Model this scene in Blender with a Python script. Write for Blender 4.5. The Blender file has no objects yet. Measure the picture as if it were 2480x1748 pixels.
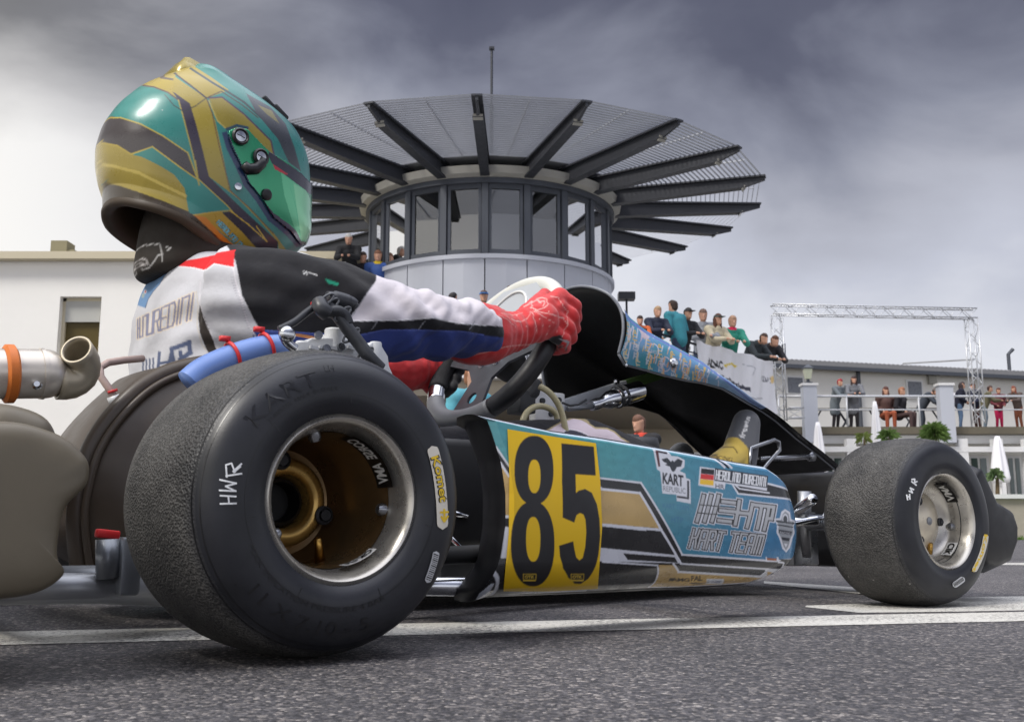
import bpy, bmesh, math, random
import numpy as np
from mathutils import Vector, Matrix, noise
from mathutils.bvhtree import BVHTree
from mathutils.geometry import tessellate_polygon
random.seed(7); rng = np.random.default_rng(7)
SC = bpy.context.scene
COL = SC.collection
R = math.radians

# ------------------------------------------------------------------ camera
F_PX, PITCH, CAM_H = 2531.3, 0.1625, 0.1107
cam_d = bpy.data.cameras.new("camera"); cam = bpy.data.objects.new("camera", cam_d); COL.objects.link(cam)
cam.location = (0, 0, CAM_H); cam.rotation_euler = (math.pi/2 + PITCH, 0, 0)
cam_d.sensor_width = 36; cam_d.lens = F_PX*36/2480; cam_d.clip_start = .02; cam_d.clip_end = 2000
cam_d.dof.use_dof = True; cam_d.dof.focus_distance = 1.35; cam_d.dof.aperture_fstop = 24
SC.camera = cam
SC.view_settings.view_transform = 'Standard'; SC.view_settings.look = 'None'
SC.view_settings.exposure = 0.42; SC.view_settings.gamma = 1

# ------------------------------------------------------------------ sky and sun
SUN_EL, SUN_AZ = R(48), R(-35)
w = bpy.data.worlds.new("World"); SC.world = w; w.use_nodes = True
nt = w.node_tree; nt.nodes.clear(); N = nt.nodes.new; LK = nt.links.new
def mathn(op, a, b=None, clamp=False, tree=None):
    t = tree or nt; n = t.nodes.new('ShaderNodeMath'); n.operation = op; n.use_clamp = clamp
    for i, v in enumerate((a, b)):
        if v is None: continue
        if isinstance(v, (int, float)): n.inputs[i].default_value = v
        else: t.links.new(v, n.inputs[i])
    return n.outputs[0]
def s2l(c):
    c = [x/255 for x in c[:3]]
    return tuple((x/12.92 if x <= .04045 else ((x+.055)/1.055)**2.4) for x in c)
tc = N('ShaderNodeTexCoord')
sky = N('ShaderNodeTexSky'); sky.sky_type = 'NISHITA'; sky.sun_disc = False
sky.sun_elevation = SUN_EL; sky.sun_rotation = SUN_AZ; sky.dust_density = 3
sep = N('ShaderNodeSeparateXYZ'); LK(tc.outputs['Generated'], sep.inputs[0])
mp = N('ShaderNodeMapping'); mp.inputs['Scale'].default_value = (2.3, 2.3, 3.6); mp.inputs['Location'].default_value = (3.1, .4, .2)
LK(tc.outputs['Generated'], mp.inputs[0])
n1 = N('ShaderNodeTexNoise'); n1.inputs['Scale'].default_value = 1.7; n1.inputs['Detail'].default_value = 7; n1.inputs['Roughness'].default_value = .48; n1.inputs['Distortion'].default_value = .35
LK(mp.outputs[0], n1.inputs['Vector'])
# cloud deck: bright where it thins out low over the horizon, heavy and slate-coloured above
h = mathn('ADD', sep.outputs[2], mathn('MULTIPLY', mathn('SUBTRACT', n1.outputs['Fac'], .5), .34))
h = mathn('ADD', h, mathn('MULTIPLY', sep.outputs[0], .05))
cr = N('ShaderNodeValToRGB'); LK(h, cr.inputs[0])
el = cr.color_ramp.elements
stops = [(0.0, (218, 220, 230)), (.20, (226, 228, 236)), (.26, (198, 201, 214)), (.33, (178, 180, 192)), (.40, (140, 143, 158)), (.47, (96, 98, 115)), (.54, (82, 84, 102)), (.72, (150, 152, 165)), (1.0, (215, 217, 225))]
el[0].position = 0; el[0].color = (*s2l(stops[0][1]), 1); el[1].position = 1; el[1].color = (*s2l(stops[-1][1]), 1)
for p, c in stops[1:-1]:
    e = el.new(p); e.color = (*s2l(c), 1)
# warmer, brighter break in the cloud to the left
lf = mathn('MULTIPLY', mathn('SUBTRACT', -0.12, sep.outputs[0]), 3.2, clamp=True)
mix1 = N('ShaderNodeMixRGB'); mix1.blend_type = 'MIX'; LK(cr.outputs[0], mix1.inputs[1])
cr2 = N('ShaderNodeValToRGB'); LK(h, cr2.inputs[0]); e2 = cr2.color_ramp.elements
e2[0].position = 0; e2[0].color = (*s2l((254, 252, 248)), 1); e2[1].position = 1; e2[1].color = (*s2l((150, 150, 150)), 1)
for p, c in ((.26, (252, 250, 247)), (.33, (214, 212, 211)), (.42, (128, 127, 128)), (.52, (104, 103, 102))):
    e = e2.new(p); e.color = (*s2l(c), 1)
LK(cr2.outputs[0], mix1.inputs[2]); LK(lf, mix1.inputs[0])
mix2 = N('ShaderNodeMixRGB'); mix2.inputs[0].default_value = .94
skm = N('ShaderNodeMixRGB'); skm.blend_type = 'MULTIPLY'; skm.inputs[0].default_value = 1; skm.inputs[2].default_value = (.1, .1, .1, 1)
LK(sky.outputs[0], skm.inputs[1]); LK(skm.outputs[0], mix2.inputs[1]); LK(mix1.outputs[0], mix2.inputs[2])
bg = N('ShaderNodeBackground'); zen = mathn('MULTIPLY', mathn('SUBTRACT', sep.outputs[2], .52), 3.0, clamp=True); bk_ = mathn('MULTIPLY', mathn('MULTIPLY', sep.outputs[1], -1), 1.0, clamp=True)
LK(mathn('ADD', mathn('ADD', mathn('MULTIPLY', zen, 2.2), mathn('MULTIPLY', bk_, .4)), .77), bg.inputs[1]); LK(mix2.outputs[0], bg.inputs[0])
wo = N('ShaderNodeOutputWorld'); LK(bg.outputs[0], wo.inputs[0])
sd = bpy.data.lights.new("sun", 'SUN'); sun = bpy.data.objects.new("sun", sd); COL.objects.link(sun)
sd.energy = 2.0; sd.angle = R(16); sd.color = (1, .96, .9)
# sun stands to the front left of the camera, high
sdir = Vector((-math.cos(SUN_EL)*math.sin(R(50)), -math.cos(SUN_EL)*math.cos(R(50)), math.sin(SUN_EL)))
sun.rotation_euler = sdir.to_track_quat('Z', 'Y').to_euler(); sun.location = (0, 0, 30)
sky.sun_rotation = math.atan2(sdir.x, sdir.y)

# ------------------------------------------------------------------ measuring helpers
C0 = np.array([0, 0, CAM_H]); PH = 0.6495; KO = np.array([-.5576, 1.457, 0])
KF = np.array([math.cos(PH), math.sin(PH), 0]); KL = np.array([-math.sin(PH), math.cos(PH), 0])
def ray(x, y):
    X = (x-1240)/F_PX; u = -(y-874)/F_PX
    return np.array([X, math.cos(PITCH)-u*math.sin(PITCH), math.sin(PITCH)+u*math.cos(PITCH)])
def at(x, y, D):
    d = ray(x, y); return C0 + d*D/d[1]
def gnd(x, y, z=0.0):
    d = ray(x, y); return C0 + d*(z-C0[2])/d[2]
def toloc(P):
    P = P-KO; return np.array([P@KF, P@KL, P[2]])
CL = toloc(C0)
def rayl(x, y):
    d = ray(x, y); return np.array([d@KF, d@KL, d[2]])
def ky(x, y, yl):      # point of the kart's own plane y = yl
    d = rayl(x, y); return CL + d*(yl-CL[1])/d[1]
def kx(x, y, xl):
    d = rayl(x, y); return CL + d*(xl-CL[0])/d[0]

# ------------------------------------------------------------------ materials
MATS = {}
def mat(name, col, rough=.5, metal=0, bump=0, bscale=60, var=0, vscale=8, spec=.5, coat=0, attr=False, srgb=True, sheen=0, bdist=.001):
    if name in MATS: return MATS[name]
    m = bpy.data.materials.new(name); m.use_nodes = True; t = m.node_tree; b = t.nodes['Principled BSDF']
    c = s2l(col) if srgb else col
    b.inputs['Base Color'].default_value = (*c, 1); b.inputs['Roughness'].default_value = rough; b.inputs['Metallic'].default_value = metal
    b.inputs['Specular IOR Level'].default_value = spec; b.inputs['Coat Weight'].default_value = coat; b.inputs['Coat Roughness'].default_value = .16
    b.inputs['Sheen Weight'].default_value = sheen
    co = t.nodes.new('ShaderNodeTexCoord')
    src = None
    if attr:
        a = t.nodes.new('ShaderNodeAttribute'); a.attribute_name = 'Col'; src = a.outputs['Color']
    if var:
        n = t.nodes.new('ShaderNodeTexNoise'); n.inputs['Scale'].default_value = vscale; n.inputs['Detail'].default_value = 6; n.inputs['Roughness'].default_value = .65
        t.links.new(co.outputs['Object'], n.inputs['Vector'])
        mr = t.nodes.new('ShaderNodeMapRange'); mr.inputs[1].default_value = .25; mr.inputs[2].default_value = .75; mr.inputs[3].default_value = 1-var; mr.inputs[4].default_value = 1+var*.6
        t.links.new(n.outputs['Fac'], mr.inputs[0])
        mx = t.nodes.new('ShaderNodeMixRGB'); mx.blend_type = 'MULTIPLY'; mx.inputs[0].default_value = 1
        if src is not None: t.links.new(src, mx.inputs[1])
        else: mx.inputs[1].default_value = (*c, 1)
        t.links.new(mr.outputs[0], mx.inputs[2]); src = mx.outputs[0]
        rr = t.nodes.new('ShaderNodeMapRange'); rr.inputs[1].default_value = .3; rr.inputs[2].default_value = .7; rr.inputs[3].default_value = max(.02, rough-.12); rr.inputs[4].default_value = min(1, rough+.12)
        t.links.new(n.outputs['Fac'], rr.inputs[0]); t.links.new(rr.outputs[0], b.inputs['Roughness'])
    if src is not None: t.links.new(src, b.inputs['Base Color'])
    if bump:
        n = t.nodes.new('ShaderNodeTexNoise'); n.inputs['Scale'].default_value = bscale; n.inputs['Detail'].default_value = 5
        t.links.new(co.outputs['Object'], n.inputs['Vector'])
        bp = t.nodes.new('ShaderNodeBump'); bp.inputs['Strength'].default_value = bump; bp.inputs['Distance'].default_value = bdist
        t.links.new(n.outputs['Fac'], bp.inputs['Height']); t.links.new(bp.outputs[0], b.inputs['Normal'])
    MATS[name] = m; return m

# ------------------------------------------------------------------ object helpers
def tag(o, label=None, cat=None, group=None, kind=None):
    if label: o['label'] = label
    if cat: o['category'] = cat
    if group: o['group'] = group
    if kind: o['kind'] = kind
    return o
def empty(name, loc=(0, 0, 0), rz=0, parent=None):
    o = bpy.data.objects.new(name, None); COL.objects.link(o); o.location = loc; o.rotation_euler = (0, 0, rz)
    o.empty_display_size = .1
    if parent: o.parent = parent
    return o
class MB:
    """collects geometry, then becomes ONE mesh object"""
    def __init__(s): s.v = []; s.f = []; s.m = []; s.cur = 0
    def add(s, vs, fs):
        o = len(s.v); s.v.extend([tuple(float(c) for c in v) for v in vs])
        s.f.extend([tuple(i+o for i in f) for f in fs]); s.m.extend([s.cur]*len(fs)); return s
    def box(s, c, d, rot=None, bev=0):
        x, y, z = d[0]/2, d[1]/2, d[2]/2
        vs = [Vector((sx*x, sy*y, sz*z)) for sx in (-1, 1) for sy in (-1, 1) for sz in (-1, 1)]
        if rot is not None: vs = [rot @ v for v in vs]
        return s.add([v+Vector(c) for v in vs], [(0, 1, 3, 2), (4, 6, 7, 5), (0, 4, 5, 1), (2, 3, 7, 6), (0, 2, 6, 4), (1, 5, 7, 3)])
    def bar(s, a, b, wd, ht, up=(0, 0, 1)):
        a, b = Vector(a), Vector(b); t = (b-a).normalized(); u = Vector(up); sd_ = t.cross(u).normalized(); u = sd_.cross(t).normalized()
        vs = [p + sd_*i*wd/2 + u*j*ht/2 for p in (a, b) for i, j in ((-1, -1), (1, -1), (1, 1), (-1, 1))]
        return s.add(vs, [(3, 2, 1, 0), (4, 5, 6, 7), (0, 1, 5, 4), (1, 2, 6, 5), (2, 3, 7, 6), (3, 0, 4, 7)])
    def tube(s, pts, r, n=12, caps=True):
        pts = [Vector(p) for p in pts]; rs = r if isinstance(r, (list, tuple)) else [r]*len(pts)
        up = None; rings = []
        for i, p in enumerate(pts):
            t = (pts[min(i+1, len(pts)-1)]-pts[max(i-1, 0)]).normalized()
            if up is None:
                up = Vector((0, 0, 1)) if abs(t.z) < .9 else Vector((1, 0, 0))
            a = t.cross(up).normalized(); up = a.cross(t).normalized()
            rings.append([p + (a*math.cos(k*2*math.pi/n)+up*math.sin(k*2*math.pi/n))*rs[i] for k in range(n)])
        return s.loft(rings, caps)
    def loft(s, rings, caps=True, closed=False):
        n = len(rings[0]); vs = [v for r_ in rings for v in r_]; fs = []
        m = len(rings)
        for i in range(m if closed else m-1):
            j = (i+1) % m
            for k in range(n):
                l = (k+1) % n; fs.append((i*n+k, j*n+k, j*n+l, i*n+l))
        if caps and not closed: fs.append(tuple(range(n))); fs.append(tuple(range(m*n-1, (m-1)*n-1, -1)))
        return s.add(vs, fs)
    def lathe(s, prof, ax=((0, 0, 0), (0, 1, 0)), n=48, closed=False, caps=False):
        o = Vector(ax[0]); d = Vector(ax[1]).normalized(); a = d.orthogonal().normalized(); b = d.cross(a)
        rings = [[o + d*h_ + (a*math.cos(k*2*math.pi/n)+b*math.sin(k*2*math.pi/n))*r_ for k in range(n)] for r_, h_ in prof]
        return s.loft(rings, caps, closed)
    def build(s, name, mats, parent=None, smooth=False, off=None, auto=None):
        me = bpy.data.meshes.new(name)
        v = s.v if off is None else [(a[0]-off[0], a[1]-off[1], a[2]-off[2]) for a in s.v]
        me.from_pydata(v, [], s.f)
        if not isinstance(mats, (list, tuple)): mats = [mats]
        for m_ in mats: me.materials.append(m_)
        if len(mats) > 1: me.polygons.foreach_set('material_index', s.m)
        bm_ = bmesh.new(); bm_.from_mesh(me); bmesh.ops.recalc_face_normals(bm_, faces=bm_.faces); bm_.to_mesh(me); bm_.free()
        me.update()
        o = bpy.data.objects.new(name, me); COL.objects.link(o)
        if parent: o.parent = parent
        if smooth: me.shade_smooth()
        if auto is not None: me.shade_smooth(); me.set_sharp_from_angle(angle=R(auto))
        return o
def bevel(o, wd, seg=2):
    m_ = o.modifiers.new('bevel', 'BEVEL'); m_.width = wd; m_.segments = seg; m_.limit_method = 'ANGLE'; m_.angle_limit = R(35); m_.use_clamp_overlap = True
    bake(o); o.data.shade_smooth(); o.data.set_sharp_from_angle(angle=R(40)); return o
def bake(o):
    bpy.context.view_layer.update(); dg = bpy.context.evaluated_depsgraph_get()
    me = bpy.data.meshes.new_from_object(o.evaluated_get(dg)); o.modifiers.clear(); old = o.data; o.data = me; me.name = old.name; return o
def verts(o):
    n = len(o.data.vertices); a = np.empty(n*3); o.data.vertices.foreach_get('co', a); return a.reshape(n, 3)
def setverts(o, a):
    o.data.vertices.foreach_set('co', a.astype(np.float32).ravel()); o.data.update()
def gridmesh(name, P, mt, parent=None, close_u=False):
    """P: (nu, nv, 3) array -> quad grid object"""
    nu, nv = P.shape[:2]; idx = np.arange(nu*nv).reshape(nu, nv)
    if close_u: idx = np.vstack([idx, idx[:1]])
    q = np.stack([idx[:-1, :-1], idx[1:, :-1], idx[1:, 1:], idx[:-1, 1:]], -1).reshape(-1, 4)
    me = bpy.data.meshes.new(name); nf = len(q)
    me.vertices.add(nu*nv); me.vertices.foreach_set('co', P.reshape(-1).astype(np.float32))
    me.loops.add(nf*4); me.loops.foreach_set('vertex_index', q.reshape(-1).astype(np.int32))
    me.polygons.add(nf); me.polygons.foreach_set('loop_start', (np.arange(nf)*4).astype(np.int32))
    me.update(calc_edges=True); me.materials.append(mt); me.shade_smooth()
    o = bpy.data.objects.new(name, me); COL.objects.link(o)
    if parent: o.parent = parent
    return o
def colorize(o, C):
    me = o.data; a = me.color_attributes.get('Col') or me.color_attributes.new('Col', 'FLOAT_COLOR', 'POINT')
    if len(C) != len(me.vertices): C = C.reshape(-1, len(me.vertices), 3).mean(0)
    a.data.foreach_set('color', np.concatenate([C, np.ones((len(C), 1))], 1).astype(np.float32).ravel())
def bvh_of(o): return BVHTree.FromPolygons([v.co[:] for v in o.data.vertices], [p.vertices[:] for p in o.data.polygons])

# ------------------------------------------------------------------ painter: prints, stickers, stripes in a surface's own side elevation (x, z)
def seg_poly(a, b, w_, ext=.5):
    a, b = np.array(a, float), np.array(b, float); t = b-a; l = np.hypot(*t) or 1; t /= l; n_ = np.array([-t[1], t[0]])*w_/2
    a2, b2 = a-t*w_*ext, b+t*w_*ext
    return [a2+n_, b2+n_, b2-n_, a2-n_]
class Paint:
    def __init__(s, pts, base, mapf, dens=1e9, aa=.0005):
        if aa: pts = np.concatenate([pts+np.array(q)*aa for q in ((-1, -.4), (.4, -1), (1, .4), (-.4, 1))])
        s.P = pts; s.C = np.tile(np.array(s2l(base)), (len(pts), 1)); s.map = mapf; s.dens = dens; s.sel = None
    def _fill(s, Q, c, mask=None):
        Q = np.asarray(Q); P = s.P
        lo, hi = Q.min(0), Q.max(0)
        ix = np.nonzero((P[:, 0] >= lo[0]) & (P[:, 0] <= hi[0]) & (P[:, 1] >= lo[1]) & (P[:, 1] <= hi[1]))[0]
        if mask is not None: ix = ix[mask[ix]]
        if not len(ix): return ix
        x, y = P[ix, 0], P[ix, 1]; ins = np.zeros(len(ix), bool); n_ = len(Q)
        for i in range(n_):
            x1, y1 = Q[i]; x2, y2 = Q[(i+1) % n_]
            if y1 == y2: continue
            c_ = ((y1 > y) != (y2 > y)) & (x < (x2-x1)*(y-y1)/(y2-y1)+x1)
            ins ^= c_
        ix = ix[ins]
        s.C[ix] = c if not callable(c) else c(P[ix])
        return ix
    def poly(s, pts, c, mask=None):
        q = []
        for i in range(len(pts)):
            a, b = np.array(pts[i], float), np.array(pts[(i+1) % len(pts)], float); k = max(1, int(np.hypot(*(b-a))/s.dens))
            for j in range(k): q.append(a+(b-a)*j/k)
        col = np.array(s2l(c)) if not callable(c) else c
        return s._fill([s.map(p) for p in q], col, mask)
    def line(s, pts, w_, c, ext=.5, mask=None):
        for a, b in zip(pts[:-1], pts[1:]): s.poly(seg_poly(a, b, w_, ext), c, mask)
    def disc(s, c0, rx, ry, c, mask=None, n=28):
        s.poly([(c0[0]+rx*math.cos(t), c0[1]+ry*math.sin(t)) for t in np.linspace(0, 2*math.pi, n, endpoint=False)], c, mask)
    def text(s, txt, o, ux, uy, c, bold=0.0, mask=None):
        """bfont text; o = px of the lower left, ux = px vector for the full width, uy = px vector for cap height"""
        tr, wd = text_tris(txt, bold); o, ux, uy = np.array(o, float), np.array(ux, float), np.array(uy, float)
        col = np.array(s2l(c))
        for t in tr: s._fill([s.map(o+ux*p[0]/wd+uy*p[1]/.7) for p in t], col, mask)
    def stroketext(s, txt, o, ux, uy, w_, c, gap=.28, mask=None):
        """techno lettering drawn with a pen; o = upper left px, ux = full width, uy = full height (down)"""
        o, ux, uy = np.array(o, float), np.array(ux, float), np.array(uy, float); wid = [.45 if ch in ' I' else 1 for ch in txt]
        tot = sum(wid)+gap*(len(txt)-1); x = 0
        for ch, q in zip(txt, wid):
            for pl in FONT.get(ch, []):
                s.line([o+ux*(x+p[0]*q)/tot+uy*p[1] for p in pl], w_, c, mask=mask)
            x += q+gap
FONT = {'A': [[(0, 1), (0, .1), (.15, 0), (1, 0), (1, 1)], [(0, .55), (1, .55)]], 'R': [[(0, 1), (0, 0), (.85, 0), (1, .12), (1, .45), (.8, .5), (0, .5)], [(.6, .5), (1, 1)]],
 'K': [[(0, 0), (0, 1)], [(1, 0), (.9, .4), (0, .5)], [(.8, .5), (1, 1)]], 'T': [[(0, 0), (1, 0)], [(.5, 0), (.5, 1)]], 'E': [[(1, 0), (0, 0), (0, 1), (1, 1)], [(0, .5), (.9, .5)]],
 'M': [[(0, 1), (0, 0), (1, 0), (1, 1)], [(.5, 0), (.5, 1)]], 'H': [[(0, 0), (0, 1)], [(1, 0), (1, 1)], [(0, .5), (1, .5)]], 'O': [[(0, 0), (1, 0), (1, 1), (0, 1), (0, 0)]],
 'L': [[(0, 0), (0, 1), (1, 1)]], 'I': [[(.5, 0), (.5, 1)]], 'N': [[(0, 1), (0, 0), (1, 0), (1, 1)]], 'D': [[(0, 0), (.8, 0), (1, .2), (1, .8), (.8, 1), (0, 1), (0, 0)]],
 'U': [[(0, 0), (0, 1), (1, 1), (1, 0)]], 'P': [[(0, 1), (0, 0), (1, 0), (1, .5), (0, .5)]], 'F': [[(0, 1), (0, 0), (1, 0)], [(0, .5), (.8, .5)]], 'C': [[(1, 0), (0, 0), (0, 1), (1, 1)]],
 'V': [[(0, 0), (.5, 1), (1, 0)]], 'W': [[(0, 0), (.2, 1), (.5, .4), (.8, 1), (1, 0)]], 'B': [[(0, 0), (0, 1), (1, 1), (1, 0), (0, 0)], [(0, .5), (1, .5)]], 'G': [[(1, 0), (0, 0), (0, 1), (1, 1), (1, .5), (.5, .5)]],
 'S': [[(1, 0), (0, 0), (0, .5), (1, .5), (1, 1), (0, 1)]], '-': [[(0, .5), (1, .5)]], '.': [[(.4, 1), (.6, 1)]]}
_TT = {}
def text_tris(txt, bold=0.0):
    k = (txt, bold)
    if k in _TT: return _TT[k]
    cu = bpy.data.curves.new('t', 'FONT'); cu.body = txt; cu.size = 1; cu.resolution_u = 3; cu.offset = bold
    ob = bpy.data.objects.new('t', cu); COL.objects.link(ob); bpy.context.view_layer.update()
    me = bpy.data.meshes.new_from_object(ob.evaluated_get(bpy.context.evaluated_depsgraph_get()))
    me.calc_loop_triangles(); V = np.array([v.co[:2] for v in me.vertices]); T = [V[list(t.vertices)] for t in me.loop_triangles]
    bpy.data.objects.remove(ob); bpy.data.curves.remove(cu); bpy.data.meshes.remove(me)
    x0 = V[:, 0].min(); T = [t-np.array([x0, 0]) for t in T]; _TT[k] = (T, V[:, 0].max()-x0); return _TT[k]
def side_map(bvh, yfall, snap=False, dom=None, ymax=.03):
    def f(p):
        d = rayl(p[0], p[1]); hit = bvh.ray_cast(Vector(CL), Vector(d).normalized(), 6)
        if hit[0] is not None and hit[0].y < ymax: P = np.array(hit[0])
        else:
            P = ky(p[0], p[1], yfall)
            if snap: P = np.array(bvh.find_nearest(Vector(P))[0])
        return dom(P) if dom else (P[0], P[2])
    return f
def zoomf(ox, oy, k): return lambda L: [(ox+x*k, oy+y*k) for x, y in L]

# ------------------------------------------------------------------ soft bodies: tapered capsules fused into one skin
def capsules(parts, vox, name, mt, parent=None, smooth=6, off=None, sub=0):
    mb = MB()
    for p0, p1, r0, r1 in parts:
        p0, p1 = Vector(p0), Vector(p1); t = (p1-p0); l = t.length; t = t.normalized() if l > 1e-6 else Vector((0, 0, 1))
        prof = []
        for k in range(1, 6): a = math.pi/2*k/6; prof.append((r0*math.sin(a), -r0*math.cos(a)))
        prof.append((r0, 0)); prof.append((r1, l))
        for k in range(1, 6): a = math.pi/2*k/6; prof.append((r1*math.cos(a), l+r1*math.sin(a)))
        mb.lathe(prof, (p0, t), 20, caps=True)
    o = mb.build(name, mt, parent, True, off)
    return fuse(o, vox, smooth, sub)
def fuse(o, vox, smooth=6, sub=0):
    m_ = o.modifiers.new('r', 'REMESH'); m_.mode = 'VOXEL'; m_.voxel_size = vox; m_.use_smooth_shade = True
    if smooth: s_ = o.modifiers.new('s', 'SMOOTH'); s_.factor = .5; s_.iterations = smooth
    if sub: b_ = o.modifiers.new('b', 'SUBSURF'); b_.levels = sub; b_.render_levels = sub
    mts = list(o.data.materials); bake(o)
    if not o.data.materials:
        for q in mts: o.data.materials.append(q)
    o.data.shade_smooth(); return o
def ell_rings(stations, n=28, p=2.3):
    """stations: (center, axis1*half, axis2*half) -> rings"""
    out = []
    for c, a, b in stations:
        c, a, b = Vector(c), Vector(a), Vector(b); rg = []
        for k in range(n):
            t = 2*math.pi*k/n; ct, st = math.cos(t), math.sin(t)
            rg.append(c + a*math.copysign(abs(ct)**(2/p), ct) + b*math.copysign(abs(st)**(2/p), st))
        out.append(rg)
    return out
# ================================================================== GROUND
def asphalt():
    m = bpy.data.materials.new('asphalt'); m.use_nodes = True; t = m.node_tree; b = t.nodes['Principled BSDF']; n = t.nodes.new; l = t.links.new
    co = n('ShaderNodeTexCoord')
    v = n('ShaderNodeTexVoronoi'); v.inputs['Scale'].default_value = 290; v.inputs['Randomness'].default_value = 1
    v2 = n('ShaderNodeTexVoronoi'); v2.inputs['Scale'].default_value = 520
    no = n('ShaderNodeTexNoise'); no.inputs['Scale'].default_value = 1.9; no.inputs['Detail'].default_value = 6
    no2 = n('ShaderNodeTexNoise'); no2.inputs['Scale'].default_value = 90; no2.inputs['Detail'].default_value = 8; no2.inputs['Roughness'].default_value = .7
    for q in (v, v2, no, no2): l(co.outputs['Object'], q.inputs['Vector'])
    sp = n('ShaderNodeSeparateColor'); l(v.outputs['Color'], sp.inputs[0])
    cr = n('ShaderNodeValToRGB'); l(sp.outputs[0], cr.inputs[0]); e = cr.color_ramp.elements
    e[0].color = (.022, .021, .024, 1); e[1].color = (.26, .24, .225, 1)
    for p, c in ((.40, (.045, .043, .048)), (.66, (.078, .074, .078)), (.86, (.115, .105, .102)), (.95, (.20, .18, .17))):
        q = e.new(p); q.color = (*c, 1)
    sp2 = n('ShaderNodeSeparateColor'); l(v2.outputs['Color'], sp2.inputs[0])
    mr = n('ShaderNodeMapRange'); mr.inputs[3].default_value = .55; mr.inputs[4].default_value = 1.6; l(sp2.outputs[1], mr.inputs[0])
    mx = n('ShaderNodeMixRGB'); mx.blend_type = 'MULTIPLY'; mx.inputs[0].default_value = 1; l(cr.outputs[0], mx.inputs[1]); l(mr.outputs[0], mx.inputs[2])
    mr2 = n('ShaderNodeMapRange'); mr2.inputs[1].default_value = .3; mr2.inputs[2].default_value = .7; mr2.inputs[3].default_value = .74; mr2.inputs[4].default_value = 1.55; l(no.outputs[0], mr2.inputs[0])
    mx2 = n('ShaderNodeMixRGB'); mx2.blend_type = 'MULTIPLY'; mx2.inputs[0].default_value = 1; l(mx.outputs[0], mx2.inputs[1]); l(mr2.outputs[0], mx2.inputs[2])
    l(mx2.outputs[0], b.inputs['Base Color']); b.inputs['Roughness'].default_value = .62
    ad = mathn('ADD', mathn('MULTIPLY', v.outputs['Distance'], -.6, tree=t), mathn('MULTIPLY', no2.outputs[0], 1.0, tree=t), tree=t)
    bp = n('ShaderNodeBump'); bp.inputs['Strength'].default_value = .9; bp.inputs['Distance'].default_value = .004; l(ad, bp.inputs['Height']); l(bp.outputs[0], b.inputs['Normal'])
    return m
M_ASPH = asphalt()
mb = MB(); xs = [-400, -60, -12, -3, 0, 3, 12, 60, 400]; ys = [-60, -6, 0, 2, 5, 12, 40, 120, 600]
for y in ys:
    for x in xs: mb.v.append((x, y, 0))
for j in range(8):
    for i in range(8): mb.f.append((j*9+i, j*9+i+1, j*9+i+10, j*9+i+9)); mb.m.append(0)
g = mb.build('ground', M_ASPH); tag(g, kind='structure')
def paintmark():
    m = bpy.data.materials.new('road_paint'); m.use_nodes = True; t = m.node_tree; b = t.nodes['Principled BSDF']; n = t.nodes.new; l = t.links.new
    co = n('ShaderNodeTexCoord'); no = n('ShaderNodeTexNoise'); no.inputs['Scale'].default_value = 170; no.inputs['Detail'].default_value = 8; no.inputs['Roughness'].default_value = .75
    no2 = n('ShaderNodeTexNoise'); no2.inputs['Scale'].default_value = 7; no2.inputs['Detail'].default_value = 4
    l(co.outputs['Object'], no.inputs['Vector']); l(co.outputs['Object'], no2.inputs['Vector'])
    a = mathn('ADD', no.outputs[0], mathn('MULTIPLY', mathn('SUBTRACT', no2.outputs[0], .5, tree=t), .35, tree=t), tree=t)
    cr = n('ShaderNodeValToRGB'); l(a, cr.inputs[0]); e = cr.color_ramp.elements; e[0].position = .39; e[0].color = (.09, .085, .085, 1); e[1].position = .49; e[1].color = (.60, .585, .54, 1)
    l(cr.outputs[0], b.inputs['Base Color']); b.inputs['Roughness'].default_value = .6
    bp = n('ShaderNodeBump'); bp.inputs['Strength'].default_value = .6; bp.inputs['Distance'].default_value = .002; l(no.outputs[0], bp.inputs['Height']); l(bp.outputs[0], b.inputs['Normal'])
    return m
M_LINE = paintmark()
mb = MB()
def gp(x, y, z=.0007):
    p = gnd(x, y); return (p[0], p[1], z)
def strip(top, bot, z=.0007):
    k = len(top); mb.add([gp(*p, z) for p in top]+[gp(*p, z) for p in bot], [(i, i+1, k+i+1, k+i) for i in range(k-1)])
strip([(-500, 1541), (0, 1530), (1240, 1505), (2480, 1482), (3000, 1474)], [(-500, 1575), (0, 1562), (1240, 1532), (2480, 1504), (3000, 1496)])
strip([(1951, 1467), (2100, 1461), (2330, 1446), (2480, 1444), (3000, 1436)], [(1951, 1470), (2080, 1484), (2330, 1481), (2480, 1478), (3000, 1470)])
strip([(1850, 1408), (2060, 1422), (2328, 1444)], [(1850, 1414), (2060, 1436), (2200, 1453)], .0013)
strip([(1900, 1359), (2480, 1363), (3000, 1366)], [(1900, 1362), (2480, 1368), (3000, 1371)])
o = mb.build('track_markings', M_LINE); tag(o, kind='structure')
# grass strip in front of the patio wall
MG = mat('grass', (82, 108, 48), .9, var=.4, vscale=3, bump=.5, bscale=25, bdist=.05)
mb = MB(); mb.add([(2, 15.9, .004), (60, 15.9, .004), (60, 17.4, .004), (2, 17.4, .004)], [(0, 1, 2, 3)]); tag(mb.build('verge', MG), kind='structure')
mb = MB()
for i in range(2600):
    x = random.uniform(2, 16); y = random.uniform(15.9, 17.4); a = random.uniform(0, 6.28); hh = random.uniform(.03, .09); q = .012
    mb.add([(x-q*math.cos(a), y-q*math.sin(a), .003), (x+q*math.cos(a), y+q*math.sin(a), .003), (x+random.uniform(-.03, .03), y+random.uniform(-.03, .03), hh)], [(0, 1, 2)])
tag(mb.build('grass', MG), 'short grass growing at the foot of the patio wall', 'grass', kind='stuff')

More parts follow.
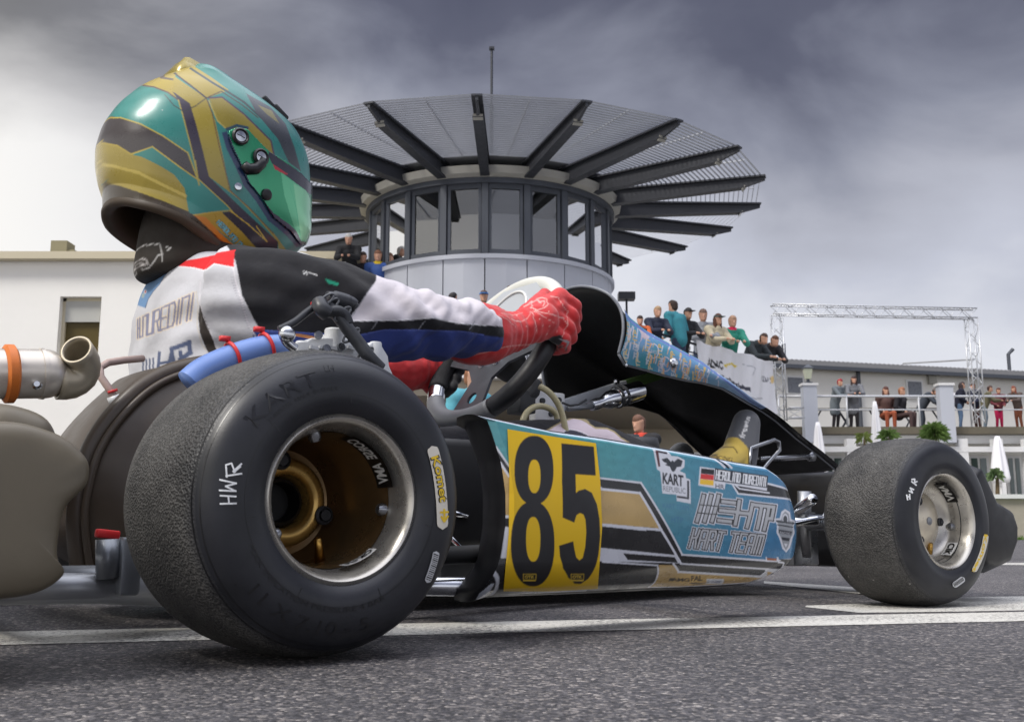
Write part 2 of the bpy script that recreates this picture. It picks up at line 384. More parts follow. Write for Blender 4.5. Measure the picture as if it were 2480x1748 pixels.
# ================================================================== CONTROL TOWER
M_DARKST = mat('dark_steel', (58, 60, 66), .5, .3, var=.15)
M_SLAT = mat('slat_alu', (176, 179, 187), .45, .15, var=.08, vscale=2)
M_PANEL = mat('tower_panel', (178, 181, 190), .5, .1, var=.06, vscale=1.2)
M_FASCIA = mat('fascia', (152, 150, 143), .6, var=.1, vscale=2)
M_FRAME = mat('window_frame', (74, 78, 86), .5, .2)
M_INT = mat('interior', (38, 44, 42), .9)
M_WHITE = mat('white_wall', (226, 224, 218), .8, var=.06, vscale=.8, bump=.2, bscale=12, bdist=.01)
M_WHITEP = mat('white_paint', (222, 222, 222), .5, var=.05, vscale=2)
def glassmat(name='glass', tint=(.75, .82, .84), mixv=.35):
    m = bpy.data.materials.new(name); m.use_nodes = True; t = m.node_tree; t.nodes.clear(); n = t.nodes.new
    tr = n('ShaderNodeBsdfTransparent'); tr.inputs[0].default_value = (*tint, 1); gl = n('ShaderNodeBsdfGlossy'); gl.inputs['Roughness'].default_value = .03
    fr = n('ShaderNodeFresnel'); fr.inputs[0].default_value = 1.6; mx = n('ShaderNodeMixShader'); ou = n('ShaderNodeOutputMaterial')
    ad = t.nodes.new('ShaderNodeMath'); ad.operation = 'ADD'; ad.inputs[1].default_value = mixv*.2; t.links.new(fr.outputs[0], ad.inputs[0])
    t.links.new(ad.outputs[0], mx.inputs[0]); t.links.new(tr.outputs[0], mx.inputs[1]); t.links.new(gl.outputs[0], mx.inputs[2]); t.links.new(mx.outputs[0], ou.inputs[0]); return m
M_GLASS = glassmat('glass', (.62, .68, .68), .8)
TC = at(1197, 430, 26.0); TX, TY = -.567, 26.33
tower = empty('control_tower', (TX, TY, 3.3), 0)
tag(tower, 'round grey control tower under a wide fan of dark ribs and slats', 'tower')
TO = (TX, TY, 3.3)
def pol(r_, deg, z): a = R(deg-90); return Vector((TX+r_*math.cos(a), TY+r_*math.sin(a), z))
PHI0 = -1.0+180; ZS, ZT, RD = 6.41, 8.10, 3.08
for k in range(20):                   # panels below the windows
    a0 = PHI0+18*k+.25; a1 = a0+17.5; mb = MB()
    mb.add([pol(RD+.05, a, z) for a in (a0, (a0+a1)/2, a1) for z in (-.0+3.3, ZS-.1)]+[pol(RD-.05, a, z) for a in (a0, (a0+a1)/2, a1) for z in (3.3, ZS-.1)],
           [(0, 2, 3, 1), (2, 4, 5, 3), (6, 7, 9, 8), (8, 9, 11, 10), (1, 3, 9, 7), (3, 5, 11, 9), (0, 1, 7, 6), (4, 10, 11, 5)])
    mb.build('wall_panel', M_PANEL, tower, off=TO)
def ringband(name, prof, mt, n=120, parent=tower, off=TO):
    m_ = MB(); m_.lathe([(r_, z) for r_, z in prof], ((TX, TY, 0), (0, 0, 1)), n, closed=True); return m_.build(name, mt, parent, off=off, auto=30)
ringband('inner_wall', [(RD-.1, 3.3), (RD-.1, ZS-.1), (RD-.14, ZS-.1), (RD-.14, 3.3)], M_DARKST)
ringband('sill', [(RD-.12, ZS-.12), (RD+.12, ZS-.12), (RD+.12, ZS-.02), (RD-.12, ZS)], M_PANEL)
ringband('window_head', [(RD-.1, ZT-.02), (RD+.14, ZT-.02), (RD+.14, ZT+.1), (RD-.1, ZT+.1)], M_FRAME)
ringband('fascia_ring', [(RD+.06, ZT+.101), (RD+.16, ZT+.105), (RD+.28, ZT+.16), (RD+.32, ZT+.33), (RD+.06, ZT+.33)], M_FASCIA)
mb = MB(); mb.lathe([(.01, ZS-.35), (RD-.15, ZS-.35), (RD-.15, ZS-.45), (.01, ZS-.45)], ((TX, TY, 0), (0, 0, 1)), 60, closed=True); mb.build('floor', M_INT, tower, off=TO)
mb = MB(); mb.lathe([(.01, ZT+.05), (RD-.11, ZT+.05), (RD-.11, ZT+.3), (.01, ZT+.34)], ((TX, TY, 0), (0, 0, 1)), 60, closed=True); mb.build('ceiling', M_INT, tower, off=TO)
mb = MB(); mb.lathe([(.01, ZT+.95), (RD+.3, ZT+.62), (RD+.3, ZT+.58), (.01, ZT+.7)], ((TX, TY, 0), (0, 0, 1)), 60, closed=True); mb.build('roof', M_PANEL, tower, off=TO)
for k in range(20):
    a0 = PHI0+18*k; mb = MB()         # window: frame + pane
    e = 1.6
    for a in (a0, ):
        c = pol(RD, a, 0); rt = Matrix.Rotation(R(a-90), 3, 'Z')
        mb.box((c.x, c.y, (ZS+ZT)/2), (.16, .15, ZT-ZS), rt)
    for z, hh in ((ZS+.05, .12), (ZT-.07, .12)):
        p, q = pol(RD-.01, a0+1.5, z), pol(RD-.01, a0+16.5, z); mb.bar(p, q, .09, hh)
    for a in (a0+2.2, a0+15.8):
        p, q = pol(RD-.005, a, ZS+.11), pol(RD-.005, a, ZT-.13); mb.bar(p, q, .07, .06, (0, 1, 0.01))
    f = mb.build('window', M_FRAME, tower, off=TO)
    mb = MB(); mb.add([pol(RD-.02, a0+2.2, ZS+.1), pol(RD-.02, a0+15.8, ZS+.1), pol(RD-.02, a0+15.8, ZT-.12), pol(RD-.02, a0+2.2, ZT-.12)], [(0, 1, 2, 3)])
    mb.build('pane', M_GLASS, f, off=TO)
RI, RO, ZI, ZO = 3.40, 6.98, 8.60, 8.54
def cz(r_): return ZI+(ZO-ZI)*(r_-RI)/(RO-RI)
for k in range(20):
    a = PHI0+18*k
    u = (pol(1, a, 0)-Vector((TX, TY, 0))); sdv = Vector((-u.y, u.x, 0))
    mb = MB()
    def P(r_, z, s): return Vector((TX, TY, 0))+u*r_+Vector((0, 0, z))+sdv*s
    # I-beam: tapering web, flanges top and bottom, cut-back tip
    for s0, s1, zt, zb, zt2, zb2, ra, rb in ((-.03, .03, .0, -.38, .0, -.24, RI-.35, RO-.45), (-.11, .11, .02, -.02, .02, -.02, RI-.35, RO+.06), (-.11, .11, -.36, -.40, -.22, -.26, RI-.35, RO-.45), (-.03, .03, -.0, -.24, 0, -.10, RO-.45, RO+.04)):
        v = [P(ra, cz(ra)+zb, s0), P(ra, cz(ra)+zb, s1), P(ra, cz(ra)+zt, s1), P(ra, cz(ra)+zt, s0), P(rb, cz(rb)+zb2, s0), P(rb, cz(rb)+zb2, s1), P(rb, cz(rb)+zt2, s1), P(rb, cz(rb)+zt2, s0)]
        mb.add(v, [(3, 2, 1, 0), (4, 5, 6, 7), (0, 1, 5, 4), (1, 2, 6, 5), (2, 3, 7, 6), (3, 0, 4, 7)])
    mb.build('rib', M_DARKST, tower, off=TO)
    mb = MB(); rb = RO-.52
    mb.add([P(rb, cz(rb)-.30, -.1), P(rb, cz(rb)-.30, .1), P(rb+.08, cz(rb)-.20, .1), P(rb+.08, cz(rb)-.20, -.1), P(rb+.02, cz(rb)-.31, -.1), P(rb+.02, cz(rb)-.31, .1), P(rb+.1, cz(rb)-.21, .1), P(rb+.1, cz(rb)-.21, -.1)],
           [(3, 2, 1, 0), (4, 5, 6, 7), (0, 1, 5, 4), (1, 2, 6, 5), (2, 3, 7, 6), (3, 0, 4, 7)]); mb.build('rib_tip_plate', M_FASCIA, tower, off=TO)
    mb = MB(); n_ = 30                 # louvre blades of the bay beside this rib
    b0, b1 = a, a+18; cs = math.cos(R(9))
    for j in range(n_):
        r_ = RI+.06+(RO-RI-.12)*j/(n_-1); z = cz(r_)+.05
        p = pol(r_, b0+.4*5/r_, z); q = pol(r_, b1-.4*5/r_, z); m_ = ((p+q)/2); rad = (m_-Vector((TX, TY, z))).normalized()
        wv = rad*.009+Vector((0, 0, .0145)); th = rad*.005
        mb.add([p-wv-th, q-wv-th, q+wv-th, p+wv-th, p-wv+th, q-wv+th, q+wv+th, p+wv+th], [(3, 2, 1, 0), (4, 5, 6, 7), (0, 1, 5, 4), (1, 2, 6, 5), (2, 3, 7, 6), (3, 0, 4, 7)])
    am = (b0+b1)/2
    mb.bar(pol(RI*cs, am, cz(RI)+.09), pol(RO*cs-.15, am, cz(RO)+.085), .03, .03)
    mb.build('louvre', M_SLAT, tower, off=TO)
mb = MB(); mp_ = at(1191, 118, 26.3); mb.tube([(mp_[0], 26.3, 8.4), (mp_[0], 26.3, mp_[2]-1.6)], .055, 10); mb.tube([(mp_[0], 26.3, mp_[2]-1.6), (mp_[0], 26.3, mp_[2])], .035, 10); mb.box((mp_[0], 26.3, mp_[2]), (.14, .14, .06))
mb.build('mast', M_DARKST, tower, off=TO)

# ================================================================== TERRACE under the tower
M_BEIGE = mat('soffit_beige', (176, 166, 148), .85, var=.1, vscale=.9, bump=.2, bscale=6, bdist=.01)
M_CONC = mat('concrete', (150, 147, 140), .85, var=.15, vscale=1.5, bump=.3, bscale=9, bdist=.01)
edge = [(-4.3, 19.6), (-.2, 19.6), (1.0, 19.75), (1.8, 20.3), (2.9, 21.6), (4.3, 23.4), (5.6, 25.0), (6.45, 26.2), (6.75, 27.0), (6.75, 27.8), (6.4, 28.6), (6.0, 29.2)]
def slab(mb, pts, z0, z1):
    n_ = len(pts); mb.add([(x, y, z) for z in (z0, z1) for x, y in pts], [tuple(range(n_-1, -1, -1)), tuple(range(n_, 2*n_))]+[(i, (i+1) % n_, n_+(i+1) % n_, n_+i) for i in range(n_)])
terr = empty('terrace', (0, 23, 0)); tag(terr, 'raised terrace with a pale edge and beige underside beneath the round tower', 'terrace')
mb = MB(); slab(mb, edge+[(6.0, 33), (-4.3, 33)], 3.0, 3.28); mb.build('deck', M_WHITEP, terr, off=(0, 23, 0))
inn = [(x-.25 if x > 0 else x, y+.3) for x, y in edge]
mb = MB(); slab(mb, inn+[(5.7, 33), (-4.2, 33)], 2.70, 2.995); mb.build('soffit', M_BEIGE, terr, off=(0, 23, 0))
mb = MB(); slab(mb, [(-4.2, 26.4), (5.2, 26.4), (5.2, 27.0), (-4.2, 27.0)], 0, 2.695); mb.build('wall', M_BEIGE, terr, off=(0, 23, 0))
M_DGLASS = mat('dark_glass', (52, 58, 64), .08, 0, spec=.8, var=.2, vscale=.6)
for x0 in (-3.4, .2, 2.1, 4.0):
    mb = MB(); mb.box((x0+.8, 26.36, 1.1), (1.6, .06, 2.0)); f = mb.build('window', M_WHITEP, terr, off=(0, 23, 0))
    mb = MB(); mb.box((x0+.8, 26.318, 1.1), (1.42, .03, 1.82)); mb.build('pane', M_DGLASS, f, off=(0, 23, 0))
# railing of the terrace edge
def railing(name, pts, z0, hgt, lab, rails=(1.0,), rr=.03, mt=None, posts=1.6):
    mt = mt or M_DARKST; r_ = empty(name, (pts[0][0], pts[0][1], z0)); tag(r_, lab, 'railing'); off = (pts[0][0], pts[0][1], z0)
    for fz in rails:
        mb = MB(); mb.tube([(x, y, z0+hgt*fz + (p[2] if len(p) > 2 else 0)) for p in pts for x, y in [p[:2]]], rr if fz == 1 else rr*.6, 8); mb.build('rail', mt, r_, True, off)
    for a, b in zip(pts[:-1], pts[1:]):
        a3 = Vector((a[0], a[1], z0+(a[2] if len(a) > 2 else 0))); b3 = Vector((b[0], b[1], z0+(b[2] if len(b) > 2 else 0)))
        n_ = max(1, round((b3-a3).length/posts))
        for i in range(n_):
            p = a3.lerp(b3, i/n_); mb = MB(); mb.tube([p, p+Vector((0, 0, hgt))], rr*.9, 8); mb.build('post', mt, r_, True, off)
    return r_
rl = [(x-.05, y+.1) for x, y in edge[2:9]]
railing('terrace_railing', [(-4.2, 19.7), (-.2, 19.7)]+rl, 3.28, 1.05, 'dark metal railing along the edge of the tower terrace', (1.0, .8, .6, .4, .2))
# banner hung on that railing
def banner_pts():
    P = []
    ln = [at(1697, 829, 23.1), at(1760, 850, 24.0), at(1830, 868, 25.1), at(1881, 884, 26.1)]
    u = np.linspace(0, 1, 90)
    xs_ = np.interp(u, [0, .33, .7, 1], [p[0] for p in ln]); ys_ = np.interp(u, [0, .33, .7, 1], [p[1] for p in ln])
    for v in np.linspace(0, 1, 46):
        sag = .05*np.sin(u*np.pi*3)**2*(1-v)
        bl = .05*np.sin(u*19+v*1.5)*(.3+v)+.02*np.sin(u*47+v*4)
        P.append(np.stack([xs_-.12+bl*.7, ys_-.12-bl*.7, 4.36-sag-v*1.34+0*u], 1))
    return np.array(P)
bn = gridmesh('banner', banner_pts(), mat('banner_cloth', (222, 222, 226), .7, attr=True, var=.05))
def bmap(p):
    d = ray(p[0], p[1]); # plane of the banner (vertical) through its ends
    A = at(1697, 829, 23.0); B = at(1881, 884, 26.0); nrm = np.cross(B-A, [0, 0, 1]); t = ((A-C0)@nrm)/(d@nrm); return (C0+d*t)[[0, 2]]
V = verts(bn); pt = Paint(V[:, [0, 2]], (222, 222, 226), bmap)
pt.text('ADAC', (1714, 884), (38, 9), (0, -18), (40, 40, 46), .05); pt.text('MC Oschersleben', (1722, 908), (96, 40), (0, -12), (60, 62, 76), .05)
pt.disc((1770, 885), 16, 6, (215, 190, 40)); pt.disc((1770, 889), 10, 5, (222, 222, 226)); pt.text('ADAC', (1845, 920), (26, 9), (0, -14), (120, 120, 128), .02); pt.disc((1872, 918), 5, 9, (220, 190, 130))
pt.line([(1800, 960), (1830, 966), (1850, 962)], 3, (150, 152, 160)); pt.line([(1800, 880), (1830, 892), (1822, 910)], 2, (170, 172, 180))
colorize(bn, pt.C); tag(bn, 'long white printed banner hanging on the terrace railing', 'banner')
# small container building and box behind the terrace people
p = at(1560, 800, 30); q = empty('shed', (p[0], 30, 3.3)); tag(q, 'small grey flat-roofed shed on the terrace behind the spectators', 'shed')
mb = MB(); mb.box((0, 0, .93), (2.1, 2, 1.86)); mb.build('wall', mat('kiosk_grey', (176, 182, 190), .6, var=.06), q)
mb = MB(); mb.box((0, 0, 1.92), (2.3, 2.2, .1)); mb.build('roof', M_FASCIA, q)
mb = MB(); mb.box((.05, -1.02, .9), (.06, .05, 1.9)); mb.build('post', M_FASCIA, q)
mb = MB(); p = at(1517, 718, 31); mb.box((p[0], 31, p[2]), (.5, .4, .22)); mb.box((p[0], 31, p[2]-1.0), (.06, .06, 2.0)); tag(mb.build('speaker_box', M_DARKST), 'black box on a post right beside the tower wall', 'box')

# ================================================================== upper landing and stairs left of the tower
ld = empty('stair_landing', (-4.6, 24.5, 3.28)); tag(ld, 'upper landing and stairs joining the left side of the tower', 'stairs'); off = (-4.6, 24.5, 3.28)
mb = MB(); mb.box((-5.4, 25.5, 5.32), (3.4, 2.6, .18)); mb.build('platform', M_FASCIA, ld, off=off)
for i in range(10):
    mb = MB(); mb.box((-3.6+i*.25, 24.3, 5.2-i*.19), (.3, .9, .05)); mb.build('step', M_DARKST, ld, off=off)
for x, y in ((-7, 24.4), (-5.2, 24.4), (-3.75, 24.4), (-3.3, 25.4)):
    mb = MB(); mb.box((x, y, 4.3), (.12, .12, 2.0)); mb.build('column', M_DARKST, ld, off=off)
mb = MB(); mb.box((-3.05, 26.0, 6.6), (.5, .4, 2.4)); mb.build('door_frame', M_DARKST, ld, off=off)
A = at(700, 604, 24); B = at(838, 640, 24); 
railing('stair_railing', [(-5.05, 24.1), (at(836, 623, 24.1)[0], 24.1), (at(910, 668, 24.1)[0], 24.1, -.95), (at(960, 700, 24.1)[0], 24.1, -1.6)], 5.42, 1.0, 'light steel handrail running down the stairs beside the tower', (1.0, .75, .5, .25), .03, M_FASCIA, .8)
def flatcloth(name, q4, mt, lab, thick=.01):
    a, b, c, d = [Vector(x) for x in q4]; nrm = (b-a).cross(d-a).normalized()*thick; m_ = MB(); m_.add([a, b, c, d, a+nrm, b+nrm, c+nrm, d+nrm], [(3, 2, 1, 0), (4, 5, 6, 7), (0, 1, 5, 4), (1, 2, 6, 5), (2, 3, 7, 6), (3, 0, 4, 7)]); o_ = m_.build(name, mt); tag(o_, lab, 'banner'); return o_
b1 = gridmesh('banner', np.array([[at(715+(793-715)*u, 606+(632-606)*u+v*(46+4*u), 23.95)+np.array([0, .03*math.sin(u*14+v*3), 0]) for u in np.linspace(0, 1, 40)] for v in np.linspace(0, 1, 20)]), MATS['banner_cloth'])
V = verts(b1); pt = Paint(V[:, [0, 2]], (224, 226, 232), lambda p: at(p[0], p[1], 23.95)[[0, 2]]); pt.line([(720, 622), (760, 630), (795, 642)], 1.6, (110, 112, 120)); colorize(b1, pt.C); tag(b1, 'white banner tied to the upper landing just right of the helmet', 'banner')
b2 = gridmesh('banner', np.array([[at(796+(835-796)*u, 652-(652-634)*u+v*(30+18*u), 23.9)+np.array([0, .03*math.sin(u*9+v*3), 0]) for u in np.linspace(0, 1, 40)] for v in np.linspace(0, 1, 30)]), MATS['banner_cloth'])
V = verts(b2); pt = Paint(V[:, [0, 2]], (224, 228, 232), lambda p: at(p[0], p[1], 23.9)[[0, 2]]); pt.line([(828, 640), (812, 650), (803, 664), (803, 676)], 2, (90, 92, 98)); pt.line([(829, 646), (818, 655), (811, 668)], 1.2, (120, 122, 128)); colorize(b2, pt.C); tag(b2, 'white banner with curved lines at the corner of the stair railing', 'banner')

# ================================================================== LEFT BUILDING
M_WARM = mat('warm_render', (240, 238, 232), .85, var=.05, vscale=.5, bump=.2, bscale=8, bdist=.01)
M_TRIM = mat('roof_trim', (196, 186, 160), .6)
D0 = 25.0; x1 = at(335, 640, D0)[0]; 
lb = empty('white_building', (-14, D0, 0)); tag(lb, 'two-storey cream rendered building with flat roof behind the driver', 'building'); off = (-14, D0, 0)
rz = at(165, 622, D0)[2]
mb = MB()   # wall with a real window opening: built of strips round it
wx0, wx1 = at(146, 720, D0)[0], at(246, 720, D0)[0]; wz1, wz0 = at(200, 718, D0)[2], at(200, 866, D0)[2]
sk = -.0
def wallp(xa, xb, za, zb): mb.box(((xa+xb)/2, D0+.15, (za+zb)/2), (xb-xa, .3, zb-za))
zr = rz-.12
mb.box(((-22+wx0)/2, D0+.15, zr/2), (wx0+22, .3, zr)); mb.box(((wx1-3.9)/2, D0+.15, zr/2), (-3.9-wx1, .3, zr))
mb.box(((wx0+wx1)/2, D0+.15, wz0/2), (wx1-wx0, .3, wz0)); mb.box(((wx0+wx1)/2, D0+.15, (wz1+zr)/2), (wx1-wx0, .3, zr-wz1))
mb.box((-13, D0+5, zr/2), (18, .3, zr)); mb.box((-4.05, D0+2.5, zr/2), (.3, 4.6, zr))
mb.build('wall', M_WARM, lb, off=off)
mb = MB(); mb.box((-13, D0+2.4, rz-.03), (18.6, 5.4, .18)); mb.build('roof', M_TRIM, lb, off=off)
mb = MB(); mb.box(((wx0+wx1)/2, D0+.28, (wz0+wz1)/2), (wx1-wx0, .04, wz1-wz0)); f = mb.build('window', mat('bronze_glass', (84, 72, 38), .4, spec=.2, var=.2, vscale=1.5), lb, off=off)
mb = MB(); mb.box((wx0+.04, D0+.22, (wz0+wz1)/2), (.08, .08, wz1-wz0)); mb.box((wx1-.04, D0+.22, (wz0+wz1)/2), (.07, .08, wz1-wz0)); mb.box(((wx0+wx1)/2, D0+.22, wz1-.04), (wx1-wx0, .08, .08)); mb.build('frame', M_TRIM, f, off=off)
mb = MB(); mb.box(((wx0+wx1)/2, D0+.2, wz1-.34), (wx1-wx0-.16, .06, .52)); mb.build('roller_blind', mat('blind', (178, 178, 172), .7, var=.05), f, off=off)
mb = MB(); p = at(152, 604, D0+1.5); mb.box((p[0], D0+1.5, p[2]), (.42, .5, .34)); mb.box((p[0]+.27, D0+1.5, p[2]-.12), (.24, .4, .12)); mb.build('chimney', mat('vent_olive', (132, 126, 100), .8), lb, off=off)

# ================================================================== RIGHT: raised patio, long hall, gantry
D1 = 32.0
pa = empty('patio_building', (12, D1, 0)); tag(pa, 'low white building with pillars and glass doors carrying the right hand roof terrace', 'building'); off = (12, D1, 0)
zt = at(2200, 1040, D1)[2]
mb = MB(); mb.box((21.5, D1+5, zt-.02), (29, 10, .22)); mb.build('roof_deck', mat('deck_brown', (104, 98, 84), .9, var=.2), pa, off=off)
mb = MB(); mb.box((21.5, D1+.6, zt-.27), (29, .5, .26)); mb.box((21.5, D1+.0, zt-.62), (29, .5, .16)); mb.build('beam', M_WHITEP, pa, off=off)
mb = MB(); mb.box((21.5, D1+1.0, (zt-.4)/2), (28.6, .2, zt-.4)); mb.build('wall', M_WHITE, pa, off=off)
for a, b in ((1990, 2045), (2078, 2200), (2210, 2310), (2345, 2395), (2435, 2475), (2500, 2570)):
    xa, xb = at(a, 1150, D1+.9)[0], at(b, 1150, D1+.9)[0]; za = .7
    mb = MB(); mb.box(((xa+xb)/2, D1+.86, (za+zt-.75)/2), (xb-xa, .06, zt-.75-za)); f = mb.build('glass_door', M_WHITEP, pa, off=off)
    mb = MB(); n_ = 2; ww = (xb-xa-.1)/n_
    for i in range(n_): mb.box((xa+.05+ww*(i+.5), D1+.82, (za+zt-.75)/2), (ww-.08, .03, zt-.75-za-.14))
    mb.build('pane', mat('green_glass', (70, 88, 84), .1, spec=.8, var=.35, vscale=.7), f, off=off)
for a in (1975, 2060, 2330, 2415, 2490):
    mb = MB(); x = at(a, 1100, D1-.1)[0]; mb.box((x, D1-.1, (zt-.3)/2), (.28, .28, zt-.3)); mb.build('pillar', M_WHITEP, pa, off=off)
pr = empty('patio_wall', (14, 17.6, 0)); tag(pr, 'low beige retaining wall with pale coping behind the front wheel', 'wall')
mb = MB(); mb.box((9, 0, .33), (34, .2, .66)); mb.build('wall', mat('ret_wall', (168, 160, 148), .9, var=.15, vscale=2, bump=.3, bscale=10, bdist=.02), pr)
mb = MB(); mb.box((9, -.02, .70), (34, .3, .07)); mb.build('coping', M_WHITEP, pr)
for o_ in pr.children: o_.location.x = -12
mb = MB(); slab(mb, [(4.3, 17.75), (30, 17.75), (30, 33), (7.4, 33)], .2, .6); tag(mb.build('patio', M_CONC), kind='structure')
# railing with pillars on the roof terrace
prr = railing('roof_terrace_railing', [(at(1885, 960, D1)[0], D1), (at(2050, 968, D1)[0], D1), (at(2225, 976, D1)[0], D1), (at(2350, 981, D1)[0], D1), (at(2700, 990, D1)[0], D1)], zt+.1, .93, 'pale steel railing along the right hand roof terrace', (1.0, .55), .035, mat('rail_pale', (196, 198, 202), .4, .3), 2.2)
for pxx, hh, lab in ((1957, 1.18, 'left'), (2285, 1.05, 'right')):
    x = at(pxx, 960, D1-.15)[0]; gpst = empty('gate_pillar', (x, D1-.25, zt-.4)); mb = MB(); mb.box((0, 0, .85), (.42, .3, 1.75)); mb.build('shaft', mat('pillar_grey', (186, 190, 200), .6), gpst); mb = MB(); mb.box((0, 0, 1.75), (.5, .38, .07)); mb.build('cap', M_WHITEP, gpst)
    tag(gpst, 'grey square pillar with the lantern on top' if lab == 'left' else 'grey square pillar between seated and standing guests on the roof terrace', 'pillar')
x = at(1957, 920, D1-.25)[0]; lt = empty('lantern', (x, D1-.25, zt+1.39)); tag(lt, 'old fashioned glass lantern on the grey pillar near the gantry leg', 'lamp')
mb = MB(); mb.lathe([(.02, 0), (.16, .0), (.16, .03), (.06, .06), (.05, .13), (.02, .13)], ((0, 0, 0), (0, 0, 1)), 4); mb.build('base', M_FRAME, lt)
mb = MB(); mb.lathe([(.11, .14), (.17, .45), (.01, .46), (.01, .14)], ((0, 0, 0), (0, 0, 1)), 4); mb.build('glass', mat('lantern_glass', (190, 194, 172), .3), lt)
mb = MB(); mb.lathe([(.02, .60), (.20, .48), (.20, .455), (.02, .455)], ((0, 0, 0), (0, 0, 1)), 4); mb.build('roof', M_FRAME, lt)
# closed parasols
def parasol(x, y, z, hgt, lab):
    r_ = empty('parasol', (x, y, z)); tag(r_, lab, 'parasol', 'folded white parasols along the patio')
    mb = MB(); mb.tube([(0, 0, 0), (0, 0, hgt)], .03, 8); mb.build('pole', M_WHITEP, r_)
    mb = MB(); rg = []
    for i in range(12):
        t = i/11; rr_ = .04+.15*(1-t)**.7*(1 if i else .8)
        rg.append([Vector((rr_*(1+.16*math.sin(k*6*2*math.pi/36))*math.cos(k*2*math.pi/36), rr_*(1+.16*math.sin(k*6*2*math.pi/36))*math.sin(k*2*math.pi/36), hgt*(.36+.64*t))) for k in range(36)])
    mb.loft(rg); mb.build('canopy', mat('parasol_cloth', (228, 228, 232), .8), r_, True)
for pxx, pyt, D, lab in ((2118, 972, 28, 'folded white parasol standing left of the leafy plants'), (1980, 1022, 25, 'folded white parasol beside the tip of the kart fairing'), (2415, 1056, 22, 'folded white parasol above the outer shoulder of the front tyre')):
    p = at(pxx, pyt, D); parasol(p[0], D, .6, p[2]-.6, lab)
# plants
def leafy(px_, py_, D, rad, n_, lab, col=(84, 116, 54), hh=1.0):
    p = at(px_, py_, D); r_ = empty('potted_palm', (p[0], D, .6)); tag(r_, lab, 'plant', 'leafy plants on the patio')
    mb = MB(); mb.tube([(0, 0, 0), (.03, 0, p[2]-.75)], [.05, .03], 8); mb.build('stem', mat('stem', (96, 82, 60), .9), r_, True)
    mb = MB()
    for i in range(n_):
        a = random.uniform(0, 6.28); el_ = random.uniform(-.4, 1.3); L_ = rad*random.uniform(.6, 1.1); d = Vector((math.cos(a)*math.cos(el_), math.sin(a)*math.cos(el_), math.sin(el_))); sd2 = d.cross(Vector((0, 0, 1))).normalized()*.03
        b = Vector((0, 0, p[2]-.75))+d*.05; m_ = b+d*L_*.55+Vector((0, 0, .05)); e_ = b+d*L_-Vector((0, 0, .18*L_))
        mb.add([b, m_+sd2, e_, m_-sd2], [(0, 1, 2), (0, 2, 3)])
    mb.build('foliage', mat('leaf_%d' % col[1], col, .6, var=.3, vscale=6), r_)
leafy(2150, 1046, 27, .30, 90, 'spiky green palm right of the folded parasol', (96, 124, 62)); leafy(2262, 1040, 29, .42, 420, 'bushy round green shrub below the right pillar', (104, 124, 78)); leafy(2090, 1050, 27, .24, 50, 'sparse yellow green palm at the left of the plant row', (120, 136, 70))
leafy(2410, 1136, 20, .15, 120, 'small potted shrub seen over the front tyre', (110, 134, 90))
# long hall behind
ha = empty('long_hall', (25, 46, 0)); tag(ha, 'long low white hall with corrugated grey roof behind the roof terrace', 'building'); off = (25, 46, 0)
a, b = at(1880, 866, 44.5), at(2520, 903, 48.5)
a = at(1850, 864, 44.5); dx = (b[0]-a[0]); dirv = Vector((b[0]-a[0], b[1]-a[1], 0)).normalized(); hz = (a[2]+b[2])/2
A3 = Vector((a[0], a[1], 0))-dirv*14; B3 = Vector((b[0], b[1], 0))+dirv*6; nb = Vector((-dirv.y, dirv.x, 0))
mb = MB(); mb.add([A3, B3, B3+nb*8, A3+nb*8]+[v+Vector((0, 0, hz-.25)) for v in (A3, B3, B3+nb*8, A3+nb*8)], [(0, 1, 5, 4), (1, 2, 6, 5), (2, 3, 7, 6), (3, 0, 4, 7), (4, 5, 6, 7)]); mb.build('wall', M_WHITE, ha, off=off)
mb = MB(); n_ = 300; Ls = (B3-A3).length; rg0, rg1, rg2, rg3 = [], [], [], []
for i in range(n_+1):
    p = A3+dirv*Ls*i/n_; q_ = .05 if i % 2 else 0
    rg0.append(p-nb*.5+Vector((0, 0, hz-.12+q_))); rg1.append(p+nb*8+Vector((0, 0, hz+.9+q_))); rg2.append(p-nb*.5+Vector((0, 0, hz-.3)))
mb.add(rg0+rg1, [(i, i+1, n_+2+i, n_+1+i) for i in range(n_)]); mb.add(rg0+rg2, [(i, i+1, n_+2+i, n_+1+i) for i in range(n_)]); mb.build('roof', mat('roof_grey', (132, 132, 134), .7, var=.1), ha, off=off)
mb = MB(); mb.bar(A3-nb*.42+Vector((0, 0, hz-.38)), B3-nb*.42+Vector((0, 0, hz-.38)), .16, .16); mb.build('gutter', M_FRAME, ha, off=off)
def hallpt(px_, py_):
    d = ray(px_, py_); nn = np.array(nb); t = ((np.array(A3)-C0)@nn)/(d@nn); return C0+d*t
for x0, y0, x1, y1 in ((1905, 914, 1942, 952), (2196, 924, 2230, 962), (2500, 935, 2540, 975)):
    p, q = hallpt(x0, y0), hallpt(x1, y1); z1, z0 = p[2], q[2]; P0 = Vector((p[0], p[1], 0)); P1 = Vector((q[0], q[1], 0)); m_ = (P0+P1)/2
    rt = Matrix.Rotation(math.atan2(dirv.y, dirv.x), 3, 'Z'); ww = (P1-P0).length
    mb = MB(); mb.box((m_.x-nb.x*.04, m_.y-nb.y*.04, (z0+z1)/2), (ww+.16, .08, z1-z0+.16), rt); f = mb.build('window', M_WHITEP, ha, off=off)
    mb = MB(); mb.box((m_.x-nb.x*.09, m_.y-nb.y*.09, (z0+z1)/2), (ww, .04, z1-z0), rt); mb.build('pane', mat('grey_glass', (104, 108, 116), .3, var=.1), f, off=off)
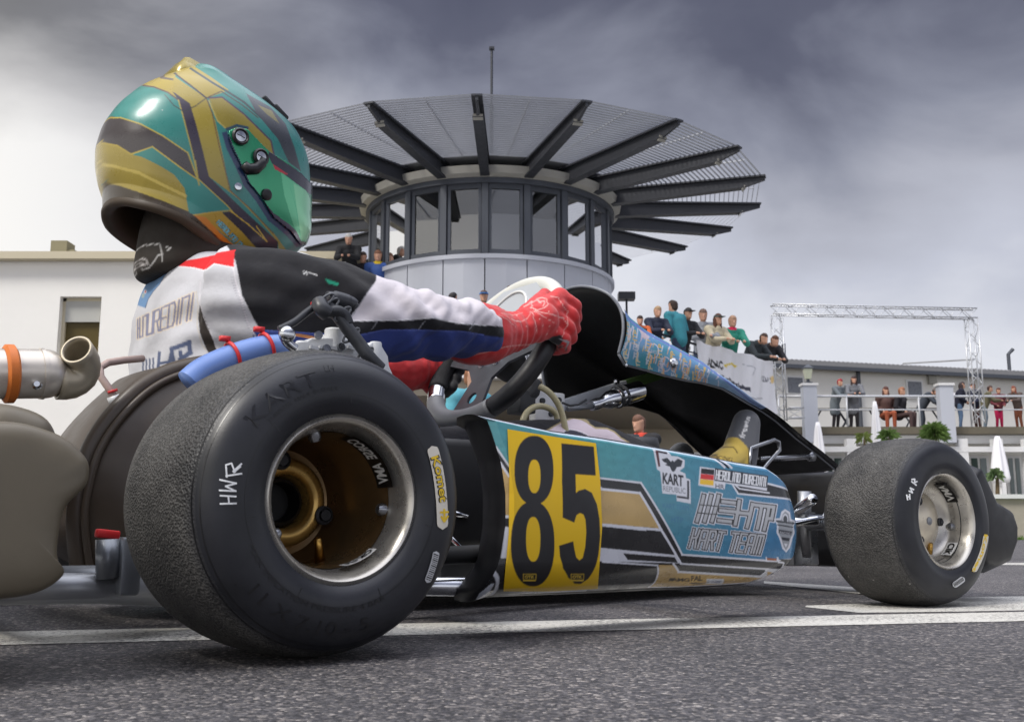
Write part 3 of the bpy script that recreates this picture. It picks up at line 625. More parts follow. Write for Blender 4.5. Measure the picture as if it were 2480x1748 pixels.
p = hallpt(2074, 880); mb = MB(); mb.tube([(p[0]-nb.x*.1, p[1]-nb.y*.1, hz-.4), (p[0]-nb.x*.1, p[1]-nb.y*.1, 2)], .09, 8); mb.build('downpipe', M_FRAME, ha, off=off)
p = hallpt(2252, 917); mb = MB(); mb.box((p[0]-nb.x*.15, p[1]-nb.y*.15, p[2]), (.35, .2, .5)); mb.build('wall_lamp', M_FASCIA, ha, off=off)
p = at(2444, 885, 50); mb = MB(); mb.tube([(p[0], 50, hz), (p[0], 50, hz+1.1), (p[0]+.25, 50, hz+1.35)], .09, 8); mb.build('flue', M_FRAME, ha, off=off)
# truss gantry
M_TRUSS = mat('truss_alu', (196, 198, 202), .35, .6)
DG = 30.5
def truss(name, a, b, parent, off, wd=.29):
    a, b = Vector(a), Vector(b); t = (b-a).normalized(); u = Vector((0, 1, 0)); s = t.cross(u).normalized(); mb = MB(); cr_ = [u*i*wd/2+s*j*wd/2 for i, j in ((-1, -1), (1, -1), (1, 1), (-1, 1))]
    for c in cr_: mb.tube([a+c, b+c], .019, 8)
    n_ = int((b-a).length/wd)
    for i in range(n_):
        for k in range(4):
            p, q = cr_[k], cr_[(k+1) % 4]
            if (i+k) % 2: p, q = q, p
            mb.tube([a+t*(i*(b-a).length/n_)+p, a+t*((i+1)*(b-a).length/n_)+q], .009, 6)
    return mb.build(name, M_TRUSS, parent, True, off)
gl, gr = at(1880, 750, DG), at(2352, 776, DG+.6); ga = empty('truss_gantry', (gl[0], DG, zt)); off = (gl[0], DG, zt)
tag(ga, 'aluminium truss gantry with square lattice legs over the roof terrace', 'gantry')
truss('leg', (gl[0], DG, zt+.09), (gl[0], DG, gl[2]-.15), ga, off); truss('leg', (gr[0], DG+.6, zt+.09), (gr[0], DG+.6, gl[2]-.15), ga, off)
truss('crossbeam', (gl[0]-.14, DG, gl[2]), (gr[0]+.14, DG+.6, gl[2]), ga, off)
truss('low_beam', (gl[0]+.2, DG, at(1900, 1000, DG)[2]), (at(1945, 1000, DG)[0], DG, at(1900, 1000, DG)[2]), ga, off)
mb = MB(); mb.tube([(gr[0], DG+.6, at(2352, 862, DG)[2]), (at(2280, 880, DG)[0], DG+3, at(2280, 880, DG+3)[2])], .03, 6); mb.build('brace', M_TRUSS, ga, off=off)
mb = MB(); mb.box((gl[0]+.16, DG-.05, at(1885, 850, DG)[2]), (.08, .12, .42)); mb.build('junction_box', M_FRAME, ga, off=off)
# beer tables on the roof terrace
for i, (xa, xb, lab) in enumerate(((1985, 2035, 'grey folding beer table nearest the gantry leg'), (2062, 2110, 'grey folding beer table behind the woman in the grey coat'), (2215, 2262, 'grey folding beer table before the seated guests'))):
    a, b = at(xa, 1000, D1+2)[0], at(xb, 1000, D1+2)[0]; tb = empty('beer_table', ((a+b)/2, D1+2, zt+.1)); tag(tb, lab, 'table', 'beer tables on the roof terrace')
    mb = MB(); mb.box((0, 0, .76), (b-a+.5, .5, .04)); mb.build('tabletop', mat('table_grey', (150, 148, 142), .6), tb)
    for s in (-1, 1):
        mb = MB(); mb.bar((s*.5-.22, 0, 0), (s*.5+.22, 0, .74), .04, .04, (0, 1, 0)); mb.bar((s*.5+.22, 0.05, 0), (s*.5-.22, .05, .74), .04, .04, (0, 1, 0)); mb.build('trestle', M_FRAME, tb)
# ================================================================== THE KART (kart frame: x forward, y to its left, z up; near side is y < 0)
kart = empty('go_kart', tuple(KO), PH); tag(kart, 'racing go-kart in teal, gold and black livery with yellow number 85 on its side pod', 'go-kart')
M_BLK = mat('black_plastic', (22, 22, 25), .42, bump=.12, bscale=300, bdist=.0004, var=.2, vscale=14)
M_INNER = mat('black_plastic_dull', (14, 14, 16), .6, var=.25, vscale=10)
M_CHROME = mat('chrome', (208, 210, 214), .16, 1, var=.06, vscale=20)
M_ALU = mat('cast_alu', (204, 206, 208), .5, .12, bump=.35, bscale=260, bdist=.0006, var=.15, vscale=30)
M_TUBE = mat('frame_tube', (128, 132, 138), .35, .55, var=.12, vscale=15)
M_STEEL = mat('steel', (150, 152, 156), .3, .9, var=.1, vscale=20)
M_RUBH = mat('hose_rubber', (44, 46, 50), .55, var=.15, vscale=40)
# ---- tyre material: scuffed slick tread, smooth sidewall
def tyre_mat(name, rad):
    m = bpy.data.materials.new(name); m.use_nodes = True; t = m.node_tree; b = t.nodes['Principled BSDF']; n = t.nodes.new; l = t.links.new
    co = n('ShaderNodeTexCoord'); sp = n('ShaderNodeSeparateXYZ'); l(co.outputs['Object'], sp.inputs[0])
    rr = mathn('SQRT', mathn('ADD', mathn('MULTIPLY', sp.outputs[0], sp.outputs[0], tree=t), mathn('MULTIPLY', sp.outputs[2], sp.outputs[2], tree=t), tree=t), tree=t)
    tread = mathn('MULTIPLY', mathn('SUBTRACT', rr, rad-.0125, tree=t), 160, True, tree=t)
    a = n('ShaderNodeTexNoise'); a.inputs['Scale'].default_value = 300; a.inputs['Detail'].default_value = 6; a.inputs['Roughness'].default_value = .7
    c = n('ShaderNodeTexVoronoi'); c.inputs['Scale'].default_value = 420
    d = n('ShaderNodeTexNoise'); d.inputs['Scale'].default_value = 22; d.inputs['Detail'].default_value = 5
    dd = n('ShaderNodeTexVoronoi'); dd.inputs['Scale'].default_value = 75
    for q in (a, c, d, dd): l(co.outputs['Object'], q.inputs['Vector'])
    hgt = mathn('ADD', mathn('MULTIPLY', a.outputs[0], .55, tree=t), mathn('MULTIPLY', c.outputs['Distance'], 1.3, tree=t), tree=t)
    hm = mathn('MULTIPLY', hgt, mathn('ADD', mathn('MULTIPLY', tread, .98, tree=t), .015, tree=t), tree=t)
    bp = n('ShaderNodeBump'); bp.inputs['Strength'].default_value = .6; bp.inputs['Distance'].default_value = .0022; l(hm, bp.inputs['Height']); l(bp.outputs[0], b.inputs['Normal'])
    cr = n('ShaderNodeValToRGB'); l(mathn('ADD', mathn('ADD', mathn('MULTIPLY', a.outputs[0], .5, tree=t), mathn('MULTIPLY', d.outputs[0], .38, tree=t), tree=t), mathn('MULTIPLY', c.outputs['Distance'], .16, tree=t), tree=t), cr.inputs[0]); e = cr.color_ramp.elements
    e[0].position = .40; e[0].color = (.008, .008, .009, 1); e[1].position = .62; e[1].color = (.088, .085, .081, 1)
    side = n('ShaderNodeValToRGB'); l(d.outputs[0], side.inputs[0]); e = side.color_ramp.elements; e[0].position = .3; e[0].color = (.008, .009, .012, 1); e[1].position = .75; e[1].color = (.020, .021, .027, 1)
    mx = n('ShaderNodeMixRGB'); l(tread, mx.inputs[0]); l(side.outputs[0], mx.inputs[1]); l(cr.outputs[0], mx.inputs[2])
    sp2 = n('ShaderNodeSeparateColor'); l(dd.outputs['Color'], sp2.inputs[0])   # small picked-up grit
    grit = mathn('MULTIPLY', mathn('LESS_THAN', dd.outputs['Distance'], .10, tree=t), mathn('GREATER_THAN', sp2.outputs[0], .9, tree=t), tree=t)
    mx2 = n('ShaderNodeMixRGB'); l(mathn('MULTIPLY', grit, mathn('ADD', tread, .0, True, tree=t), tree=t), mx2.inputs[0]); l(mx.outputs[0], mx2.inputs[1]); mx2.inputs[2].default_value = (.3, .29, .28, 1)
    l(mx2.outputs[0], b.inputs['Base Color'])
    mr = n('ShaderNodeMapRange'); mr.inputs[3].default_value = .40; mr.inputs[4].default_value = .62; l(tread, mr.inputs[0]); l(mr.outputs[0], b.inputs['Roughness'])
    b.inputs['Specular IOR Level'].default_value = .45
    return m
M_WMARK = mat('tyre_white_marker', (222, 224, 226), .7, bump=.3, bscale=400, bdist=.0005, var=.12, vscale=120)
M_LIP = mat('rim_lip', (188, 184, 176), .30, .75, bump=.2, bscale=180, bdist=.0003, var=.2, vscale=35)
M_BARREL = mat('rim_barrel', (128, 104, 72), .32, .7, var=.25, vscale=18)
M_BRONZE = mat('rim_bronze', (196, 160, 92), .28, .7, var=.3, vscale=24)
M_VALVE = mat('brass', (190, 150, 80), .3, 1)
M_EMB = mat('tyre_letters', (22, 22, 25), .3)
def tyre_prof(Rr, W, rr=.075, n_=61):
    a = np.linspace(-np.pi/2, np.pi/2, n_); y = np.sign(np.sin(a))*np.abs(np.sin(a))**.7*W/2; r_ = rr+(Rr-rr)*np.abs(np.cos(a))**.45
    return [(float(q), float(p)) for p, q in zip(y, r_)]
def wheel(name, cx, cy, Rr, W, steer, parent, near, front):
    """wheel frame: y axis = axle. returns its root (the rim)"""
    prof = tyre_prof(Rr, W); s = -1 if near else 1     # outward y
    mb = MB()
    lipy = W/2-.006; R1 = .0735
    dep = (.040 if front else .128)
    P = [(R1, s*(lipy-.004)), (R1+.0005, s*(lipy+.001)), (R1-.003, s*(lipy+.0035)), (R1-.0065, s*(lipy+.001)), (R1-.0078, s*(lipy-.006)), (R1-.0095, s*(lipy-.010)), (R1-.0105, s*(lipy-.016)), (R1-.0125, s*(lipy-.022)), (R1-.0135, s*(lipy-.045)), (R1-.015, s*(lipy-dep*.9))]
    if front: P = P[:8]+[(R1-.0135, s*(lipy-.030))]
    mb.lathe(P, n=96)
    mb.cur = 1; P2 = [(R1-.0128, s*(lipy-.024)), (R1-.0138, s*(lipy-.030)), (R1-.0155, s*(lipy-dep*.85)), (R1-.022, s*(lipy-dep)), (R1-.030, s*(lipy-dep-.003))]
    mb.lathe([(a-.0006, b) for a, b in P2], n=96)
    o = mb.build(name, [M_LIP, M_LIP if front else M_BARREL], parent, auto=50); o.location = (cx, cy, Rr); o.rotation_euler = (0, 0, steer)
    mb = MB(); d0 = lipy-dep
    if front: mb.lathe([(R1-.028, s*(d0-.003)), (.038, s*(d0+.001)), (.030, s*(d0+.006)), (.020, s*(d0+.010)), (.010, s*(d0+.012)), (.0001, s*(d0+.012))], n=64)
    else: mb.lathe([(R1-.028, s*(d0-.003)), (.044, s*(d0+.001)), (.042, s*(d0+.012)), (.037, s*(d0+.017)), (.030, s*(d0+.018)), (.0255, s*(d0+.013)), (.0245, s*(d0-.03))], n=64)
    mb.build('hub_disc', mat('rim_dish', (212, 202, 182), .3, .5, var=.15, vscale=16) if front else M_BRONZE, o, auto=60)
    mb = MB()                                            # hub behind the hole and nuts
    if not front: mb.lathe([(.0001, s*(d0-.028)), (.022, s*(d0-.028)), (.0225, s*(d0+.002)), (.0195, s*(d0+.004)), (.0185, s*(d0-.02)), (.0001, s*(d0-.02))], n=40)
    else: mb.lathe([(.0001, s*(d0+.0135)), (.006, s*(d0+.013)), (.007, s*(d0+.010)), (.007, s*(d0+.008))], n=16)
    mb.build('axle_hub', M_INNER if not front else M_STEEL, o, auto=40)
    for k in range(3):
        a = R(90+120*k+(28 if front else -108)); q = .040 if not front else .034; ks = .8 if not front else .55
        mb = MB(); c = (q*math.cos(a), s*(d0+(.016 if not front else .006)), q*math.sin(a)); mb.lathe([(a_*ks, b_*ks) for a_, b_ in ((.0115, 0), (.0115, .006), (.0085, .008), (.0085, .003), (.0065, .003), (.0065, .010), (.0001, .010))], (c, (0, s, 0)), 24); mb.build('wheel_nut', M_RUBH, o, auto=40)
    for k, a in enumerate((R(104), R(-8), R(212))):      # bead screws on the barrel
        r1 = R1-.0135; yy = s*(lipy-.03); c = Vector((r1*math.cos(a), yy, r1*math.sin(a))); mb = MB(); mb.lathe([(.0058, .003), (.0062, -.004), (.0040, -.0075), (.0018, -.0075), (.0018, -.005), (.0001, -.005)], (c, c.normalized()*1.0 - Vector((0, c.normalized().y, 0))), 14); mb.build('bead_screw', M_STEEL, o, auto=40)
    a = R(-72); c = Vector(((R1-.016)*math.cos(a), s*(lipy-.075 if not front else lipy-.045), (R1-.016)*math.sin(a))); mb = MB(); mb.tube([c, c*.8+Vector((0, s*.010, 0)), c*.62+Vector((0, s*.018, 0))], [.0055, .004, .0035], 12); mb.build('valve', M_VALVE, o, True)
    ty = MB(); ty.lathe(prof+[(Rr*.49, prof[-1][1]*.7), (Rr*.49, prof[0][1]*.7)], n=160, closed=True)
    t = ty.build('tyre', TM[Rr], o, True)
    return o, t
TM = {.1395: tyre_mat('tyre_rubber_rear', .1395), .128: tyre_mat('tyre_rubber_front', .128)}
RW, RT = wheel('rear_wheel', 0, -.578, .1395, .2127, 0, kart, True, False)
FW, FT = wheel('front_wheel', 1.05, -.557, .128, .1471, -.0562, kart, True, True)
wheel('rear_wheel', 0, .578, .1395, .2127, 0, kart, False, False)
wheel('front_wheel', 1.05, .557, .128, .1471, -.0562, kart, False, True)
def side_y(Rr, W, r_):     # |y| of the sidewall at radius r_
    c = ((r_-.075)/(Rr-.075)); c = min(max(c, 0), 1)**(1/.45); a = math.acos(c); return math.sin(a)**.7*W/2
def ring_text(txt, rad, a0, hgt, Rr, W, parent, mt, name, rise=.0004, wid=None, bold=0, flip=False, raised=True, sweep=None):
    tr, wd = text_tris(txt, bold); mb = MB(); sc = hgt/.7; sweep = sweep or wd*sc/rad
    for t in tr:
        vs = []
        for p in t:
            f = p[0]/wd; r_ = rad+(p[1]-.35)*sc*(-1 if flip else 1); a = a0+(f*sweep if flip else -f*sweep)
            y = -(side_y(Rr, W, r_)+rise); vs.append((r_*math.cos(a), y, r_*math.sin(a)))
        mb.add(vs, [(0, 1, 2)])
    return mb.build(name, mt, parent)
def ring_line(rad, a0, a1, wd, Rr, W, parent, mt, name, rise=.0003, n_=160):
    mb = MB(); vs = []
    for i in range(n_+1):
        a = a0+(a1-a0)*i/n_
        for r_ in (rad-wd/2, rad+wd/2): vs.append((r_*math.cos(a), -(side_y(Rr, W, r_)+rise), r_*math.sin(a)))
    mb.add(vs, [(2*i, 2*i+1, 2*i+3, 2*i+2) for i in range(n_)]); return mb
def tyre_marks(W_, T_, Rr, Wd, front):
    mbs = MB()
    for rad, w_ in ((Rr*.925, .0007), (Rr*.895, .0007), (Rr*.66, .0005)) if not front else ((Rr*.93, .0006),):
        q = ring_line(rad, 0, 2*math.pi, w_, Rr, Wd, None, None, ''); mbs.add(q.v, q.f)
    if not front:
        for k in range(14):   # moulding ticks
            a = R(11+k*25.7); r0, r1 = (Rr*.60, Rr*.68) if k % 2 else (Rr*.84, Rr*.90)
            q = []
            for r_ in (r0, r1):
                for da in (-.0035, .0035): q.append((r_*math.cos(a+da), -(side_y(Rr, Wd, r_)+.0003), r_*math.sin(a+da)))
            mbs.add(q, [(0, 1, 3, 2)])
    mbs.build('moulding_lines', M_EMB, T_)
tyre_marks(RW, RT, .1395, .2127, False); tyre_marks(FW, FT, .128, .1471, True)
_o = (.1395, .2127, RW)
ring_text('KART', .108, R(146), .014, *_o, M_EMB, 'raised_lettering', .0006, bold=.0, sweep=R(40))
ring_text('11 X 7.10 - 5', .109, R(222), .011, *_o, M_EMB, 'raised_lettering', .0006, flip=True, sweep=R(62))
ring_text('MAX INFLATION PRESSURE 4 BAR', .0935, R(204), .0045, *_o, M_EMB, 'raised_lettering', .0006, flip=True, sweep=R(92))
ring_text('TUBELESS  MADE IN ITALY', .0965, R(140), .0035, *_o, M_EMB, 'raised_lettering', .0006, sweep=R(44))
ring_text('LH', .115, R(101), .006, *_o, M_EMB, 'raised_lettering', .0006)
def wpt(px_, py_, wobj, steer, Rr, Wd, rise=.0008):
    """pixel -> point on the near sidewall, in the wheel's frame"""
    cx, cy = wobj.location.x, wobj.location.y; c = math.cos(-steer); s_ = math.sin(-steer)
    o = CL-np.array([cx, cy, Rr]); d = rayl(px_, py_)
    o = np.array([o[0]*c-o[1]*s_, o[0]*s_+o[1]*c, o[2]]); d = np.array([d[0]*c-d[1]*s_, d[0]*s_+d[1]*c, d[2]])
    y = -Wd/2
    for _ in range(12):
        t = (y-o[1])/d[1]; P = o+d*t; y = -(side_y(Rr, Wd, min(math.hypot(P[0], P[2]), Rr*.995))+rise)
    return P
def sidestroke(mb, wobj, st, Rr, Wd, pts, w_, rise):
    for a, b in zip(pts[:-1], pts[1:]):
        k = max(1, int(math.hypot(b[0]-a[0], b[1]-a[1])/8))
        for i in range(k):
            p = np.array(a)+(np.array(b)-np.array(a))*i/k; q = np.array(a)+(np.array(b)-np.array(a))*(i+1)/k
            mb.add([wpt(x, y, wobj, st, Rr, Wd, rise+random.uniform(0, .0002)) for x, y in seg_poly(p, q, w_, .25)], [(0, 1, 2, 3)])
def sidefill(name, wobj, T_, st, Rr, Wd, rows, mt, rise):   # rows of px points: a patch
    mb = MB(); nr, nc = len(rows), len(rows[0]); mb.add([wpt(x, y, wobj, st, Rr, Wd, rise) for r_ in rows for x, y in r_], [(i*nc+j, i*nc+j+1, (i+1)*nc+j+1, (i+1)*nc+j) for i in range(nr-1) for j in range(nc-1)])
    return mb.build(name, mt, T_, True)
zt3 = zoomf(280, 820, 1/2.0227)
mb = MB()
for pl in ([(512, 808), (592, 806)], [(552, 772), (556, 808)], [(512, 768), (590, 772)], [(508, 742), (590, 746), (538, 722), (592, 708), (510, 690)], [(540, 672), (618, 660)], [(545, 678), (540, 618), (568, 610), (585, 655)], [(575, 650), (617, 612)], [(578, 655), (612, 625)]):
    sidestroke(mb, RW, 0, .1395, .2127, zt3(pl), 4.2, .0010)
mb.build('hand_marking', M_WMARK, RT)
# capsule shaped white label with yellow lettering, barcode label
def pill(c0, c1, c2, w_, n_=22, m_=8):
    rows = []
    for i in range(n_+1):
        t = i/n_; c0_, c1_, c2_ = map(np.array, (c0, c1, c2)); p = (1-t)**2*c0_+2*t*(1-t)*c1_+t*t*c2_; tg = 2*(1-t)*(c1_-c0_)+2*t*(c2_-c1_); tg = tg/np.hypot(*tg); nn = np.array([-tg[1], tg[0]])
        L_ = np.hypot(*(c2_-c0_)); e = min(t, 1-t)*L_; ww = w_/2*(math.sqrt(max(0, 1-(1-min(1, e/(w_/2)))**2)) if e < w_/2 else 1)
        rows.append([p+nn*ww*(2*j/m_-1) for j in range(m_+1)])
    return rows
M_LAB = mat('label_cream', (214, 208, 194), .5); M_YEL = mat('label_yellow', (226, 190, 40), .5)
q = zt3([(1548, 545), (1602, 690), (1602, 915)])
sidefill('label', RW, RT, 0, .1395, .2127, pill((q[0][0], q[0][1]-10), (q[1][0], q[1][1]), (q[2][0], q[2][1]+10), 27, 30), M_LAB, .0010)
def pathtext(txt, path, hgt, wobj, st, Rr, Wd, mt, name, T_, rise, bold=.02, fl=1):
    tr, wd = text_tris(txt, bold); P = np.array(path, float); sg = np.hypot(*np.diff(P, axis=0).T); cs = np.concatenate([[0], np.cumsum(sg)]); mb = MB()
    for t in tr:
        vs = []
        for p in t:
            f = p[0]/wd*cs[-1]; c = np.array([np.interp(f, cs, P[:, 0]), np.interp(f, cs, P[:, 1])]); c2 = np.array([np.interp(min(f+2, cs[-1]), cs, P[:, 0]), np.interp(min(f+2, cs[-1]), cs, P[:, 1])]); c1 = np.array([np.interp(max(f-2, 0), cs, P[:, 0]), np.interp(max(f-2, 0), cs, P[:, 1])])
            tg = (c2-c1); tg = tg/np.hypot(*tg); nn = np.array([tg[1], -tg[0]])*fl; x, y = c+nn*(p[1]/.7-.5)*hgt; vs.append(wpt(x, y, wobj, st, Rr, Wd, rise))
        mb.add(vs, [(0, 1, 2)])
    return mb.build(name, mt, T_)
pp = zt3([(1562, 575), (1585, 640), (1600, 720), (1608, 800)])
pathtext('Komet', pp, 21, RW, 0, .1395, .2127, M_EMB, 'label_print', RT, .0013, .05); pathtext('Komet', pp, 17, RW, 0, .1395, .2127, M_YEL, 'label_print', RT, .0016, .02)
mb = MB()
for pl in ([(1592, 850), (1630, 848)], [(1610, 835), (1612, 895)], [(1596, 870), (1610, 895), (1628, 868)]): sidestroke(mb, RW, 0, .1395, .2127, zt3(pl), 5, .0014)
mb.build('label_print', M_YEL, RT)
q = zt3([(1572, 1040), (1562, 1110), (1525, 1195)])
sidefill('label', RW, RT, 0, .1395, .2127, pill(q[0], q[1], q[2], 16, 20), mat('label_grey', (196, 198, 200), .5), .0010)
mb = MB()
for i in range(14):
    t = .08+.84*i/13; x = 1572+(1525-1572)*t+8*math.sin(t*3); y = 1045+(1190-1045)*t; sidestroke(mb, RW, 0, .1395, .2127, zt3([(x-11, y-4), (x+11, y+5)]), 1.5 if i % 3 else 2.6, .0014)
mb.build('label_print', M_EMB, RT)
zt4 = zoomf(1880, 1020, 1/3.2367)
mb = MB()
for pl in ([(1022, 575), (1030, 615)], [(1045, 570), (1048, 610)], [(1024, 592), (1046, 588)], [(1040, 545), (1068, 560), (1050, 520), (1078, 535)], [(1060, 470), (1098, 500)], [(1062, 455), (1085, 452), (1085, 480)], [(1085, 480), (1105, 470)]):
    sidestroke(mb, FW, -.0562, .128, .1471, zt4(pl), 3.6, .0010)
mb.build('hand_marking', M_WMARK, FT)
q = zt4([(1645, 885), (1632, 1030), (1545, 1180)]); sidefill('label', FW, FT, -.0562, .128, .1471, pill(q[0], q[1], q[2], 13, 24), M_LAB, .0010)
pathtext('Komet', [q[0], ((q[0][0]+q[2][0])/2+8, (q[0][1]+q[2][1])/2), q[2]][::1], 8, FW, -.0562, .128, .1471, M_YEL, 'label_print', FT, .0014, .03)
q = zt4([(1385, 1290), (1430, 1262), (1475, 1225)]); sidefill('label', FW, FT, -.0562, .128, .1471, pill(q[0], q[1], q[2], 15, 16), MATS['label_grey'], .0010)
mb = MB()
for i in range(9): t = .12+.76*i/8; sidestroke(mb, FW, -.0562, .128, .1471, zt4([(1385+90*t-5, 1275-60*t), (1385+90*t+6, 1300-60*t)]), 1.6, .0014)
mb.build('label_print', M_EMB, FT)
# stickers inside the barrels
def barrel_sticker(wobj, r_, a0, a1, y0, y1, txt, bg_, fg, s=-1):
    mb = MB(); n_ = 24; vs = []
    for i in range(n_+1):
        a = a0+(a1-a0)*i/n_
        for y in (y0, y1): vs.append((r_*math.cos(a), s*y, r_*math.sin(a)))
    mb.add(vs, [(2*i, 2*i+1, 2*i+3, 2*i+2) for i in range(n_)]); mb.build('sticker', bg_, wobj, True)
    tr, wd = text_tris(txt, .03); mb = MB()
    for t in tr: mb.add([((r_-.0007)*math.cos(a0+(a1-a0)*(.06+.88*p[0]/wd)), s*(y0+(y1-y0)*(.2+p[1]*.6/.7)), (r_-.0007)*math.sin(a0+(a1-a0)*(.06+.88*p[0]/wd))) for p in t], [(0, 1, 2)])
    mb.build('sticker_print', fg, wobj)
M_SBLK = mat('sticker_black', (16, 16, 18), .35); M_SWHT = mat('sticker_white', (214, 214, 210), .45)
barrel_sticker(RW, .0578, R(75), R(12), .090, .062, 'CORSE  AMV', M_SBLK, M_SWHT); barrel_sticker(RW, .0578, R(-48), R(-82), .080, .094, 'CIK-FIA', M_SWHT, M_SBLK)
barrel_sticker(FW, .0580, R(72), R(30), .058, .038, 'AMV', M_SBLK, M_SWHT); barrel_sticker(FW, .0580, R(-34), R(-62), .054, .036, 'CIK', M_SWHT, M_SBLK)

# ---- side pod
z2 = zoomf(1080, 980, 1/3.2354); z3 = zoomf(1460, 1040, 1/3.8519)
top_px = [(1163, 1006), (1228, 1020), (1343, 1045), (1460, 1062), (1590, 1084), (1720, 1107), (1784, 1120), (1857, 1131), (1896, 1157), (1935, 1190)]
bot_px = [(1197, 1457), (1231, 1445), (1330, 1440), (1463, 1434), (1616, 1426), (1694, 1424), (1790, 1419), (1857, 1414), (1900, 1400), (1936, 1376)]
lef_px = [(1163, 1006), (1183, 1017), (1199, 1082), (1208, 1122), (1216, 1196), (1216, 1274), (1207, 1351), (1199, 1385), (1187, 1434), (1197, 1457)]
rig_px = [(1935, 1190), (1941, 1240), (1944, 1300), (1943, 1340), (1936, 1376)]
YP = -.605
def kxz(L): return np.array([ky(x, y, YP)[[0, 2]] for x, y in L])
def resample(P, n_):
    P = np.array(P); s_ = np.concatenate([[0], np.cumsum(np.hypot(*np.diff(P, axis=0).T))]); u = np.linspace(0, s_[-1], n_); return np.stack([np.interp(u, s_, P[:, 0]), np.interp(u, s_, P[:, 1])], 1)
NU, NV = 720, 260
Tt, Bb, Ll, Rg = resample(kxz(top_px), NU), resample(kxz(bot_px), NU), resample(kxz(lef_px), NV), resample(kxz(rig_px), NV)
u = np.linspace(0, 1, NU)[:, None, None]; v = np.linspace(0, 1, NV)[None, :, None]
G = (1-v)*Tt[:, None]+v*Bb[:, None]+(1-u)*Ll[None]+u*Rg[None]-((1-u)*(1-v)*Tt[0]+u*(1-v)*Tt[-1]+(1-u)*v*Bb[0]+u*v*Bb[-1])
edgef = np.minimum(1, np.minimum(np.minimum(u[..., 0], 1-u[..., 0])*60, np.minimum(v[..., 0], 1-v[..., 0])*24)); bul = np.sin(np.pi*v[..., 0])*.010
fl = .030*np.clip((v[..., 0]-.80)/.2, 0, 1)**2 + .02*np.clip((u[..., 0]-.9)/.1, 0, 1)**2
Y = YP-bul-.004*edgef+.004+fl
PG = np.stack([G[..., 0], Y, G[..., 1]], -1)
M_LIV = mat('livery_vinyl', (200, 200, 200), .28, attr=True, var=.03, vscale=30, coat=.3)
pod = MB(); loop = [(i, 0) for i in range(0, NU-1, 6)]+[(NU-1, j) for j in range(0, NV-1, 5)]+[(NU-1-i, NV-1) for i in range(0, NU-1, 6)]+[(0, NV-1-j) for j in range(0, NV-1, 5)]
L0 = [Vector(PG[i, j]) for i, j in loop]; cen = Vector((.47, 0, .125)); rings = []
for dy, sh in ((.0006, 0), (.004, -.0020), (.010, -.0035), (.02, -.004), (.038, -.002), (.048, .008)):
    rg = []
    for p in L0:
        dd = Vector((p.x-cen.x, 0, p.z-cen.z)); dn = Vector((dd.x/.27, 0, dd.z/.1)).normalized(); rg.append(p+Vector((0, dy, 0))-dn*sh)
    rings.append(rg)
pod.loft(rings, caps=False); pod.add([v_ for v_ in rings[-1]], [tuple(range(len(L0)))])
POD = pod.build('side_pod', M_BLK, kart, auto=60)
LIV = gridmesh('livery', PG, M_LIV, POD)
pb = bvh_of(LIV); pmap = side_map(pb, YP); V = verts(LIV)
TEAL = (62, 142, 152); BLUE = (48, 122, 164)
def tealc(P):
    a = np.array(s2l((74, 142, 148))); b = np.array(s2l((54, 112, 152))); t = np.clip((P[:, 0]-.36)/.32 + (.16-P[:, 1])*1.6, 0, 1)[:, None]
    nn = np.array([noise.noise(Vector((p[0]*90, p[1]*160, 0))) for p in P]); return (a*(1-t)+b*t)*(1+.14*nn[:, None])
pt = Paint(V[:, [0, 2]], (24, 24, 27), pmap); WH = (206, 208, 216); GO = (178, 148, 92); BK = (22, 22, 25)
def goldc(P):
    nn = np.array([noise.noise(Vector((p[0]*26, p[1]*50, 3))) for p in P]); return np.array(s2l((182, 152, 96)))*(1+.25*nn[:, None])
pt.poly([(1150, 990), (1228, 1010), (1460, 1050), (1590, 1074), (1784, 1110), (1857, 1121), (1905, 1150), (1945, 1190), (1950, 1300), (1948, 1353), (1855, 1357)]+z3([(740, 1165), (360, 495)])+[(1454, 1158), (1233, 1131), (1199, 1082), (1185, 1030)], tealc)
pt.line([(1163, 1007), (1228, 1021), (1343, 1046), (1460, 1063), (1590, 1085), (1720, 1108), (1784, 1121), (1857, 1132), (1896, 1158), (1935, 1191)], 7, (196, 212, 226))
pt.poly(z3([(0, 455), (355, 495), (740, 1165), (1520, 1220), (1865, 1215), (1865, 1330), (1650, 1450), (900, 1500), (0, 1530)])+[(1190, 1470), (1205, 1400)]+z2([(410, 440), (385, 330), (495, 480)]), BK)
pt.poly(z2([(415, 460), (495, 560), (1215, 640)])+z3([(0, 560), (350, 595), (535, 920), (0, 875)])+z2([(1225, 940), (440, 862), (435, 700)]), goldc)
for P_, w_ in ((z2([(385, 330), (495, 480), (1215, 575), (1530, 610)]), 4), (z3([(0, 455), (355, 495), (740, 1165), (1520, 1220), (1860, 1205)]), 4.5), (z2([(412, 455), (495, 560), (1215, 650)]), 5), (z3([(-60, 548), (0, 556), (345, 590), (545, 935), (725, 1245)]), 5.5), (z3([(-60, 876), (0, 885), (545, 935)]), 6), (z2([(440, 875), (1230, 940), (1560, 975)]), 7)):
    pt.line(P_, w_, WH)
pt.poly(z2([(440, 955), (495, 955), (1225, 1120), (1553, 1145)])+z3([(0, 1103), (690, 1170), (722, 1245), (0, 1228)])+z2([(1215, 1225), (470, 1200), (415, 1200)]), (196, 198, 206))
pt.poly(z2([(440, 895), (1225, 955), (1553, 985)])+z3([(545, 955), (660, 1155), (0, 1100)])+z2([(1215, 1115), (440, 952)]), BK)
pt.poly(z3([(190, 1152), (670, 1188), (700, 1240), (232, 1214)]), BK); pt.line(z3([(0, 1232), (510, 1265), (605, 1482)]), 4, WH)
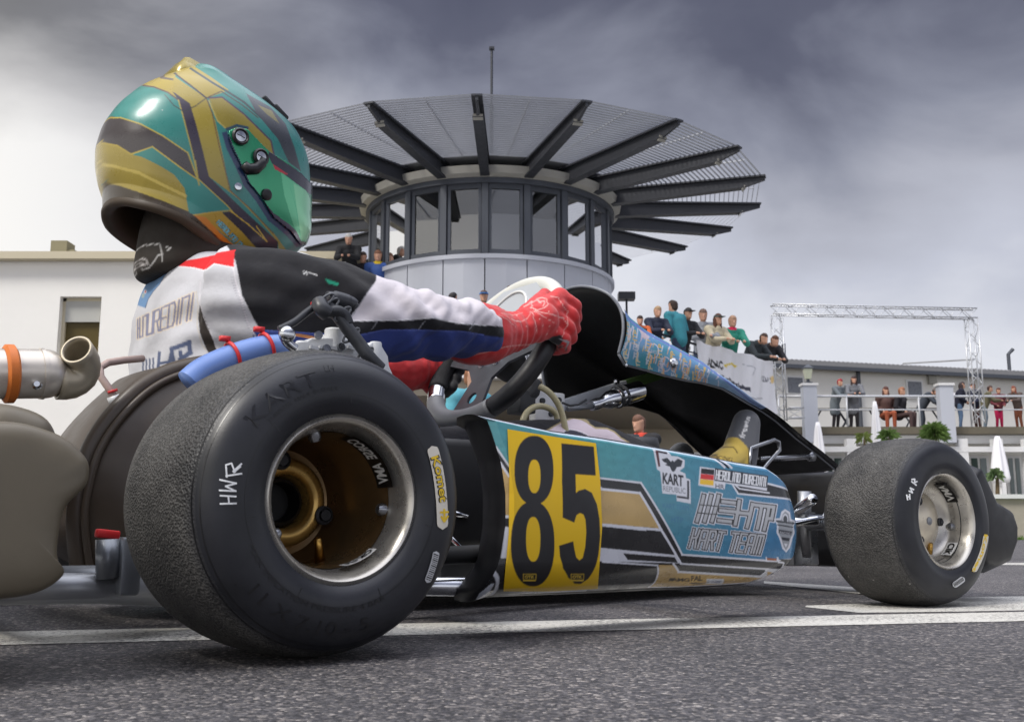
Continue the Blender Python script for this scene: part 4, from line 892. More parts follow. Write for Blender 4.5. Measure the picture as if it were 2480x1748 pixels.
pt.poly(z3([(520, 1262), (668, 1262), (712, 1325), (1508, 1372), (1522, 1312), (1640, 1330), (1640, 1405), (1530, 1440), (900, 1478), (608, 1485)]), goldc)
pt.line(z3([(660, 1255), (706, 1325), (1506, 1372), (1522, 1310), (1690, 1330)]), 5, WH); pt.line(z3([(735, 1250), (1700, 1310), (1690, 1240), (1640, 1236), (1630, 1195)]), 4, WH); pt.line(z3([(1640, 1330), (1640, 1400), (1530, 1438), (900, 1478), (605, 1483)]), 3.5, WH); pt.line(z3([(1700, 1310), (1690, 1375)]), 4, WH)
pt.poly(z3([(1530, 1195), (1620, 1200), (1622, 1222), (1532, 1217)]), (150, 84, 50)); pt.line(z3([(1525, 1190), (1525, 1225), (1625, 1228)]), 3, WH)
pt.poly(z3([(1635, 1205), (1862, 1212), (1860, 1250), (1700, 1245)]), BK); pt.line(z3([(1700, 1280), (1830, 1290), (1862, 1230)]), 4.5, WH)
pt.line(z2([(380, 1310), (500, 1497), (800, 1497), (1240, 1475)]), 8, WH); pt.poly(z2([(352, 1400), (378, 1398), (452, 1542), (372, 1548), (345, 1500)]), (186, 190, 200))
pt.poly(z3([(1225, 515), (1545, 510), (1850, 590), (1850, 660), (1258, 595)]), BK)
for P_, w_ in ((z3([(1545, 505), (1840, 585)]), 4.5), (z3([(1215, 520), (1262, 597), (1850, 662)]), 4), (z3([(1240, 520), (1275, 550), (1550, 590)]), 3.5), (z3([(1050, 270), (1135, 350)]), 5), (z3([(1120, 275), (1200, 355)]), 5), (z3([(1785, 660), (1855, 990)]), 4)):
    pt.line(P_, w_, WH)
pt.line(z3([(1088, 275), (1170, 355)]), 5, BK); pt.poly(z3([(1795, 660), (1860, 665), (1862, 970)]), BK); pt.line(z3([(240, 880), (240, 880)]), 2, WH)
# faint tone-on-tone lettering
for (x, y, w_, h_, s_) in ((640, 860, 110, -50, 'HTP'), (560, 730, 240, -45, 'KART TEAM'), (1700, 700, 120, -40, 'HTP'), (1540, 1000, 90, -40, 'FIA'), (1640, 1180, 200, -30, 'RACING')):
    a, b = z3([(x, y), (x+w_, y+w_*.08)]); pt.text(s_, a, (b[0]-a[0], b[1]-a[1]), (0, h_/3.85), (54, 112, 150))
# HTP mark
def outl(pls, ws, cols):
    for w_, c in zip(ws, cols):
        for pl in pls: pt.line(pl, w_, c)
hp = []
for i in range(3):
    x = 940+70*i; hp.append(z3([(x, 618), (x-62, 850)]))
hp += [z3([(1120, 670), (1228, 682)]), z3([(1100, 752), (1228, 765)]), z3([(1082, 845), (1190, 858)]), z3([(1272, 668), (1235, 880)]), z3([(1255, 772), (1370, 785)]), z3([(1395, 695), (1345, 905)]), z3([(1405, 700), (1595, 722)]), z3([(1478, 730), (1440, 918)]), z3([(1545, 745), (1505, 930)]), z3([(1595, 722), (1575, 830), (1540, 828)])]
outl(hp, (17.5, 13, 7.5), (WH, BK, (172, 174, 178)))
for y0 in (700, 775): pt.line(z3([(905-(y0-700)*.25, y0), (1235-(y0-700)*.25, y0+28)]), 2.5, BK)
o_, ux, uy = z3([(850, 930)])[0], np.array([655, 60])/3.85, np.array([-45, 165])/3.85
for w_, c in ((12.5, WH), (9.2, BK), (4.4, (178, 180, 184))): pt.stroketext('KART TEAM', o_, ux, uy, w_, c, gap=.45)
# name plate with flag
pt.poly(z3([(905, 345), (1540, 430), (1530, 570), (1240, 520), (1145, 500), (1135, 560), (890, 520)]), WH)
for i, c in enumerate(((20, 20, 22), (200, 44, 44), (228, 182, 40))):
    y0 = 360+i*50; pt.poly(z3([(918-i*5, y0), (1040-i*3, y0+14), (1037-i*3, y0+62), (914-i*5, y0+48)]), c)
o_, ux, uy = z3([(1062, 378)])[0], np.array([465, 68])/3.85, np.array([-8, 82])/3.85
pt.poly([o_+np.array((-4, -5)), o_+ux+np.array((4, -4)), o_+ux+uy+np.array((3, 4)), o_+uy+np.array((-4, 4))], (44, 48, 56)); pt.stroketext('HEROLIND NUREDINI', o_, ux, uy, 2.5, (226, 228, 232), gap=.55)
a, = z3([(1050, 545)]); pt.text('HR', a, (22, 3), (0, -11), (90, 92, 100), .02)
# team sticker with the spread eagle
pt.poly(z3([(455, 180), (600, 205), (640, 245), (700, 250), (765, 285), (760, 350), (715, 385), (770, 410), (775, 450), (815, 465), (820, 690), (690, 665), (685, 605), (555, 595), (535, 390), (505, 370)]), WH)
pt.line(z3([(498, 200), (590, 218)]), 5, (50, 46, 50)); pt.line(z3([(500, 205), (525, 335)]), 5, (88, 50, 52)); pt.line(z3([(795, 485), (795, 640), (700, 625)]), 5, (50, 52, 60))
pt.poly(z3([(548, 275), (600, 262), (635, 300), (650, 285), (665, 300), (700, 270), (745, 290), (730, 345), (690, 350), (672, 385), (655, 395), (640, 380), (625, 345), (580, 330), (600, 315), (565, 300)]), (44, 48, 54))
a, = z3([(556, 498)]); pt.text('KART', a, (51, 7), (0, -25), (34, 36, 42), .04); a, = z3([(564, 570)]); pt.text('REPUBLIC', a, (54, 7), (0, -13), (92, 96, 104), .0)
# round winged badge
pt.poly(z3([(1700, 740), (1745, 770), (1755, 835), (1800, 850), (1780, 900), (1790, 960), (1770, 1010), (1745, 1100), (1710, 1145), (1675, 1110), (1645, 1010), (1620, 960), (1625, 890), (1595, 830), (1650, 825), (1665, 765)]), WH)
pt.poly(z3([(1700, 760), (1735, 785), (1745, 850), (1782, 862), (1768, 905), (1775, 960), (1752, 1010), (1730, 1090), (1708, 1125), (1688, 1095), (1660, 1005), (1635, 955), (1640, 885), (1615, 842), (1665, 840), (1678, 785)]), (142, 146, 152))
pt.disc(z3([(1702, 830)])[0], 7, 12, WH); pt.disc(z3([(1702, 835)])[0], 5, 9, (50, 54, 62)); pt.poly(z3([(1612, 845), (1790, 870), (1775, 885), (1620, 862)]), (40, 44, 52)); pt.poly(z3([(1625, 880), (1780, 905), (1770, 918), (1630, 893)]), (40, 44, 52)); pt.poly(z3([(1640, 930), (1765, 950), (1755, 985), (1650, 968)]), (46, 50, 58)); pt.poly(z3([(1665, 1000), (1745, 1012), (1735, 1040), (1675, 1030)]), (46, 50, 58)); pt.poly(z3([(1690, 1060), (1725, 1065), (1706, 1100)]), WH)
a, = z3([(1656, 968)]); pt.text('RACING', a, (24, 3.5), (0, -6), (190, 192, 198))
a, = z3([(640, 1412)]); pt.text('AMG', a, (44, 1), (0, -8), (28, 26, 26), .04); pt.poly(z3([(622, 1385), (662, 1383), (655, 1410), (612, 1412)]), (30, 28, 28)); a, = z3([(822, 1408)]); pt.text('FAL', a, (28, 0), (0, -12), (24, 22, 22), .03); pt.line(z3([(825, 1432), (925, 1436)]), 2.5, (60, 56, 50)); pt.poly(z3([(965, 1390), (1125, 1390), (1115, 1437), (958, 1437)]), (206, 208, 214)); a, = z3([(976, 1425)]); pt.text('Ihr Schlüssel', a, (32, 0), (0, -5.5), (70, 84, 130), .02)
colorize(LIV, pt.C)
# number plate
def coons(top, bot, lef, rig, nu, nv):
    T_, B_, L_, R_ = (resample(np.array(q), k) for q, k in ((top, nu), (bot, nu), (lef, nv), (rig, nv)))
    u = np.linspace(0, 1, nu)[:, None, None]; v = np.linspace(0, 1, nv)[None, :, None]
    return (1-v)*T_[:, None]+v*B_[:, None]+(1-u)*L_[None]+u*R_[None]-((1-u)*(1-v)*T_[0]+u*(1-v)*T_[-1]+(1-u)*v*B_[0]+u*v*B_[-1])
XY = coons(z2([(482, 190), (850, 250), (1175, 300)]), z2([(450, 1460), (835, 1460), (1190, 1440)]), z2([(482, 190), (497, 560), (492, 1000), (450, 1460)]), z2([(1175, 300), (1210, 600), (1225, 950), (1190, 1440)]), 240, 330)
def surf(p, bvh, off, yf):
    d = Vector(rayl(p[0], p[1])).normalized(); h_ = bvh.ray_cast(Vector(CL), d, 6); P = h_[0] if h_[0] is not None else Vector(ky(p[0], p[1], yf)); return np.array(P - d*off)
NP = np.array([[surf(XY[i, j], pb, .0016, YP) for j in range(330)] for i in range(240)])
plate = gridmesh('number_plate', NP, mat('number_vinyl', (226, 186, 20), .42, attr=True, var=.03, vscale=25), POD)
V = verts(plate); pbn = bvh_of(plate); pmn = side_map(pbn, YP-.002); pt = Paint(V[:, [0, 2]], (224, 182, 14), pmn)
def ellp(cx, cy, rx, ry, pw=2.0, n_=48): return [(cx+rx*math.copysign(abs(math.cos(t))**(2/pw), math.cos(t)), cy+ry*math.copysign(abs(math.sin(t))**(2/pw), math.sin(t))) for t in np.linspace(0, 2*math.pi, n_, endpoint=False)]
five = [(908, 305), (1155, 330), (1170, 550), (1012, 540), (1015, 700), (1040, 675), (1090, 662), (1140, 690), (1180, 780), (1200, 900), (1205, 1030), (1192, 1170), (1160, 1280), (1110, 1360), (1055, 1398), (1010, 1396), (960, 1350), (920, 1280), (897, 1190), (890, 1105), (995, 1072), (1003, 1130), (1018, 1195), (1045, 1222), (1075, 1200), (1095, 1110), (1103, 1000), (1097, 900), (1080, 855), (1050, 842), (1020, 862), (1003, 917), (918, 880), (912, 600)]
for grow, c in ((1, (52, 26, 20)), (0, (30, 30, 33))):
    g_ = 3*grow
    pt.poly(z2(ellp(690, 512, 150+g_, 267+g_, 2.25)), c); pt.poly(z2(ellp(680, 1088, 168+g_, 330+g_, 2.25)), c)
    if grow: pt.line(z2(five+five[:1]), 2.2, c)
    else: pt.poly(z2(five), c)
pt.poly(z2(ellp(693, 560, 48, 131, 2.3)), (224, 182, 14)); pt.poly(z2(ellp(684, 1052, 56, 175, 2.3)), (224, 182, 14))
for x in (606, 980):
    pt.line(z2([(x, 1325), (x+100, 1325), (x+95, 1378), (x, 1378), (x, 1325)]), 1.5, (226, 190, 60)); a, = z2([(x+12, 1358)]); pt.text('OTK', a, (23, 0), (0, -7), (230, 196, 70), .03); pt.line(z2([(x+5, 1372), (x+90, 1372)]), 2.5, (226, 190, 60))
pt.line(z2([(836, 1448), (836, 1462)]), 1, (90, 74, 10)); colorize(plate, pt.C)

# ---- nassau panel and fairing (U section, open to the back and below)
TP = [(1508, 748), (1520, 768), (1560, 800), (1596, 820), (1640, 844), (1692, 872), (1750, 914), (1786, 942), (1816, 968), (1851, 992), (1881, 1014), (1931, 1057), (1980, 1094), (2028, 1134)]
BP = [(1500, 856), (1514, 882), (1560, 894), (1612, 909), (1660, 920), (1700, 926), (1750, 940), (1780, 957), (1812, 976), (1850, 997), (1880, 1018), (1930, 1061), (1979, 1098), (2027, 1138)]
FB = [(1330, 990), (1380, 975), (1440, 985), (1530, 983), (1600, 1003), (1660, 1050), (1712, 1112), (1800, 1185), (1900, 1230), (1990, 1260)]
YN, YFa = -.135, .10
tp = resample(np.array([ky(x, y, YN)[[0, 2]] for x, y in TP]), 60); bp_ = resample(np.array([ky(x, y, YN)[[0, 2]] for x, y in BP]), 60); fb = resample(np.array([ky(x, y, YFa)[[0, 2]] for x, y in FB]), 60)
flg = np.array([[(tp[i, 0]*(1-v)+bp_[i, 0]*v, YN-.012*math.sin(math.pi*v), tp[i, 1]*(1-v)+bp_[i, 1]*v) for v in np.linspace(0, 1, 130)] for i in range(60)])
def upsample(A, n_):
    o_ = np.zeros((n_,)+A.shape[1:]); x = np.linspace(0, 1, len(A)); X = np.linspace(0, 1, n_)
    for j in range(A.shape[1]):
        for k in range(3): o_[:, j, k] = np.interp(X, x, A[:, j, k])
    return o_
flg = upsample(flg, 520)
ns = MB(); rings = []
for i in range(60):
    s_ = i/59; T_, B_ = tp[i], bp_[i]; hmp = .062*max(0, 1-s_*3.2)**1.3-.012*min(1, s_*4)
    nrm = np.array([.35, .94]); rg = []
    rg.append((B_[0], YN+.002, B_[1])); rg.append((T_[0]*.5+B_[0]*.5, YN-.0085, T_[1]*.5+B_[1]*.5)); rg.append((T_[0], YN+.003, T_[1]))
    for v in np.linspace(.08, .92, 11):
        b_ = math.sin(math.pi*v)**.55 if hmp > 0 else math.sin(math.pi*v); rg.append((T_[0]+nrm[0]*hmp*b_-.045*b_*(1-s_)**3, YN+(YFa-YN)*v, T_[1]+nrm[1]*hmp*b_))
    rg.append((T_[0], YFa, T_[1]))
    F_ = fb[i]
    for v in (.33, .66, 1.0): rg.append((T_[0]*(1-v)+F_[0]*v, YFa+.012*math.sin(math.pi*v), T_[1]*(1-v)+F_[1]*v))
    for _ in range(2): rg = [rg[0]]+[tuple(np.array(a_)*(1-f_)+np.array(b_)*f_) for a_, b_ in zip(rg[:-1], rg[1:]) for f_ in (.25, .75)]+[rg[-1]]
    rings.append(rg)
n_ = len(rings[0]); ns.add([v_ for r_ in rings for v_ in r_], [(i*n_+k, (i+1)*n_+k, (i+1)*n_+k+1, i*n_+k+1) for i in range(59) for k in range(n_-1)])
NAS = ns.build('front_panel', M_INNER, kart, True)
m_ = NAS.modifiers.new('s', 'SOLIDIFY'); m_.thickness = .003; m_.offset = 0; bake(NAS); NAS.data.shade_smooth()
FLG = gridmesh('livery', flg-np.array([0, .0035, 0]), M_LIV, NAS)
mb = MB(); mb.tube([Vector(r_[0]) for r_ in rings], .0028, 8); mb.tube([Vector(q) for q in rings[0]], .0030, 8); mb.build('edge_lip', mat('lip_grey', (120, 124, 132), .4), NAS, True)
nb_ = bvh_of(FLG); nm = side_map(nb_, YN); V = verts(FLG)
zn = zoomf(1480, 700, 1/4.592)
def skyc(P):
    nn = np.array([noise.noise(Vector((p[0]*14, p[1]*22, 7))) for p in P]); t = np.clip(nn*1.2+.4, 0, 1)[:, None]; t2 = np.clip((P[:, 0]-1.02)/.15, 0, 1)[:, None]
    c = np.array(s2l((66, 146, 160)))*t+np.array(s2l((112, 158, 200)))*(1-t); return c*(1-t2)+np.array(s2l((150, 176, 216)))*t2
pt = Paint(V[:, [0, 2]], (90, 140, 180), nm); pt.poly([(1480, 700), (2060, 1100), (2060, 1200), (1480, 950)], skyc)
rr_ = random.Random(4)
for i in range(7):       # rows of gold and white lettering, round badges
    x = 1512+i*30; 
    for j, (s_, c) in enumerate((('HTP', (214, 178, 96)), ('TEAM', (214, 212, 216)), ('HTP', (222, 206, 170)))):
        y = 800+i*17+j*34
        pt.text(s_, (x+j*3, y+18), (3, -34), (-11, -3), c, .02)
for cx, cy in ((1583, 850), (1612, 882), (1698, 906), (1660, 893)):
    k_ = 1 if cx in (1583, 1612) else .6
    pt.line([(cx+12*k_*math.cos(t), cy+17*k_*math.sin(t)) for t in np.linspace(0, 6.28, 20)], 2.2, (212, 206, 222)); pt.text('RACE', (cx-7*k_, cy+4), (15*k_, 4), (0, -8*k_), (200, 196, 214)); pt.line([(cx-5, cy+12), (cx-7, cy+28)], 4, (222, 184, 150))
for i in range(80):
    x = rr_.uniform(1508, 1740); y = 770+(x-1510)*.45+rr_.uniform(6, 80); L_ = rr_.uniform(8, 22); pt.line([(x, y), (x-3, y+L_)], rr_.uniform(1.5, 3), rr_.choice(((222, 190, 110), (212, 210, 224), (196, 206, 220), (230, 170, 120))))
pt.poly(zn([(300, 430), (430, 530), (410, 560), (350, 540), (320, 600), (335, 500)]), (206, 190, 200))
pt.line([(x+1, y+3) for x, y in TP], 4, (112, 132, 196)); pt.poly([(1840, 960), (2080, 1120), (2080, 1200), (1840, 1100)], (20, 20, 22))
colorize(FLG, pt.C)
for x, y in ((1632, 879), (1517, 884)):
    c = surf((x, y), nb_, .003, YN); k_ = 1 if x == 1632 else .35; mb = MB(); mb.lathe([(.0001, .006*k_), (.004*k_, .006*k_), (.009*k_, .003*k_), (.010*k_, 0)], (c, (0, -1, 0)), 20); mb.build('screw', M_CHROME, NAS, auto=30)
# front fairing: wide low nose
ff = MB(); rg = []
for y in np.linspace(-.60, .60, 41):
    t = abs(y)/.60; xr = 1.215-.0*t; xf = 1.395-.085*t**3; zt_ = .225-.0*t; e = .012 if t > .96 else 0
    xr2 = xr-.03*t**2; sec = [(xr2, .075+e), (xr2, zt_-.03), (xr2+.008, zt_-.006-e), (xr2+.025, zt_-e), (xf-.06, zt_-.055-e), (xf-.012, .155-e), (xf, .12), (xf-.004, .085+e), (xf-.03, .055+e), (xf-.08, .045+e), (xr2+.02, .05+e)]
    rg.append([Vector((a, y, b)) for a, b in sec])
ff.loft(rg); o = ff.build('front_fairing', M_BLK, kart, True); bevel(o, .006, 2)
# nose bridging to the nassau
mb = MB(); mb.loft([[Vector((x, y, z)) for y, z in ((-.11, z0), (.11, z0), (.11, z0+.012), (-.11, z0+.012))] for x, z0 in ((1.18, .24), (1.30, .20), (1.38, .15))]); mb.build('nose_plate', M_INNER, kart, True)

# ---- steering wheel
SWC = Vector((.662, 0, .430)); SU = Vector((.5, 0, .866)); SN = Vector((-.866, 0, .5)); SY = Vector((0, -1, 0))
def rim(a, dr=0.0, dn=0.0):
    r_ = .154-.010*max(0, -math.cos(a))**6+dr; return SWC+(SU*math.cos(a)+SY*math.sin(a))*r_+SN*dn
def arc(a0, a1, n_=40): return [rim(R(a0+(a1-a0)*i/n_)) for i in range(n_+1)]
mb = MB(); mb.tube(arc(62, 148, 36), .0168, 20); SW = mb.build('steering_wheel', mat('grip_black', (38, 39, 43), .45, var=.15, vscale=30, bump=.15, bscale=300, bdist=.0004), kart, True)
mb = MB(); mb.tube(arc(-66, 62, 44), .0158, 20); mb.build('rim_top', mat('grip_white', (206, 206, 198), .55, var=.06, vscale=25, bump=.2, bscale=200, bdist=.0005), SW, True)
mb = MB(); mb.tube(arc(148.5, 232, 30), .0172, 20); mb.build('rim_bottom', mat('grip_grey', (112, 114, 118), .5, var=.15, vscale=30), SW, True)
mb = MB(); mb.tube(arc(232.5, 246, 8), .0162, 20); mb.build('rim_joint', M_CHROME, SW, True)
mb = MB(); mb.tube(arc(246, 295, 20), .0176, 20); mb.build('rim_grip', mat('grip_suede', (34, 34, 36), .9, bump=.8, bscale=500, bdist=.001, var=.3, vscale=90), SW, True)
def swp(u_, y_, n_=0): return SWC+SU*u_+Vector((0, 1, 0))*y_+SN*n_      # y_: kart-left positive
def plate_sw(name, outl_, holes, n0, n1, mt, par):
    mb = MB(); polys = [[Vector((a, b, 0)) for a, b in outl_]]+[[Vector((a, b, 0)) for a, b in h] for h in holes]; tr = tessellate_polygon(polys); fl_ = [p for q in polys for p in q]
    N_ = len(fl_); mb.add([swp(p.x, p.y, n0) for p in fl_]+[swp(p.x, p.y, n1) for p in fl_], [tuple(t) for t in tr]+[tuple(i+N_ for i in t[::-1]) for t in tr]); st = 0
    for q in polys:
        k = len(q); mb.add([swp(p.x, p.y, n0) for p in q]+[swp(p.x, p.y, n1) for p in q], [(i, (i+1) % k, k+(i+1) % k, k+i) for i in range(k)])
    return mb.build(name, mt, par)
def circ2(cx, cy, r_, n_=14): return [(cx+r_*math.cos(t), cy+r_*math.sin(t)) for t in np.linspace(0, 2*math.pi, n_, endpoint=False)]
M_SPOKE = mat('spoke_grey', (78, 80, 86), .4, .4, var=.1, vscale=30)
plate_sw('spokes', [(.03, .155), (-.005, .155), (-.03, .06), (-.06, .03), (-.14, .045), (-.15, .015), (-.15, -.015), (-.14, -.045), (-.06, -.03), (-.03, -.06), (-.005, -.155), (.03, -.155), (.045, -.06), (.05, 0), (.045, .06)],
         [circ2(.012, .115, .010), circ2(.012, -.115, .010), circ2(.02, .075, .013), circ2(.02, -.075, .013), circ2(-.10, 0, .012), circ2(-.005, .045, .007), circ2(-.005, -.045, .007)], -.004, .001, M_SPOKE, SW)
for y_, u_ in ((.022, .022), (-.022, .022), (.022, -.022), (-.022, -.022), (.13, .012), (-.13, .012)):
    mb = MB(); mb.lathe([(.0001, .009), (.0055, .009), (.0065, .006), (.0065, .0015), (.010, .001), (.010, 0)], (swp(u_, y_, .001), SN), 18); mb.build('bolt', M_CHROME, SW, auto=30)
mb = MB(); mb.lathe([(.0001, -.05), (.03, -.05), (.035, -.012), (.035, -.0045), (.0001, -.0045)], (SWC, SN), 24); mb.build('boss', M_INNER, SW, auto=30)
# display / pad with white print under the upper rim
pad = plate_sw('lap_display', [(.140, .05), (.11, .085), (.06, .085), (.052, .0), (.06, -.085), (.11, -.085), (.140, -.05)], [], .004, .016, mat('display_case', (190, 194, 198), .3, .2), SW)
mb = MB(); mb.tube([swp(.126*math.cos(a)*.85+.02, .07*math.sin(a), .0175) for a in np.linspace(-1.3, 1.3, 24)], .0026, 6); mb.build('display_print', M_SWHT, pad, True)
mb = MB(); mb.tube([(.72, 0, .40), (.95, 0, .10)], .010, 14); mb.build('steering_column', M_STEEL, kart, True)
# support bracket: slanted flat channel with green film at its end
A_, B_ = ky(1352, 985, -.03), ky(1600, 905, -.03); dA = Vector(B_)-Vector(A_)
mb = MB(); mb.bar(A_, Vector(A_)+dA*.62, .022, .020); BR = mb.build('panel_bracket', mat('bracket_alu', (150, 154, 160), .45, .15, var=.08, vscale=30), kart); bevel(BR, .0015)
mb = MB(); mb.bar(Vector(A_)+dA*.621, Vector(B_)+dA*.05, .021, .019); mb.build('green_film', mat('green_film', (84, 112, 66), .3, .5), BR)
mb = MB(); c = Vector(ky(1493, 925, -.0445)); mb.lathe([(.0001, .005), (.004, .005), (.0065, .002), (.0065, 0)], (c, (0, -1, 0)), 16); mb.build('bolt', M_CHROME, BR, auto=30)
# polished cylinder
a, b = Vector(ky(1432, 982, -.09)), Vector(ky(1548, 945, -.09)); d = b-a; L_ = d.length
mb = MB(); mb.lathe([(.0001, 0), (.010, 0), (.011, L_*.10), (.0095, L_*.2), (.012, L_*.26), (.0165, L_*.36), (.0165, L_*.5), (.018, L_*.51), (.018, L_*.56), (.0165, L_*.57), (.0175, L_*.62), (.0185, L_*.64), (.0185, L_), (.0001, L_)], (a, d), 32)
CY = mb.build('polished_cylinder', M_CHROME, kart, auto=35)
for f in (.53, .64): mb = MB(); mb.tube([a+d*f+(d.cross(Vector((0, 0, 1))).normalized()*math.cos(t)+d.cross(Vector((0, 0, 1))).cross(d).normalized()*math.sin(t))*.0185 for t in np.linspace(0, 6.283, 25)], .0026, 8); mb.build('strap', M_RUBH, CY, True)
mb = MB(); mb.tube([Vector(ky(1375, 990, -.09)), Vector(ky(1432, 984, -.09))], .005, 10); mb.build('rod', M_TUBE, CY, True)
mb = MB(); mb.tube([Vector(ky(*p, -.10)) for p in ((1362, 975), (1380, 982), (1400, 980), (1420, 968))], .0022, 8); mb.build('cable', M_RUBH, kart, True)
# cloudy fuel hoses, fuel cap plate
M_HOSE = mat('fuel_hose', (176, 168, 132), .35, coat=.4, var=.1, vscale=30)
for pts, yl in (([(1308, 936), (1330, 950), (1350, 975), (1362, 1005), (1372, 1050)], -.20), ([(1262, 1030), (1275, 1000), (1296, 985), (1320, 985), (1345, 1000), (1352, 1030)], -.16)):
    P = [Vector(ky(x, y, yl)) for x, y in pts]; Q = []
    for i in range(len(P)-1):
        p0, p1, p2, p3 = P[max(i-1, 0)], P[i], P[i+1], P[min(i+2, len(P)-1)]
        for k in range(8): t = k/8; Q.append(.5*((2*p1)+(-p0+p2)*t+(2*p0-5*p1+4*p2-p3)*t*t+(-p0+3*p1-3*p2+p3)*t**3))
    Q.append(P[-1]); mb = MB(); mb.tube(Q, .0052, 12); mb.build('fuel_hose', M_HOSE, kart, True)
c = Vector(ky(1325, 990, -.05)); mb = MB(); mb.box(c, (.07, .02, .06)); o = mb.build('mounting_plate', M_ALU, kart); bevel(o, .004)
for dx_, dz_ in ((-.02, .012), (.018, .016), (.0, -.01)): mb = MB(); mb.lathe([(.0001, .004), (.005, .004), (.0055, 0)], (c+Vector((dx_, -.0101, dz_)), (0, -1, 0)), 14); mb.build('bolt', M_RUBH, o, auto=30)
mb = MB(); c = Vector(ky(1262, 975, -.08)); mb.box(c, (.035, .04, .04)); mb.lathe([(.014, 0), (.018, .03), (.01, .05), (.0001, .05)], (c, (.5, -.3, .8)), 16); o = mb.build('pump', M_RUBH, kart); bevel(o, .003)
# ---- pedals
mb = MB(); P = [Vector(ky(*p, -.16)) for p in ((1815, 1150), (1818, 1085), (1875, 1065), (1886, 1070), (1888, 1090), (1860, 1120), (1830, 1160))]; mb.tube(P, .0042, 10); o = mb.build('pedal', M_STEEL, kart, True)
mb = MB(); P = [Vector(ky(*p, -.14)) for p in ((1840, 1112), (1965, 1105))]; mb.tube(P, .006, 10); mb.lathe([(.0001, -.006), (.010, -.006), (.010, .006), (.0001, .006)], (P[1], (0, 1, 0)), 16); mb.build('pedal_rod', M_STEEL, kart, True)
# ---- chassis: rails, floor, axle, front stub axles
def tb(name, pts, r_, mt=M_TUBE, n_=14, par=kart): m_ = MB(); m_.tube(pts, r_, n_); return m_.build(name, mt, par, True)
for s in (-1, 1):
    tb('chassis_rail', [(-.16, s*.30, .06), (0, s*.30, .06), (.35, s*.31, .055), (.65, s*.24, .055), (.95, s*.20, .055), (1.10, s*.24, .06)], .016)
    tb('side_pod_bar', [(.12, s*.31, .065), (.16, s*.54, .085), (.30, s*.555, .09), (.62, s*.555, .09), (.68, s*.53, .085), (.70, s*.25, .06)], .010, M_INNER)
    tb('side_pod_bar', [(.10, s*.31, .06), (.14, s*.50, .055), (.24, s*.545, .052), (.62, s*.545, .05), (.70, s*.25, .055)], .0105, M_CHROME)
    tb('stub_axle', [(1.05, s*.36, .128), (1.05, s*.50, .128)], .0145, M_CHROME)
    tb('tie_rod', [(.93, s*.04, .10), (1.00, s*.43, .13)], .0075, M_CHROME); tb('kingpin', [(1.05, s*.36, .07), (1.045, s*.37, .18)], .012, M_STEEL)
    mb = MB(); mb.box((1.05, s*.35, .10), (.07, .03, .09)); bevel(mb.build('kingpin_bracket', M_STEEL, kart), .004)
    mb = MB(); mb.lathe([(.0001, -.03), (.022, -.03), (.030, -.02), (.030, .0), (.022, .015), (.0001, .015)], ((1.05, s*.43, .128), (0, 1, 0)), 24); mb.build('front_hub', M_CHROME, kart, auto=40)
tb('front_tie_rod', [(1.00, -.42, .165), (1.13, -.20, .10)], .009, M_CHROME); tb('chassis_rail', [(1.10, -.24, .06), (1.14, 0, .06), (1.10, .24, .06)], .016); tb('chassis_rail', [(1.05, -.35, .075), (1.03, 0, .07), (1.05, .35, .075)], .014)
tb('brake_rod', [(.75, -.42, .10), (1.12, -.45, .15)], .003, M_CHROME)
mb = MB(); mb.box((.72, 0, .045), (.72, .42, .004)); mb.build('floor_tray', M_ALU, kart)
tb('rear_axle', [(0, -.50, .1395), (0, .50, .1395)], .025, M_STEEL); tb('chassis_rail', [(-.16, -.30, .06), (-.16, .30, .06)], .016)
mb = MB(); mb.box((0, -.27, .13), (.09, .02, .12)); bevel(mb.build('bearing_carrier', M_ALU, kart), .008)
mb = MB(); mb.lathe([(.03, 0), (.088, 0), (.088, .012), (.03, .012)], ((0, .22, .1395), (0, 1, 0)), 40, closed=True); mb.build('brake_disc', M_STEEL, kart, auto=40)
# grey lower rear tube, post with red clip, outrigger
tb('rear_bumper_tube', [tuple(kx(-300, 1428, -.18)), tuple(ky(0, 1425, -.34)), tuple(ky(240, 1424, -.345)), tuple(ky(400, 1432, -.33))], .0160, mat('tube_light', (150, 152, 156), .35, .5, var=.12, vscale=12), 20)
a = Vector(ky(262, 1400, -.36)); b = Vector(ky(262, 1305, -.36)); tb('bumper_post', [a, b], .0125, M_TUBE, 18)
mb = MB(); mb.bar(Vector(ky(232, 1290, -.36)), Vector(ky(288, 1296, -.36)), .012, .009); bevel(mb.build('red_clip', mat('clip_red', (206, 44, 46), .45), kart), .002)
mb = MB(); mb.box(Vector(ky(308, 1370, -.36)), (.022, .03, .06)); bevel(mb.build('clamp', M_TUBE, kart), .004)
# ---- rear bumper
M_BUMP = mat('bumper_plastic', (98, 90, 74), .42, var=.18, vscale=9, bump=.12, bscale=200, bdist=.0006)  # black plastic; the warm haze over it is mixed into this brown
mb = MB()
def lobe(y0, y1, s=1):
    rings = []
    for y, e in ((y0, .03), (y0-.004*s, .012), (y0-.02*s, 0), ((y0+y1)/2, -.002), (y1+.03*s, 0), (y1+.006*s, .004), (y1, .02)):
        sec = [(-.34+e, .075+e), (-.355+e, .12), (-.34+e, .175-e), (-.31, .190-e), (-.26, .196-e*.7), (-.222-e*.5, .186-e), (-.205-e*.4, .165), (-.206-e*.4, .145), (-.224-e*.4, .13), (-.226-e*.4, .09), (-.216-e*.4, .078+e*.6), (-.235, .062+e), (-.31, .058+e)]
        rings.append([Vector((a_, y, z_)) for a_, z_ in sec])
    mb.loft(rings)
lobe(-.44, -.665); lobe(.44, .665, -1)
rings = []
